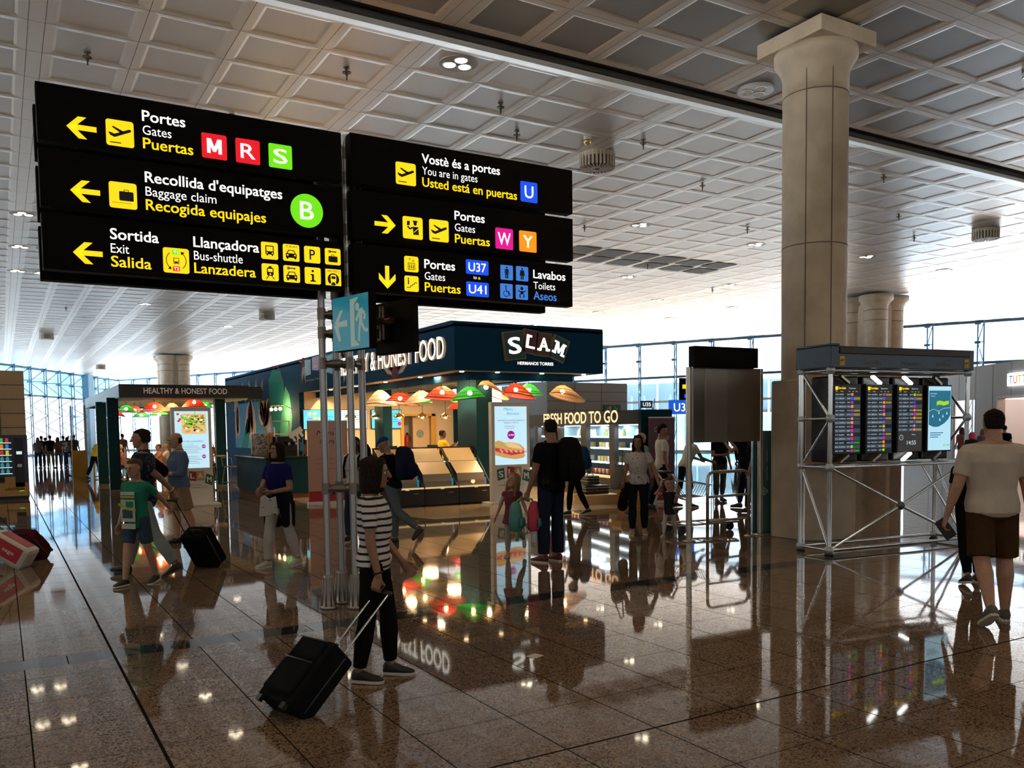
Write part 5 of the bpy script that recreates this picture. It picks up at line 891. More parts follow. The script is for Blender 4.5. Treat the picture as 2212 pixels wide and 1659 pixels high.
for i in range(6): small('cup_stack', cups, (7.20+i*.075, 22.3+.03*(i % 2), ZB), 'upright stack of clear cups on the bar counter', 'cups', cupm, 'stacks of clear cups on the bar counter')
o = thing('menu_stand', (6.02, 23.6, ZB), 'speckled glass menu stand in a wooden frame at the bar end', 'stand'); b = MB(); b.m(mat('stand wood', (.42, .27, .10), .5)).box(5.84, 23.55, ZB, 6.30, 23.65, ZB+.04); b.box(6.26, 23.55, ZB, 6.30, 23.65, ZB+.58); b.box(5.84, 23.55, ZB, 5.86, 23.65, ZB+.58); part(o, 'frame', b); m_ = mat('stand speckle', (.4, .42, .42), .4); n = N(m_); n.l(n.ramp(n.noise(n.obj(), 22, 4), [(.38, (.10, .07, .04)), (.5, (.35, .36, .36)), (.62, (.65, .68, .70))]), n.b.inputs['Base Color']); b = MB(); b.box(5.86, 23.58, ZB+.04, 6.26, 23.62, ZB+.60); part(o, 'panel', b, m_)
o = thing('coffee_machine', (6.55, 23.0, ZB), 'black coffee machine on the bar counter behind the woman in blue', 'coffee machine'); b = MB(); b.box(6.3, 22.75, ZB, 6.98, 23.2, ZB+.12); b.box(6.3, 22.95, ZB+.12, 6.98, 23.2, ZB+.52); b.box(6.3, 22.72, ZB+.36, 6.98, 23.2, ZB+.52); part(o, 'body', b, dark, .015)
for x in (6.45, 6.64, 6.83): b = MB(); b.cyl((x, 22.82, ZB+.28), (x, 22.82, ZB+.37), .035, n=12); b.cyl((x, 22.82, ZB+.30), (x, 22.66, ZB+.29), .012, n=8); part(o, 'brew_group', b, chrome)
b = MB(); b.cyl((7.12, 22.95, ZB), (7.12, 22.95, ZB+.42), .05, n=12); solo('drinks_tap', b, 'black cylindrical drinks tap on the bar counter beside the coffee machine', 'tap', m=dark)
o = thing('bread_basket', (6.28, 23.9, ZB), 'tall basket of upright baguettes on the bar counter behind the speckled stand', 'basket'); b = MB(); b.lathe([(.13, 0), (.17, .3), (.175, .32), (.16, .32), (.12, .02)], (6.42, 23.85, ZB), 18, False); part(o, 'basket', b, mat('basket', (.35, .2, .08), .6))
crust = mat('crust', (.50, .26, .08), .55)
def loaf(b): b.smooth = True; b.loft([((0, 0, 0), (.02, 0, 0), (0, .02, 0)), ((0, 0, .04), (.034, 0, 0), (0, .034, 0)), ((0, 0, .48), (.034, 0, 0), (0, .034, 0)), ((0, 0, .54), (.012, 0, 0), (0, .012, 0))], 10)
for i in range(7): a = i*.9; small('baguette', loaf, (6.42+.08*cos(a), 23.85+.08*sin(a), ZB+.05+.01*i), 'baguette standing in the basket at the bar end', 'baguette', crust, 'baguettes in the bar basket')
o = thing('bread_basket', (11.9, 20.6, 1.0), 'rack of upright baguettes beside the coffee machine in the kiosk depth', 'basket'); b = MB(); b.box(11.35, 20.4, 1.0, 12.2, 20.8, 1.75); part(o, 'stand', b, dark); b = MB(); b.box(11.4, 20.42, 1.62, 12.15, 20.78, 1.66); part(o, 'ledge', b, steelc)
for i in range(10): small('baguette', loaf, (11.44+.075*i, 20.55+.06*(i % 3), 1.76+.02*((i*5) % 3)), 'baguette in the standing rack deep in the kiosk', 'baguette', crust, 'baguettes in the kiosk rack')
o = thing('napkin_sign', (6.75, 22.55, ZB), 'white folded paper sculpture tilted above the bar counter', 'ornament'); b = MB(); Q = Matrix.Rotation(R(-32), 3, 'Y'); b.cbox((6.72, 22.5, ZB+.62), (.40, .06, .14), M=Q)
for k in (-.12, 0, .12): b.cbox(V((6.72, 22.5, ZB+.60))+Q@V((k, 0, -.10)), (.06, .05, .16), M=Q)
b.cbox((6.78, 22.5, ZB+.3), (.03, .03, .6)); part(o, 'paper', b, whitep)
o = thing('wire_shelf', (6.95, 24.9, ZB), 'open wire cabinet with a pale frame behind the bar counter', 'cabinet'); b = MB()
for x in (6.9, 7.45): b.box(x, 25.6, 1.0, x+.035, 25.65, 2.05)
for z in (1.3, 1.65, 2.03): b.box(6.9, 25.6, z, 7.48, 25.65, z+.03)
part(o, 'frame', b, mat('frame pale', (.50, .48, .42), .5))
b = MB(); b.box(6.35, 25.3, 0, 7.9, 25.8, 1.0); solo('back_cabinet', b, 'dark low cabinet behind the bar under the wire shelf', 'cabinet', m=dark)
for i in range(4): small('jar', lambda b: b.lathe([(.05, 0), (.055, .12), (.04, .15), (.0, .151)], n=12), (7.0+.13*i, 25.62, 1.33), 'small jar on the open wire cabinet', 'jar', gb if i % 2 else gls, 'jars on the wire cabinet')
o = thing('wall_lamp', (8.35, 29.2, 2.55), 'row of three warm bulbs on a brass arm over the painted wall', 'wall lamp'); b = MB(); b.tube([(8.46, 28.6, 2.5), (8.2, 28.7, 2.62), (8.0, 29.6, 2.62)], .012, 6); part(o, 'arm', b, brass)
for y in (28.75, 29.15, 29.55): b = MB(); b.ball((8.02+.1*(29.55-y), y, 2.50), .055, 10, 8); part(o, 'bulb', b, bulbm); b = MB(); b.cyl((8.02+.1*(29.55-y), y, 2.54), (8.02+.1*(29.55-y), y, 2.62), .025, n=8); part(o, 'socket', b, brass)
lamp('wall_lamp_light', 'POINT', (8.1, 29.1, 2.42), 45, (1, .62, .25), shadow_soft_size=.06)
for i, (x, y, m, k) in enumerate(((7.35, 22.55, oj, 'orange juice jug'), (7.55, 22.6, mat('bowl cream', (.6, .5, .35), .5), 'cream bowl'), (7.62, 22.25, mat('jar honey', (.55, .25, .03), .3), 'honey-coloured jar'))): small('jug' if i == 0 else 'bowl' if i == 1 else 'jar', (lambda b: b.lathe([(.06, 0), (.075, .1), (.05, .2), (.06, .24), (.0, .241)], n=14)) if i != 1 else (lambda b: b.lathe([(.05, 0), (.11, .07), (.115, .08), (.0, .06)], n=16)), (x, y, ZB), k+' on the bar counter near the cup stacks', 'tableware', m)
o = thing('payment_stand', (7.75, 18.9, .95), 'small dark till screen on the low serving counter', 'till'); b = MB(); b.cbox((7.9, 18.8, 1.25), (.3, .04, .22), M=Matrix.Rotation(R(-20), 3, 'X')); b.cyl((7.9, 18.85, .95), (7.9, 18.85, 1.2), .03, n=10); part(o, 'screen', b, dark)
b = MB(); b.cbox((0, 0, .001), (.11, .09, .002)); o = solo('paper_scrap', b, 'small scrap of white paper lying on the polished floor', 'paper', m=mat('paper', (.6, .58, .52), .7)); o.location = (3.41, 5.43, 0); o.rotation_euler = (0, 0, .3)
# ---------------------------------------------------------------- people: one continuous body each, clothes and hair as children
skinA = speck('skin light', (.40, .21, .14), (.44, .24, .16), 30, .5); skinB = speck('skin tanned', (.27, .13, .075), (.30, .15, .09), 30, .5); skinC = speck('skin brown', (.10, .045, .025), (.12, .055, .03), 30, .5)
hairD = speck('hair dark', (.008, .005, .004), (.018, .011, .008), 60, .75, spec=.12); hairB = speck('hair brown', (.06, .032, .015), (.10, .055, .028), 60, .75, spec=.15); hairF = speck('hair fair', (.22, .13, .06), (.30, .19, .09), 60, .7, spec=.2); hairG = speck('hair grey', (.35, .32, .29), (.45, .42, .38), 60, .7, spec=.2)
def cloth(name, c, rough=.92): return speck('cloth '+name, c, tuple(min(1, x*1.08+.001) for x in c), 9, rough, spec=.06)
def striped(name, c1, c2, per, duty, axis=2):
    m = mat('cloth '+name, c1, .85, spec=.2); n = N(m); sx = n.n('SeparateXYZ'); p = n.obj(); n.l(p, sx.inputs[0]); w = n.mth('ADD', sx.outputs[axis], n.mth('MULTIPLY', n.noise(p, 9, 1), .012)); t = n.mth('MODULO', n.mth('ADD', w, 10), per); n.l(n.mix(n.mth('GREATER_THAN', t, per*duty), c1, c2), n.b.inputs['Base Color']); return m
def printed(name, c1, c2, sc, th):
    m = mat('cloth '+name, c1, .85, spec=.2); n = N(m); f = n.noise(n.obj(), sc, 2); n.l(n.ramp(f, [(th, c1), (th+.03, c2)]), n.b.inputs['Base Color']); return m
eyeW = mat('eye white', (.55, .52, .5), .3); eyeD = mat('eye dark', (.02, .012, .01), .2); lipm = mat('lips', (.30, .10, .08), .5); sole_w = mat('sole white', (.62, .58, .50), .6); sole_d = mat('sole dark', (.03, .028, .026), .6)
class Rig: pass
def rotx(v, a): c, s = cos(a), sin(a); return V((v.x, v.y*c-v.z*s, v.y*s+v.z*c))
def person(label, x, y, face, h, skin=skinA, hair=hairD, style='short', top=None, sleeve=.55, bottom=None, blen=.97, shoe=None, sole=None, legs=((5, 5), (-5, 8)), fp=(0, 0), arms=None, lean=0., fat=1., fem=0, hh=None, yaw=0., nod=0., tilt=0., vox=.012, skirt=None, group=None, sit=None, hem=-.05, collar=0, fingers=True, z=0., low=0.):
    hh = hh or .228*(h/1.75)**.5*(1. if h > 1.4 else 1.03); b = (h-hh)/1.50
    o = thing('person', (x, y, z), label, 'person', group, R(face)-pi/2); P = Rig(); P.o = o
    Lk, Ls, An = .425*b, .415*b, .085*b; hipw = (.088+.004*fem)*b; legp = []
    for i, sd in enumerate((1, -1)):                     # right leg first (+x)
        a, k = legs[i][:2]; ab = legs[i][2] if len(legs[i]) > 2 else 1.5
        d1 = V((sd*sin(R(ab)), sin(R(a)), -cos(R(a)))).normalized(); s2 = R(a-k); d2 = V((sd*sin(R(ab))*.5, sin(s2), -cos(s2))).normalized(); hp = V((sd*hipw, 0, 0)); kn = hp+d1*Lk; an = kn+d2*Ls
        f = R(fp[i]); fd = V((sd*.12, cos(f), sin(f))).normalized(); fu = rotx(V((0, 0, 1)), f); legp.append((hp, kn, an, fd, fu))
    zmin = min(min((an-fd*.05*b-fu*An).z, (an+fd*.15*b-fu*An).z) for hp, kn, an, fd, fu in legp)
    P0 = V((0, 0, -zmin if sit is None else sit)); legp = [tuple(P0+v if i < 3 else v for i, v in enumerate(l)) for l in legp]
    sp = V((0, sin(R(lean)), cos(R(lean)))); fo = V((0, cos(R(lean)), -sin(R(lean)))); la = V((1, 0, 0)); at = lambda t, f=0: P0+sp*t*b+fo*f*b
    TS = [(-.09, .12, .09, 0), (-.03, .158+.012*fem, .112, -.008), (.04, .160+.012*fem, .115, -.008), (.15, .142-.016*fem, .098, .004), (.26, .150-.008*fem, .110+.01*fem, .008), (.37, .165-.012*fem, .118, .006), (.45, .170-.014*fem, .10, -.004), (.50, .135, .078, -.012), (.535, .075, .065, -.014)]
    def torso(mb, t0, t1, infl, n=18):
        S_ = []; q = [t for t in TS if t0-1e-6 <= t[0] <= t1+1e-6]
        for t in (t0, t1):
            if not any(abs(k[0]-t) < 1e-6 for k in q):
                j = max(i for i in range(len(TS)-1) if TS[i][0] <= t) if t >= TS[0][0] else 0; A, B = TS[j], TS[j+1]; u = max(0, (t-A[0])/(B[0]-A[0])); q.append((t, *[A[i]+(B[i]-A[i])*u for i in (1, 2, 3)]))
        for t, w, d, f in sorted(q):
            g = fat if -.05 < t < .4 else 1+(fat-1)*.4; S_.append((at(t, f+(fat-1)*.05*(0 < t < .3)), la*(w*(1+(g-1)*.7)+infl)*b, fo*(d*g+infl)*b))
        mb.loft(S_, n)
    body = MB()
    torso(body, -.09, .535, 0)
    sh = [at(.452)+la*sd*(.172-.012*fem)*b*(1+(fat-1)*.45) for sd in (1, -1)]
    for q in sh: body.cap(at(.515, -.02), q+sp*.012*b, .05*b, .045*b, 10)
    neck0 = at(.52, -.012); head0 = neck0+sp*(.055*b)+V((0, .012*b, 0)); kh = hh/.228
    Q = Matrix.Rotation(R(yaw), 3, 'Z') @ Matrix.Rotation(R(-nod), 3, 'X') @ Matrix.Rotation(R(tilt), 3, 'Y'); hx, hy, hz = Q@V((1, 0, 0)), Q@V((0, 1, 0)), Q@V((0, 0, 1)); chin = P0+sp*((h-hh-.0)*0)+V((0, 0, 0)); base = head0+V((0, .015*b, .0))
    HS = [(.0, .030, .028, .050), (.06, .046, .050, .036), (.16, .056, .074, .014), (.30, .066, .090, .002), (.45, .073, .099, -.002), (.60, .077, .103, -.006), (.75, .074, .099, -.010), (.87, .060, .080, -.013), (.95, .040, .054, -.014), (.995, .014, .02, -.014)]
    hp_ = lambda q, f=0, l=0: base+hz*(q*hh)+hy*f*kh+hx*l*kh
    def headloft(mb, q0, q1, sc, dy=0., n=18, tail=False): mb.loft([(hp_(q, f+dy), hx*w*sc*kh, hy*d*sc*kh) for q, w, d, f in HS if q0 <= q <= q1], n)
    body.cap(neck0-sp*.03*b, hp_(.2, -.03), (.060-.008*fem)*b*(1+(fat-1)*.5), (.054-.007*fem)*b, 12); headloft(body, 0, 1, 1.)
    body.cap(hp_(.53, .098), hp_(.36, .114), .010*kh, .0155*kh, 8); body.cap(hp_(.20, .078, -.012), hp_(.20, .078, .012), .012*kh, .012*kh, 8); body.cap(hp_(.57, .086, -.035), hp_(.57, .086, .035), .012*kh, .012*kh, 6)
    for sd in (1, -1): body.cap(hp_(.50, -.008, sd*.076), hp_(.36, .002, sd*.072), .017*kh, .011*kh, 8, .5, hx)
    U1, U2 = .29*b, .25*b; P.hand = {}; P.wr = {}; armp = []
    arms = arms or ({}, {})
    Mi = Matrix.Rotation(-(R(face)-pi/2), 3, 'Z')
    for i, sd in enumerate((1, -1)):
        a = arms[i]; s = sh[i]
        if 'to' in a:                                    # reach a world point with the wrist
            T = Mi@(V(a['to'])-o.location) if a.get('world', 1) else V(a['to']); dv = T-s; L = min(dv.length, (U1+U2)*.995); dv = dv.normalized(); c = max(-1, min(1, (U1*U1+L*L-U2*U2)/(2*U1*L))); pole = V(a.get('pole', (sd*.5, -.6, -.5))); pole = (pole-dv*pole.dot(dv)).normalized(); el = s+dv*U1*c+pole*U1*sqrt(max(0, 1-c*c)); wr = s+dv*L
        else:
            f, ab, e, iw = a.get('f', 0), a.get('ab', 9), a.get('e', 15), a.get('iw', 0); d1 = V((sd*sin(R(ab)), sin(R(f))*cos(R(ab)), -cos(R(f))*cos(R(ab)))); el = s+d1*U1; g = R(f+e); d2 = V((sd*sin(R(ab-iw)), sin(g)*cos(R(ab-iw)), -cos(g)*cos(R(ab-iw)))).normalized(); wr = el+d2*U2
        fd_ = (wr-el).normalized(); hd = V(a['hd']).normalized() if 'hd' in a else fd_; hn = V(a.get('hn', (-sd, .15, 0))); hn = (hn-hd*hn.dot(hd)).normalized(); hs = hd.cross(hn)*(1 if sd > 0 else -1)   # hs points to the thumb side
        if hs.y < 0 and 'hn' not in a: hs = -hs
        armp.append((s, el, wr, hd, hn, hs)); P.wr['RL'[i]] = wr; kb = b*(1 if h > 1.4 else .9)
        body.cap(s, el, .052*b*(1+(fat-1)*.6)*(1-.1*fem), .040*b*(1+(fat-1)*.4), 10); body.cap(el, wr, .040*b*(1+(fat-1)*.4), .026*kb, 10)
        cu = a.get('curl', .35); pc = wr+hd*.045*kb
        body.loft([(wr-hd*.012*kb, hs*.026*kb, hn*.019*kb), (wr+hd*.02*kb, hs*.034*kb, hn*.018*kb), (wr+hd*.06*kb, hs*.041*kb, hn*.016*kb), (wr+hd*.092*kb, hs*.040*kb, hn*.0135*kb), (wr+hd*.102*kb, hs*.034*kb, hn*.009*kb)], 12)
        for j, (off, ln) in enumerate(((.031, .072), (.0105, .080), (-.0105, .075), (-.031, .060))):
            p = wr+hd*.094*kb+hs*off*kb; g = cu*.7; d_ = hd*cos(g)+hn*sin(g)+hs*off*.9; p1 = p+d_.normalized()*ln*.5*kb; g = cu*1.9; d_ = hd*cos(g)+hn*sin(g)+hs*off*.6; p2 = p1+d_.normalized()*ln*.5*kb; body.cap(p, p1, .0092*kb, .0085*kb, 7); body.cap(p1, p2, .0085*kb, .007*kb, 7)
        t0 = wr+hd*.03*kb+hs*.03*kb; t1 = t0+(hd*.75+hs*.65+hn*.35*(.4+cu)).normalized()*.042*kb; t2 = t1+(hd*.9+hs*(.3-.5*cu)+hn*.5*(.3+cu)).normalized()*.034*kb; body.cap(t0, t1, .0125*kb, .0105*kb, 7); body.cap(t1, t2, .0105*kb, .0085*kb, 7)
        P.hand['RL'[i]] = o.location+Mi.transposed()@(wr+hd*.085*kb+hn*.02*kb)
    for hp, kn, an, fd, fu in legp:
        kf = 1+(fat-1)*.6; body.cap(hp, kn, .083*b*kf, .054*b*kf, 12); d = (an-kn).normalized(); back = d.cross(V((1, 0, 0))).normalized()
        if back.y > 0: back = -back
        body.cap(kn, kn+d*.13*b+back*.012*b, .054*b*kf, .057*b*kf, 12); body.cap(kn+d*.13*b+back*.012*b, an, .056*b*kf, .035*b, 12)
        body.cap(an-fd*.02*b-fu*.035*b, an+fd*.10*b-fu*.05*b, .036*b, .03*b, 10); body.cap(an+fd*.10*b-fu*.05*b, an+fd*.145*b-fu*.062*b, .03*b, .02*b, 10)
    def rem(ob, v=vox, it=3):
        for p in ob.data.polygons: p.use_smooth = True
        m = ob.modifiers.new('remesh', 'REMESH'); m.mode = 'VOXEL'; m.voxel_size = v; m.use_smooth_shade = True
        if it: s_ = ob.modifiers.new('smooth', 'SMOOTH'); s_.iterations = it; s_.factor = .5
        return ob
    rem(body.build('body', o, skin), vox*.62 if vox <= .012 else vox*.8, 2 if vox > .012 else 3)
    if vox < .02:
        for sd in (1, -1):
            e = MB(); e.m(eyeW).ball(hp_(.485, .083, sd*.031), .0125*kh, 10, 7); e.m(eyeD).ball(hp_(.485, .0885, sd*.031), .0085*kh, 10, 7); e.build('eye', o)
            e = MB(); e.cap(hp_(.565, .099, sd*.045), hp_(.575, .101, sd*.018), .0045*kh, .0055*kh, 6); e.build('eyebrow', o, hair)
        e = MB(); e.smooth = True; e.cap(hp_(.215, .094, -.016), hp_(.215, .094, .016), .006*kh, .006*kh, 8); e.build('mouth', o, lipm)
    hm = MB()
    def cap_h(q0, sc, dy, dz=0.):
        hm.loft([(hp_(q+dz, f+dy), hx*w*sc*kh, hy*d*sc*kh) for q, w, d, f in HS if q >= q0]+[(hp_(1.02+dz, -.014+dy), hx*.01*kh, hy*.012*kh)], 18)
    if style in ('short', 'bob', 'long', 'pony', 'quiff'):
        cap_h(.70, 1.08, -.004, .015); hm.loft([(hp_(.28, -.045), hx*.060*kh, hy*.054*kh), (hp_(.4, -.036), hx*.074*kh, hy*.076*kh), (hp_(.62, -.030), hx*.082*kh, hy*.083*kh), (hp_(.8, -.024), hx*.076*kh, hy*.080*kh), (hp_(.9, -.02), hx*.06*kh, hy*.06*kh)], 16)
        if style == 'quiff': hm.cap(hp_(.93, .06, -.03), hp_(.95, .055, .03), .034*kh, .034*kh, 10); hm.cap(hp_(1.0, .0), hp_(.99, .05), .045*kh, .035*kh, 10)
    if style == 'bob':
        hm.loft([(hp_(-.17, -.040), hx*.094*kh, hy*.062*kh), (hp_(.0, -.034), hx*.098*kh, hy*.078*kh), (hp_(.3, -.026), hx*.094*kh, hy*.088*kh), (hp_(.6, -.016), hx*.089*kh, hy*.097*kh), (hp_(.85, -.01), hx*.072*kh, hy*.086*kh)], 18)
        for sd in (1, -1): hm.cap(hp_(.85, .055, sd*.045), hp_(.3, .05, sd*.080), .026*kh, .020*kh, 8); hm.cap(hp_(.3, .05, sd*.080), hp_(-.1, .03, sd*.084), .02*kh, .022*kh, 8)
    if style == 'long':
        hm.loft([(hp_(-.75, -.075), hx*.075*kh, hy*.025*kh), (hp_(-.45, -.075), hx*.095*kh, hy*.036*kh), (hp_(.0, -.055), hx*.092*kh, hy*.058*kh), (hp_(.4, -.035), hx*.086*kh, hy*.08*kh), (hp_(.8, -.02), hx*.078*kh, hy*.085*kh)], 16)
        for sd in (1, -1): hm.cap(hp_(.88, .05, sd*.04), hp_(.25, .02, sd*.082), .026*kh, .022*kh, 8); hm.cap(hp_(.25, .02, sd*.082), hp_(-.5, -.0, sd*.088), .024*kh, .02*kh, 8)
    if style == 'pony': hm.cap(hp_(.8, -.11), hp_(.3, -.13), .03*kh, .024*kh, 8)
    if style == 'bald':
        hm.loft([(hp_(.25, -.03), hx*.064*kh, hy*.068*kh), (hp_(.4, -.022), hx*.077*kh, hy*.086*kh), (hp_(.6, -.022), hx*.080*kh, hy*.088*kh), (hp_(.68, -.03), hx*.07*kh, hy*.08*kh)], 16)
    if style in ('cap', 'hat'):
        cap_h(.60, 1.10, -.002, .01); hm.loft([(hp_(.62, .0), hx*.082*kh, hy*.108*kh), (hp_(.66, .0), hx*.082*kh, hy*.108*kh)], 18); hm.loft([(hp_(.63, .13), hx*.06*kh, hy*.06*kh), (hp_(.66, .13), hx*.06*kh, hy*.06*kh)], 14)
    if hm.v: rem(hm.build('cap' if style == 'cap' else 'hair', o, hair), vox if vox <= .012 else vox*.9, 2)
    def limb(mb, p, q, r0, r1, n=12, over=0.): d = (q-p).normalized(); u = d.orthogonal().normalized(); w = d.cross(u); mb.loft([(p-d*over, u*r0, w*r0), (p+(q-p)*.5, u*(r0+r1)/2, w*(r0+r1)/2), (q, u*r1, w*r1)], n)
    kf = 1+(fat-1)*.6
    if bottom:
        m = MB(); torso(m, -.09, .10, .014)
        for hp, kn, an, fd, fu in legp:
            m.cap(hp, hp+(kn-hp)*.3, .095*b*kf, .088*b*kf, 12)
            if blen > .5: limb(m, hp, kn, .094*b*kf, .067*b*kf); m.ball(kn, .067*b*kf, 12, 8); d = (an-kn); q = kn+d*((blen-.5)*2); limb(m, kn, kn+d*min(.4, (blen-.5)*2), .068*b*kf, .074*b*kf); limb(m, kn+d*min(.4, (blen-.5)*2)*.8, q, .074*b*kf, (.050+low)*b*kf)
            else: limb(m, hp, hp+(kn-hp)*blen*2, .094*b*kf, (.078+low)*b*kf)
        rem(m.build('shorts' if blen < .6 else 'trousers', o, bottom))
    if top:
        m = MB(); torso(m, hem, .515, .016)
        for i in (0, 1):
            s, el, wr = armp[i][:3]; m.ball(s, .058*b*(1+(fat-1)*.3), 12, 8); m.cap(at(.49, -.018), s+sp*.012*b, .056*b, .054*b, 10)
            if sleeve > .05:
                if sleeve <= 1: limb(m, s, s+(el-s)*sleeve, .062*b*(1+(fat-1)*.6), (.060-.006*sleeve)*b*(1+(fat-1)*.6))
                else: limb(m, s, el, .061*b, .050*b); m.ball(el, .050*b, 10, 7); limb(m, el, el+(wr-el)*(sleeve-1), .050*b, .038*b)
        if skirt: z0 = skirt[0]; m.loft([(at(.13), la*.145*b, fo*.115*b), (at(-.02, 0), la*(.17+skirt[1]*.3)*b, fo*(.135+skirt[1]*.3)*b), (at(-z0, 0), la*(.17+skirt[1])*b, fo*(.135+skirt[1])*b)], 22)
        if collar: m.loft([(at(.50, -.012), la*.08*b, fo*.07*b), (at(.56, -.016), la*.07*b, fo*.066*b)], 14)
        rem(m.build('dress' if skirt else 'shirt', o, top))
    if shoe:
        for hp, kn, an, fd, fu in legp:
            x_ = fd.cross(fu).normalized(); k = b*1.0; g = MB(); g.smooth = True; c0 = an-fu*An
            g.m(shoe).loft([(c0-fd*.058*k+fu*.04*k, x_*.022*k, fu*.034*k), (c0-fd*.04*k+fu*.05*k, x_*.036*k, fu*.048*k), (c0+fu*.055*k, x_*.041*k, fu*.052*k), (c0+fd*.05*k+fu*.045*k, x_*.042*k, fu*.042*k), (c0+fd*.11*k+fu*.034*k, x_*.047*k, fu*.030*k), (c0+fd*.165*k+fu*.028*k, x_*.040*k, fu*.022*k), (c0+fd*.195*k+fu*.024*k, x_*.018*k, fu*.012*k)], 14)
            pts = [(-.062, 0), (-.05, .03), (0, .038), (.06, .042), (.11, .049), (.165, .042), (.198, .016), (.198, -.016), (.165, -.042), (.11, -.049), (.06, -.042), (0, -.038), (-.05, -.03)]
            s_ = g.build('shoe', o); g = MB(); g.prism([(a*k, c*k) for a, c in pts][::-1], c0-fu*.002*k, fd, x_, -.022*k if False else .022*k); q = g.build('sole', s_, sole or sole_d)
            if (fd.cross(x_)).z < 0:                      # keep the sole under the foot
                for v in q.data.vertices: v.co += fu*.022*k
    P.at = lambda t, f=0, l=0: o.location+Mi.transposed()@(at(t, f)+la*l*b); P.loc = lambda t, f=0, l=0: at(t, f)+la*l*b; P.b = b; P.w2l = Mi; P.leg = legp; P.arm = armp; P.hp = hp_; P.rem = rem; return P
jean = cloth('denim', (.02, .035, .075)); blk = cloth('black', (.006, .006, .007)); wht = cloth('white', (.60, .58, .55)); khaki = cloth('khaki', (.23, .16, .09)); brn = cloth('brown', (.055, .028, .012)); blkshoe = mat('shoe black', (.01, .01, .012), .55); offw = mat('shoe pale', (.5, .45, .36), .6)
CR = -30.75                                              # compass of the picture's rightward direction, degrees
# woman with the striped shirt, nearest
p1 = person('young woman in striped shirt and black trousers pulling a black suitcase', 2.18, 5.535, CR-2, 1.545, skinB, hairD, 'bob', striped('navy stripes', (.62, .58, .54), (.012, .012, .028), .047, .66), .62, cloth('black slim', (.007, .006, .006)), .965, blkshoe, sole_w, legs=((-6, 4, 2), (11, 10, 1)), fp=(-1, -3), arms=({'to': (2.13, 5.34, .745), 'pole': (.25, -1, 0), 'curl': 1.25, 'hd': (.1, -.25, -1)}, {'f': 6, 'ab': 8, 'e': 30, 'curl': .5}), fem=1, vox=.009, hem=-.06, low=.004)
b = MB(); w_ = p1.wr['R']; e_ = p1.arm[0][1]; d = (w_-e_).normalized(); b.lathe([(.0, 0)], n=3) if False else b.tube([w_-d*.02+d.orthogonal().normalized()*.031*cos(t)+d.cross(d.orthogonal().normalized())*.031*sin(t) for t in [2*pi*i/14 for i in range(14)]], .006, 6, True); b.build('bracelet', p1.o, dark)
def suitcase(loc, rz, tilt, w, d, h, m, label, hl, hand, soft=True, bevel=.03, wheel=.03):
    # local: bottom edge with the wheels at the origin; leans by tilt about x towards +y (the puller's side)
    o = thing('suitcase', loc, label, 'suitcase', None, rz); o.rotation_euler = (-R(tilt), 0, rz)
    b = MB(); b.box(-w/2, -d/2, .03, w/2, d/2, h); q = b.build('shell', o, m, bevel); q.modifiers['bevel'].segments = 4
    if soft:
        b = MB(); b.box(-w*.40, -d/2-.028, .08, w*.40, -d/2+.01, h*.62); b.build('front_pocket', o, m, .02); b = MB(); b.box(-w*.38, -d/2-.02, h*.68, w*.38, -d/2+.01, h*.93); b.build('top_pocket', o, m, .015)
        b = MB(); z_ = mat('zip', (.06, .06, .065), .35, .6)
        for z in (h*.63, h*.945): b.tube([(-w*.40, -d/2-.022, z), (w*.40, -d/2-.022, z)], .005, 6)
        b.tube([(-w/2-.002, d*.1, .06), (-w/2-.002, d*.1, h-.03), (w/2+.002, d*.1, h-.03), (w/2+.002, d*.1, .06)], .006, 6); b.build('zip_line', o, z_)
    b = MB(); b.tube([(-.09, -.01, h-.005), (-.07, -.01, h+.028), (.07, -.01, h+.028), (.09, -.01, h-.005)], .011, 8); b.build('carry_grip', o, dark)
    b = MB()
    for x in (-.065, .065): b.cyl((x, d/2-.035, h*.7), (x, d/2-.035, h+hl), .0075, n=8)
    b.build('telescopic_tube', o, chrome if hand else dark); b = MB(); b.tube([(-.085, d/2-.035, h+hl), (.085, d/2-.035, h+hl)], .015, 10); b.build('pull_grip', o, dark)
    for x in (-w*.38, w*.38): b = MB(); b.cyl((x-.014, d/2-.02, .03), (x+.014, d/2-.02, .03), wheel, n=14); b.box(x-.022, d/2-.06, .03, x+.022, d/2-.0, .075); b.build('wheel', o, sole_d)
    for x in (-w*.36, w*.36): b = MB(); b.box(x-.02, -d/2, .0, x+.02, -d/2+.03, .04); b.build('corner_foot', o, dark)
    return o
def roll(hand, ground, label, w, d, h, m, hand_chrome=True, **kw):
    g = V((*ground, .0)); H_ = V(hand); v = H_-g; hor = sqrt(v.x**2+v.y**2); tilt = math.degrees(atan2(hor, v.z)); L = v.length; rz = atan2(v.y, v.x)-pi/2
    return suitcase((g.x, g.y, .015), rz, tilt, w, d, h, m, label, max(.06, L-h-.0), hand_chrome, **kw)
sc1 = roll(p1.hand['R'], (1.38, 5.12), 'black soft suitcase with silver pull tubes behind the woman in stripes', 0.345, .225, .50, cloth('ballistic black', (.008, .008, .009)))
b = MB(); b.m(mat('silver tag', (.45, .45, .46), .3, .6)).cbox((-.10, -.155, .50), (.03, .006, .02)); b.build('badge', sc1)
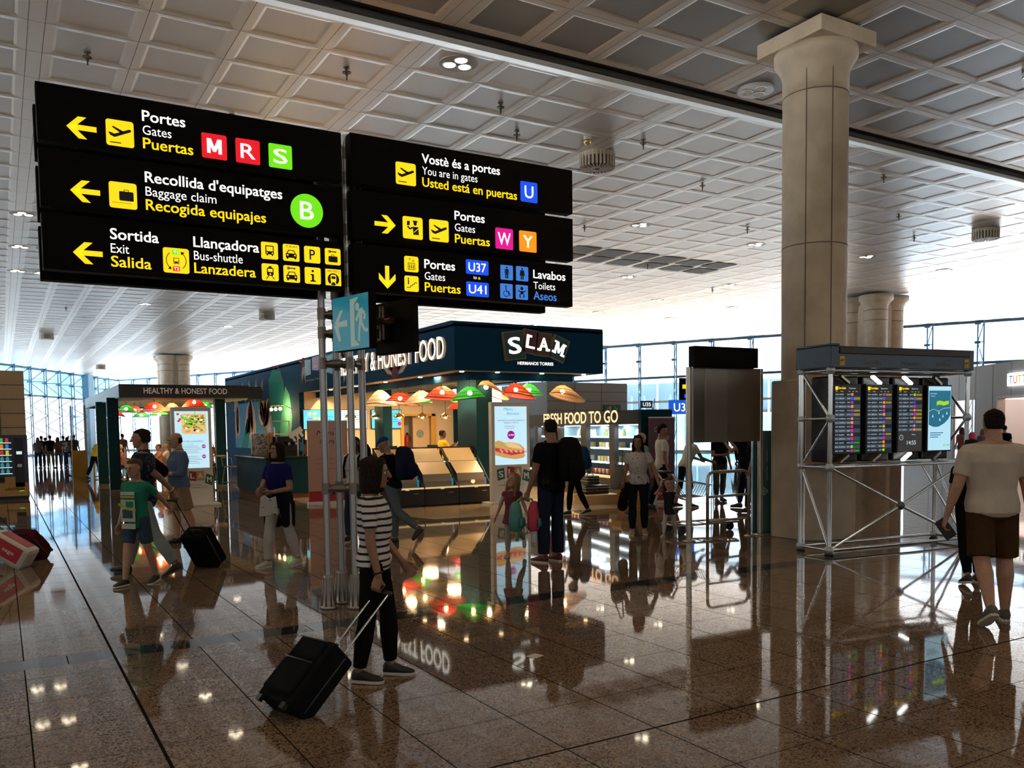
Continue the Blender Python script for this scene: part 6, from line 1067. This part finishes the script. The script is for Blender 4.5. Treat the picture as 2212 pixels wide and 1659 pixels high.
# father, boy, suitcase
dadp = printed('navy leaf print', (.010, .016, .034), (.05, .065, .085), 26, .54)
p2 = person('tall dark-haired man in navy patterned shirt striding with a black suitcase', 1.47, 11.2, CR+180, 1.82, skinB, hairD, 'short', dadp, .72, cloth('light jeans', (.25, .28, .29)), .97, blkshoe, sole_d, legs=((22, 6, 1), (-20, 12, 1)), fp=(8, -24), arms=({'f': 12, 'ab': 8, 'e': 20}, {'to': (1.98, 11.15, .83), 'pole': (-.1, -1, -.2), 'curl': 1.2, 'hd': (0, -.3, -1)}), vox=.011, hem=-.10, collar=1, low=.012, yaw=8)
b = MB(); w_ = p2.wr['L']; d = (w_-p2.arm[1][1]).normalized(); u_ = d.orthogonal().normalized(); b.tube([w_-d*.02+u_*.034*cos(t)+d.cross(u_)*.034*sin(t) for t in [2*pi*i/14 for i in range(14)]], .009, 6, True); b.build('wristband', p2.o, mat('yellow band', (.7, .45, .05), .5))
roll(p2.hand['L'], (2.30, 11.52), 'black wheeled suitcase dragged by the man in the patterned shirt', .36, .24, .55, cloth('suitcase black', (.006, .006, .007)), False)
jk = MB(); jk.smooth = True; q = p2.loc; jk.cap(q(.48, .06, .18), q(.16, .14, .24), .075, .10, 12); jk.cap(q(.16, .14, .24), q(-.12, .10, .25), .10, .07, 12); jk.cap(q(.48, .06, .18), q(.3, -.12, .2), .07, .09, 12)
o = p2.rem(jk.build('jacket', None, blk), .014, 4); o.location = p2.o.location; o.rotation_euler = p2.o.rotation_euler; tag(o, 'black jacket slung over the shoulder of the man in the patterned shirt', 'jacket')
tee = mat('cloth tee green', (.015, .20, .115), .85, spec=.2)
p3 = person('boy in green printed T-shirt and denim shorts walking beside his father', 1.30, 10.55, CR+180+74, 1.45, skinA, hairB, 'short', tee, .62, cloth('short denim', (.04, .065, .10)), .40, mat('sneaker black', (.02, .018, .02), .6), sole_w, legs=((14, 6), (-10, 8)), fp=(0, -8), arms=({'f': -6, 'ab': 12, 'e': 16}, {'to': (1.80, 10.80, .72), 'pole': (-.3, -.8, -.5), 'curl': .6}), vox=.010, hem=-.12, low=.012, hh=.213, nod=6)
mb = MB(); q = p3.loc; c = CV(mb, q(-.06, .152, .06), (-1, 0, 0), (0, 0, 1)); c.o = q(-.10, .155, -.10)+V((.0, 0, 0)); c.ux = V((1, 0, 0)); c.n = V((0, 1, 0)); pr = [mat('tee print white', (.42, .48, .40), .8), mat('tee print yellow', (.42, .40, .05), .8), mat('tee print navy', (.02, .07, .08), .8)]
for (x0, y0, x1, y1, k, m) in ((0, .36, .19, .40, 1, pr[0]), (.0, .33, .19, .35, 1, pr[1]), (.0, .06, .19, .31, 1, pr[0]), (.03, .1, .17, .2, 2, pr[2]), (.02, .22, .12, .29, 2, tee), (.0, -.02, .19, .04, 1, pr[0])): c.rect(x0, y0, x1, y1, m, k)
c.line([(-.01, .19), (.1, .21), (.22, .26)], .03, pr[1], 3); mb.build('shirt_print', p3.o)
p4 = person('balding man in blue shirt and khaki shorts beside the salad totem', 2.36, 14.1, CR+180+40, 1.73, skinA, hairD, 'bald', cloth('steel blue', (.085, .125, .21)), 1.45, khaki, .46, blkshoe, sole_d, legs=((4, 4), (-10, 6)), fp=(0, 0), arms=({'f': 8, 'ab': 14, 'e': 80, 'iw': 50, 'curl': .9}, {'f': 14, 'ab': 14, 'e': 78, 'iw': 48, 'curl': .9}), vox=.012, fat=1.22, hem=-.12, collar=1, nod=10, low=.02)
# woman in blue
blu_t = cloth('royal blue', (.010, .010, .09))
p5 = person('dark-haired woman in royal blue top and white trousers holding a bag', 3.02, 10.9, CR+180+58, 1.61, skinB, hairD, 'bob', blu_t, .6, cloth('white trousers', (.42, .40, .37)), .97, offw, sole_w, legs=((12, 6, 2), (-9, 10, 3)), fp=(0, -6), arms=({'f': 18, 'ab': 10, 'e': 62, 'iw': 44, 'curl': .9}, {'f': 6, 'ab': 16, 'e': 72, 'iw': 56, 'curl': .9}), vox=.010, fem=1, fat=1.12, hem=-.10, yaw=-4, nod=-8)
m = MB(); q = p5.loc; m.loft([(q(.13), V((.165, 0, 0)), V((0, .14, 0))), (q(.06), V((.195, 0, 0)), V((0, .165, 0))), (q(-.02), V((.19, 0, 0)), V((0, .16, 0)))], 18)
for sd in (1, -1): m.cap(q(.02, .06, sd*.16), q(-.30, .05, sd*.17), .075, .055, 10); m.cap(q(-.05, -.08, sd*.12), q(-.32, -.08, sd*.13), .07, .06, 10)
p5.rem(m.build('waist_jacket', p5.o, cloth('jacket navy', (.008, .009, .02))), .014)
def bag(name, loc, rz, w, d, h, m, label, cat, strap=None, grp=None):
    o = thing(name, loc, label, cat, grp, rz); b = MB(); b.smooth = True; b.loft([((0, 0, 0), (w*.32, 0, 0), (0, d*.3, 0)), ((0, 0, h*.05), (w*.46, 0, 0), (0, d*.48, 0)), ((0, 0, h*.4), (w*.5, 0, 0), (0, d*.5, 0)), ((0, 0, h*.75), (w*.44, 0, 0), (0, d*.42, 0)), ((0, 0, h*.95), (w*.3, 0, 0), (0, d*.28, 0)), ((0, 0, h), (w*.12, 0, 0), (0, d*.12, 0))], 18); b.build('body', o, m)
    return o
o = thing('handbag', (2.80, 10.62, .68), 'small silver patterned bag held by the woman in blue', 'bag', None, R(-20)); b = MB(); b.prism([(-.10, 0), (.13, .02), (.10, .25), (.02, .22), (-.04, .27), (-.08, .24)], (0, .04, 0), (1, 0, 0), (0, 0, 1), .09); b.build('body', o, printed('silver bag', (.45, .43, .40), (.12, .11, .11), 16, .62), .012); b = MB(); b.tube([(-.06, 0, .22), (-.03, 0, .30), (.03, 0, .30), (.06, 0, .22)], .007, 6); b.build('handle', o, dark)
# man seen from behind with backpack, and the two children's packs
p6 = person('man in black seen from behind holding two small backpacks', 6.03, 9.16, 100, 1.84, skinB, hairD, 'short', blk, .6, cloth('dark denim', (.012, .018, .038)), .97, mat('shoe maroon', (.10, .008, .012), .6), sole_w, legs=((2, 2, 3), (4, 3, 1)), arms=({'f': 0, 'ab': 8, 'e': 35}, {'f': 10, 'ab': 7, 'e': 10, 'curl': 1.2}), vox=.011, fat=1.12, hem=-.10, yaw=-14, low=.016)
def backpack(P, w, d, h, m, label, off=0., t=.18, lean=0.):
    o = thing('backpack', P.o.location, label, 'backpack', None, P.o.rotation_euler.z); q = P.loc; c = q(t, -.12, off); b = MB(); W = w/2; D = d; Y = V((0, -1, 0)); up = V((0, -sin(R(lean)), cos(R(lean))))
    b.smooth = True; b.loft([(c+up*0+Y*D*.5, V((W*.7, 0, 0)), Y*D*.38), (c+up*h*.06+Y*D*.5, V((W*.95, 0, 0)), Y*D*.5), (c+up*h*.45+Y*D*.52, V((W, 0, 0)), Y*D*.55), (c+up*h*.8+Y*D*.46, V((W*.92, 0, 0)), Y*D*.48), (c+up*h*.95+Y*D*.4, V((W*.7, 0, 0)), Y*D*.36), (c+up*h+Y*D*.36, V((W*.3, 0, 0)), Y*D*.16)], 20); b.build('main_pocket', o, m)
    b = MB(); b.smooth = True; b.loft([(c+up*h*.08+Y*D*.95, V((W*.6, 0, 0)), Y*D*.12), (c+up*h*.14+Y*D*1.0, V((W*.75, 0, 0)), Y*D*.22), (c+up*h*.42+Y*D*1.0, V((W*.75, 0, 0)), Y*D*.2), (c+up*h*.5+Y*D*.92, V((W*.5, 0, 0)), Y*D*.1)], 16); b.build('front_pocket', o, m)
    for sd in (1, -1): b = MB(); b.tube([q(t+.28, -.13, off+sd*.09), q(.53, -.02, sd*.11), q(.47, .10, sd*.12), q(.30, .135, sd*.14), q(.14, .06, sd*.17), q(t+.05, -.11, off+sd*.12)], .018, 6); b.build('strap', o, blk)
    return o
backpack(p6, .36, .24, .56, cloth('pack black', (.008, .008, .009)), 'large black backpack on the man with two small bags', .10, .06)
h6 = p6.hand['L']
for i, (dx, dy, m, nm) in enumerate(((-.13, .07, cloth('teal pack', (.09, .28, .24)), 'small teal child backpack hanging from the hand of the man in black'), (.08, -.04, cloth('pink pack', (.48, .06, .11)), 'small pink child backpack hanging from the hand of the man in black'))):
    o = bag('child_backpack', (h6.x+dx, h6.y+dy, h6.z-.42), R(40), .27, .17, .38, m, nm, 'backpack', None, 'child backpacks carried in one hand'); b = MB(); b.tube([(0, 0, .36), ((-dx)*.5, -dy*.5, .41), (-dx, -dy, .42)], .012, 6); b.build('loop', o, mat('strap green', (.12, .42, .08), .6)); b = MB(); b.smooth = True; b.loft([((0, -.075, .05), (.08, 0, 0), (0, .02, 0)), ((0, -.09, .08), (.1, 0, 0), (0, .03, 0)), ((0, -.085, .17), (.095, 0, 0), (0, .025, 0))], 12); b.build('pocket', o, cloth('pack pocket', (.55, .10, .22) if i else (.06, .2, .19)))
    if i == 0: b = MB(); b.tube([(.05, 0, .03), (.07, 0, -.06), (.06, .01, -.14)], .022, 6); b.build('dangling_strap', o, MATS['strap green'])
p7 = person('little girl in plum dress and pale leggings walking towards the viewer', 5.9, 9.92, CR-90-12, 1.14, skinA, hairF, 'long', cloth('plum dress', (.18, .045, .065)), .18, cloth('pale leggings', (.34, .33, .30)), .96, offw, sole_w, legs=((8, 8, 1), (-14, 50, 6)), fp=(0, -52), arms=({'f': 0, 'ab': 20, 'e': 14}, {'f': -2, 'ab': 20, 'e': 12}), vox=.010, hh=.215, skirt=(.20, .06), yaw=-28, nod=-22)
p8 = person('teenager with blue backpack holding a hand to the mouth by the fridges', 9.70, 13.9, CR+180+10, 1.55, skinA, hairD, 'short', blk, .55, cloth('black trousers', (.008, .008, .008)), .97, blkshoe, sole_w, legs=((10, 6), (-14, 12)), fp=(0, -10), arms=({'f': 20, 'ab': 14, 'e': 60}, {'f': 42, 'ab': 6, 'e': 125, 'iw': 24, 'curl': 1.0}), vox=.014, nod=16)
backpack(p8, .30, .20, .46, cloth('pack blue', (.012, .06, .14)), 'blue backpack worn by the teenager near the fridge wall', 0, .10)
p9 = person('woman in white printed T-shirt with grey shoulder bag leading a toddler', 8.74, 10.74, CR-90-10, 1.60, skinB, hairD, 'long', printed('white fleck', (.52, .49, .46), (.08, .08, .10), 30, .64), .5, cloth('charcoal jeans', (.012, .013, .018)), .97, mat('shoe tan', (.40, .26, .12), .6), sole_w, legs=((3, 3, 1), (-3, 5, 1)), arms=({'f': 6, 'ab': 12, 'e': 30}, {'to': (8.90, 10.40, .78), 'pole': (-.8, -.5, -.3), 'curl': .8}), vox=.011, fem=1, fat=1.05, hem=-.05, yaw=-6)
o = bag('shoulder_bag', (8.42, 10.86, .74), R(10), .34, .16, .36, cloth('grey canvas', (.26, .235, .20)), 'slouchy grey shoulder bag on the woman with the toddler', 'bag'); b = MB(); b.tube([(-.08, 0, .33), (.06, 0, .62), (.14, .02, .60), (.1, 0, .33)], .012, 6); b.build('strap', o, MATS['cloth grey canvas'])
m = MB(); m.cap((0, 0, .1), (.05, 0, .42), .10, .06, 10, .6, (0, 1, 0)); o = p9.rem(m.build('jacket', None, blk), .014, 3); o.location = (8.50, 10.84, .38); tag(o, 'black jacket hanging over the arm of the woman with the shoulder bag', 'jacket')
p10 = person('toddler in dark dress and white tights reaching for the woman\'s hand', 8.98, 10.28, CR-90-30, .94, skinA, hairB, 'pony', cloth('dark dress', (.018, .018, .022)), .25, cloth('white tights', (.42, .40, .38)), .97, mat('shoe mint', (.35, .38, .32), .6), sole_w, legs=((16, 6, 2), (-16, 10, 3)), fp=(0, -10), arms=({'to': (8.85, 10.34, .77), 'pole': (.3, -.3, -1), 'curl': .8}, {'f': 30, 'ab': 60, 'e': 40, 'curl': .8}), vox=.010, hh=.195, skirt=(.20, .02), yaw=30)
p11 = person('black-haired man in plain white T-shirt and black trousers walking right', 11.6, 13.5, CR+10, 1.76, skinB, hairD, 'quiff', wht, .6, blk, .97, blkshoe, sole_d, legs=((10, 6), (-10, 10)), fp=(0, -10), arms=({'f': -4, 'ab': 10, 'e': 16}, {'f': 8, 'ab': 10, 'e': 22}), vox=.014, hem=-.08, yaw=-34, fat=1.03)
p12 = person('bald man in pale teal shirt and jeans partly behind the white-shirted man', 11.72, 14.3, CR+30, 1.62, skinA, hairG, 'none', cloth('pale teal', (.20, .36, .35)), .6, cloth('mid jeans', (.03, .06, .13)), .97, blkshoe, sole_d, legs=((14, 8), (-16, 14)), fp=(0, -16), vox=.016)
p13 = person('man in white T-shirt behind the tube post seen from the front', 4.72, 12.7, CR-90-20, 1.64, skinC, hairD, 'short', printed('white print', (.50, .48, .45), (.10, .02, .03), 7, .60), .6, jean, .97, blkshoe, sole_w, legs=((10, 8), (-12, 10)), fp=(0, -8), arms=({'f': 6, 'ab': 10, 'e': 30}, {'f': -4, 'ab': 10, 'e': 20}), vox=.014)
backpack(p13, .34, .2, .5, blk, 'black backpack worn by the man behind the tube post')
p14 = person('person in blue cap and black shirt looking down beside the post', 5.05, 12.0, CR+180-25, 1.64, skinB, cloth('cap blue', (.012, .045, .19)), 'cap', blk, .6, cloth('washed jeans', (.10, .13, .15)), .97, blkshoe, sole_d, legs=((6, 6), (-22, 34)), fp=(0, -48), arms=({'f': 25, 'ab': 10, 'e': 95, 'iw': 26, 'curl': .8}, {'f': 22, 'ab': 12, 'e': 90, 'iw': 20, 'curl': .8}), vox=.014, nod=26, lean=10)
backpack(p14, .34, .26, .50, cloth('pack navy', (.010, .014, .035)), 'rounded navy backpack worn by the person in the blue cap', 0, .10)
# right-hand man
p15 = person('broad man in white T-shirt and brown shorts walking away at the right edge', 7.33, 4.22, 48, 1.835, skinA, hairD, 'short', cloth('tee cream', (.50, .44, .37)), .68, brn, .47, mat('shoe grey', (.10, .09, .085), .7), sole_w, legs=((4, 4, 3), (-14, 22, 2)), fp=(0, -32), arms=({'f': 6, 'ab': 14, 'e': 20}, {'f': -4, 'ab': 15, 'e': 14, 'curl': 1.0}), vox=.009, fat=1.26, hem=-.08, low=.012)
h15 = p15.hand['L']; b = MB(); b.cbox((0, 0, 0), (.10, .02, .19), M=Matrix.Rotation(R(-35), 3, 'Y')); o = b.build('wallet', None, dark, .006); o.location = h15-V((.0, 0, .03)); o.rotation_euler = (0, 0, R(-40)); tag(o, 'black folded wallet in the hand of the broad man', 'wallet')
person('person in dark clothes mostly hidden ahead of the broad man', 8.9, 5.35, 48, 1.55, skinB, hairD, 'long', blk, .6, blk, .97, blkshoe, sole_w, legs=((8, 6), (-12, 14)), fp=(0, -12), vox=.018)
# behind the steel panel
person('woman in white T-shirt leaning over the luggage cart', 12.5, 13.8, CR+20, 1.66, skinB, hairD, 'pony', wht, .55, cloth('navy shorts', (.015, .017, .03)), .6, blkshoe, sole_w, legs=((10, 10), (-8, 8)), fp=(0, 0), arms=({'f': 30, 'ab': 10, 'e': 40, 'curl': 1}, {'f': 34, 'ab': 10, 'e': 40, 'curl': 1}), vox=.016, lean=20, fem=1)
person('person in black top and brown trousers behind the steel barrier', 14.0, 14.3, CR-80, 1.68, skinB, hairB, 'long', blk, .6, cloth('brown trousers', (.07, .05, .035)), .9, blkshoe, sole_d, legs=((6, 4), (-6, 6)), arms=({'f': 14, 'ab': 8, 'e': 80, 'iw': 40}, {'f': -4, 'ab': 10, 'e': 14}), vox=.016, fem=1)
person('man in navy polo raising both hands behind the steel panel', 13.25, 12.8, CR+150, 1.74, skinA, hairD, 'short', cloth('navy polo', (.010, .013, .024)), .55, cloth('navy trousers', (.008, .012, .03)), .97, blkshoe, sole_d, legs=((12, 4), (-10, 8)), fp=(0, -10), arms=({'f': 50, 'ab': 14, 'e': 90, 'iw': 20}, {'f': 50, 'ab': 14, 'e': 90, 'iw': 20}), vox=.016)
p16 = person('person in pink cap and black clothes beside the green totem', 12.6, 11.95, CR+160, 1.73, skinB, cloth('cap pink', (.42, .02, .07)), 'cap', blk, .6, blk, .97, blkshoe, sole_d, legs=((12, 6), (-8, 10)), fp=(0, -10), vox=.016)
b = MB(); b.ball((0, 0, 0), .07, 12, 8, (1, .6, .8)); o = tag(b.build('pouch', None, mat('hot pink', (.60, .01, .16), .5)), 'hot pink pouch at the hip of the person in the pink cap', 'pouch'); o.location = p16.at(.02, .05, .2)
person('person whose dark head shows above the green totem', 12.95, 11.3, CR+180, 1.72, skinB, hairD, 'short', blk, .6, blk, .97, blkshoe, vox=.018)
person('distant walker in black beyond the steel panel', 29.0, 28.5, CR+90, 1.7, skinB, hairD, 'short', blk, 1.5, blk, .97, blkshoe, legs=((14, 6), (-14, 12)), fp=(0, -14), vox=.022)
for i, (x, y, f, h, m, bt, hr, st, lab) in enumerate(((31.9, 19.6, 60, 1.56, cloth('rose top', (.35, .14, .16)), cloth('grey trousers', (.12, .12, .12)), hairB, 'long', 'woman with a pink bag at the sweet shop window'), (31.6, 18.6, 40, 1.50, cloth('lilac shirt', (.18, .17, .24)), jean, hairF, 'bob', 'fair-haired person in lilac shirt near the shop opening'), (30.2, 17.0, 30, 1.62, blk, blk, hairD, 'short', 'dark-haired person in black just left of the broad man'), (20.6, 23.6, 120, 1.66, mat('hi-vis', (.45, .62, .03), .7), blk, hairF, 'short', 'worker in yellow-green vest far beyond the plum banner'))):
    q = person(lab, x, y, f, h, skinA, hr, st, m, .6, bt, .97, blkshoe, legs=((6, 4), (-6, 6)), vox=.02, group='shoppers and staff far off')
    if i == 0: o = bag('handbag', (x+.1, y-.35, .95), 0, .4, .2, .42, cloth('pink bag', (.45, .06, .14)), 'large pink bag carried by the woman at the shop window', 'bag')
person('grab-and-go customer in dark top behind the man in black', 10.55, 15.9, CR+150, 1.70, skinA, hairB, 'long', cloth('olive top', (.05, .05, .03)), .6, jean, .97, blkshoe, vox=.018)
# kiosk staff and seated guests
person('kiosk worker in yellow shirt behind the display cases', 10.75, 21.9, CR+30, 1.72, skinC, hairD, 'short', cloth('mustard shirt', (.55, .32, .02)), .6, blk, .97, blkshoe, arms=({'f': 40, 'ab': 12, 'e': 90, 'iw': 24}, {'f': 38, 'ab': 12, 'e': 80, 'iw': 10}), vox=.016)
person('kiosk worker with tied hair beside the coffee machine', 11.6, 20.9, CR+190, 1.55, skinB, hairB, 'pony', cloth('grey shirt', (.16, .14, .15)), .6, blk, .97, blkshoe, vox=.016, fem=1)
def stool(x, y, rz, lab, grp='pale wire bar stools at the small kiosk'):
    o = thing('bar_stool', (x, y, 0), lab, 'stool', grp, rz); wm = mat('stool paint', (.45, .42, .25), .5); b = MB(); b.cyl((0, 0, .72), (0, 0, .75), .19, n=20); b.build('seat', o, mat('stool wood', (.45, .28, .08), .5)); b = MB(); b.tube([(-.18, -.12, .75), (-.19, -.17, 1.0), (.19, -.17, 1.0), (.18, -.12, .75)], .012, 6); b.build('backrest', o, wm)
    for sx in (-1, 1):
        for sy in (-1, 1): b = MB(); b.cyl((sx*.12, sy*.12, .72), (sx*.2, sy*.2, 0), .013, n=8); b.build('leg', o, wm)
    b = MB(); b.tube([(-.17, -.17, .28), (.17, -.17, .28), (.17, .17, .28), (-.17, .17, .28)], .009, 6, True); b.build('foot_ring', o, wm)
o = thing('high_table', (5.45, 26.7, 0), 'high round cafe table with yellow top beside the bar counter', 'table'); b = MB(); b.cyl((0, 0, 1.02), (0, 0, 1.05), .36, n=28); b.build('tabletop', o, mat('table yellow', (.50, .36, .03), .4)); b = MB(); b.cyl((0, 0, .03), (0, 0, 1.02), .03, n=12); b.build('stem', o, dark); b = MB(); b.lathe([(.24, 0), (.24, .02), (.04, .035)], n=24); b.build('base', o, dark)
for x, y, rz, lab in ((5.2, 26.1, 0, 'wire bar stool under the long-haired guest'), (5.0, 27.0, 1.3, 'wire bar stool under the guest in white'), (5.75, 25.75, -1, 'empty wire bar stool close to the bar counter'), (4.55, 26.2, 2.0, 'wire bar stool next to the salad totem'), (4.9, 25.5, .4, 'empty wire bar stool nearest the walkway')): stool(x, y, rz, lab)
SG = 'guests seated at the small kiosk'
def seated(lab, x, y, f, h, top_, hr, st, zs=.75, sk=skinA, **k): return person(lab, x, y, f, h, sk, hr, st, top_, .6, jean, .97, blkshoe, legs=((80, 75, 6), (80, 75, 6)), sit=zs+.09, vox=.016, group=SG, arms=k.get('arms', ({'f': 45, 'ab': 10, 'e': 60}, {'f': 45, 'ab': 10, 'e': 60})), fem=k.get('fem', 0))
seated('long-haired woman seated on a stool beside the bar counter', 5.2, 26.1, 75, 1.62, printed('orange print', (.25, .07, .03), (.4, .2, .12), 12, .5), hairB, 'long', fem=1, arms=({'f': 50, 'ab': 8, 'e': 110, 'iw': 20}, {'f': 40, 'ab': 10, 'e': 70}))
seated('guest in white T-shirt seated behind the salad totem', 4.9, 27.0, 20, 1.74, wht, hairF, 'short')
for x, y, f, t_, hr, lab in ((3.75, 34.4, 200, cloth('coral top', (.40, .13, .09)), hairG, 'grey-haired guest in coral top between the teal posts'), (4.35, 34.0, 220, blk, hairD, 'dark-haired guest behind the tall man\'s head'), (4.9, 33.2, 190, cloth('peach top', (.45, .25, .16)), hairB, 'guest in peach top near the balding man'), (5.3, 34.2, 170, wht, hairF, 'fair guest farthest back under the small canopy')):
    seated(lab, x, y, f, 1.70, t_, hr, 'short', .47); o = thing('cafe_chair', (x, y, 0), 'plain cafe chair under the '+lab.split(' behind')[0].split(' between')[0].split(' near')[0].split(' farthest')[0], 'chair', 'cafe chairs at the small kiosk', R(f)-pi/2); b = MB(); b.box(-.2, -.2, .44, .2, .2, .47); b.build('seat', o, mat('chair wood', (.35, .18, .06), .5)); b = MB(); b.box(-.2, -.22, .47, .2, -.19, .85); b.build('backrest', o, MATS['chair wood'])
    for sx in (-1, 1):
        for sy in (-1, 1): b = MB(); b.cyl((sx*.17, sy*.17, .44), (sx*.19, sy*.19, 0), .015, n=8); b.build('leg', o, MATS['chair wood'])
# queue near the far-left glazing
QG = 'travellers queuing near the far-left glazing'
for i, (x, y, f, h, t_, bt, hr, st, lab) in enumerate(((1.66, 51.0, 90, 1.62, cloth('grey tee', (.12, .11, .11)), jean, hairB, 'long', 'far traveller at the head of the queue beside the pale column'), (1.84, 51.4, 95, 1.70, blk, blk, hairD, 'short', 'far traveller in black shirt and trousers in the queue'), (2.22, 51.0, 85, 1.72, blk, khaki, hairD, 'short', 'far traveller in black shirt and beige trousers in the queue'), (2.58, 51.0, 100, 1.62, cloth('brick tee', (.16, .06, .045)), cloth('grey jeans', (.10, .11, .13)), hairB, 'long', 'far traveller in brick-red top in the queue'), (2.95, 53.0, 80, 1.68, cloth('navy tee', (.02, .03, .05)), jean, hairD, 'short', 'far traveller in navy shirt in the queue'), (2.98, 50.4, 90, 1.62, printed('mono print', (.4, .4, .4), (.05, .05, .05), 10, .5), jean, hairD, 'bob', 'far traveller in black and white printed top in the queue'), (3.24, 53.0, 100, 1.70, blk, jean, hairB, 'short', 'far traveller in dark top behind the printed top'), (3.31, 50.6, 70, 1.74, cloth('slate tee', (.08, .085, .09)), cloth('navy shorts', (0, 0, 0)), hairB, 'short', 'far traveller in slate shirt beside the yellow shirt'), (2.16, 55.0, 90, 1.6, blk, jean, hairD, 'short', 'far traveller half hidden at the back of the queue'), (5.2, 46.5, 60, 1.75, cloth('tan jacket', (.16, .10, .07)), jean, hairD, 'short', 'far traveller seen through the glass panel of the small kiosk'))):
    person(lab, x, y, f, h, skinA, hr, st, t_, .6, bt, .97, offw if i == 2 else blkshoe, legs=((4, 3, 3), (-4, 4, 3)), vox=.022, group=QG)
person('man in bright yellow shirt leaning beside the small kiosk posts', 3.1, 36.6, 40, 1.66, skinA, hairF, 'short', cloth('bright yellow', (.62, .40, .01)), .6, blk, .97, blkshoe, legs=((10, 4), (-18, 12)), fp=(0, -16), lean=24, vox=.02)
o = thing('glass_screen', (2.9, 38.5, 0), 'tall glass screen panel with golden base at the small kiosk end', 'screen'); b = MB(); b.box(2.45, 38.4, 1.1, 2.95, 38.44, 2.85); b.box(2.45, 38.4, .05, 2.49, 41, 2.85); part(o, 'glass', b, glass('screen glass', (.75, .86, .95), .06)); b = MB(); b.m(mat('gold wood', (.42, .24, .03), .5)).box(2.46, 38.39, 0, 2.95, 38.45, 1.1); b.box(2.92, 38.36, 0, 2.98, 38.46, 2.9); b.box(2.42, 38.36, 0, 2.46, 38.46, 2.9); part(o, 'frame', b)
o = thing('planter_shelf', (3.6, 37.5, 0), 'golden wooden shelf with plants and parcels under the small canopy', 'shelf'); b = MB(); gw = MATS['gold wood']; b.m(gw)
for z in (.05, .6, 1.15): b.box(3.1, 37.3, z, 4.3, 37.7, z+.04)
for x in (3.1, 3.7, 4.26): b.box(x, 37.3, 0, x+.05, 37.7, 1.2)
part(o, 'rack', b)
for i in range(12): b = MB(); x = 3.2+.09*i; z = .09 if i % 2 else .64; b.box(x, 37.4, z, x+.08, 37.6, z+.2+.1*((i*3) % 4)/3); tag(b.build('parcel', None, cs[i % 6] if i % 3 else dark), 'small coloured parcel on the golden wooden shelf', 'parcel', 'parcels on the golden shelf')
# person at the left edge and the two cases
p20 = person('traveller cut by the picture edge pulling two small suitcases', -.42, 13.05, CR+180, 1.78, skinB, hairD, 'short', blk, .6, jean, .97, blkshoe, sole_d, legs=((16, 6), (-14, 12)), fp=(0, -14), arms=({'f': 5, 'ab': 10, 'e': 20}, {'to': (-.16, 13.0, .90), 'pole': (0, -1, 0), 'curl': 1.2, 'hd': (0, -.3, -1)}), vox=.014)
roll(p20.hand['L'], (.40, 13.72), 'dark red wheeled suitcase at the left edge beside the white one', .38, .25, .50, cloth('burgundy', (.075, .008, .016)), False, bevel=.05)
o = thing('ride_on_case', (-.03, 12.95, 0), 'white hard child suitcase with red label panel lying tilted on wheels', 'suitcase', None, R(-32)); o.rotation_euler = (0, R(32), R(-28)); b = MB(); b.box(-.30, -.16, .10, .24, .16, .42); b.build('shell', o, mat('case white', (.60, .56, .50), .35), .06); b = MB(); b.m(mat('label red', (.42, .015, .03), .4)).box(-.22, -.166, .18, .16, -.158, .38); b.box(-.22, -.1, .415, .16, .1, .424); c = CV(b, (-.12, -.168, .26), (1, 0, 0), (0, 0, 1)); c.text('sage', .04, 0, .16, .05, whitep, .02, 1); b.build('label_panel', o); b = MB(); b.box(-.305, -.17, .22, -.2, .17, .26); b.build('strap', o, dark)
for x in (-.2, .2):
    for y in (-.13, .13): b = MB(); b.cyl((x, y-.02, .06), (x, y+.02, .06), .05, n=14); b.build('wheel', o, sole_d)
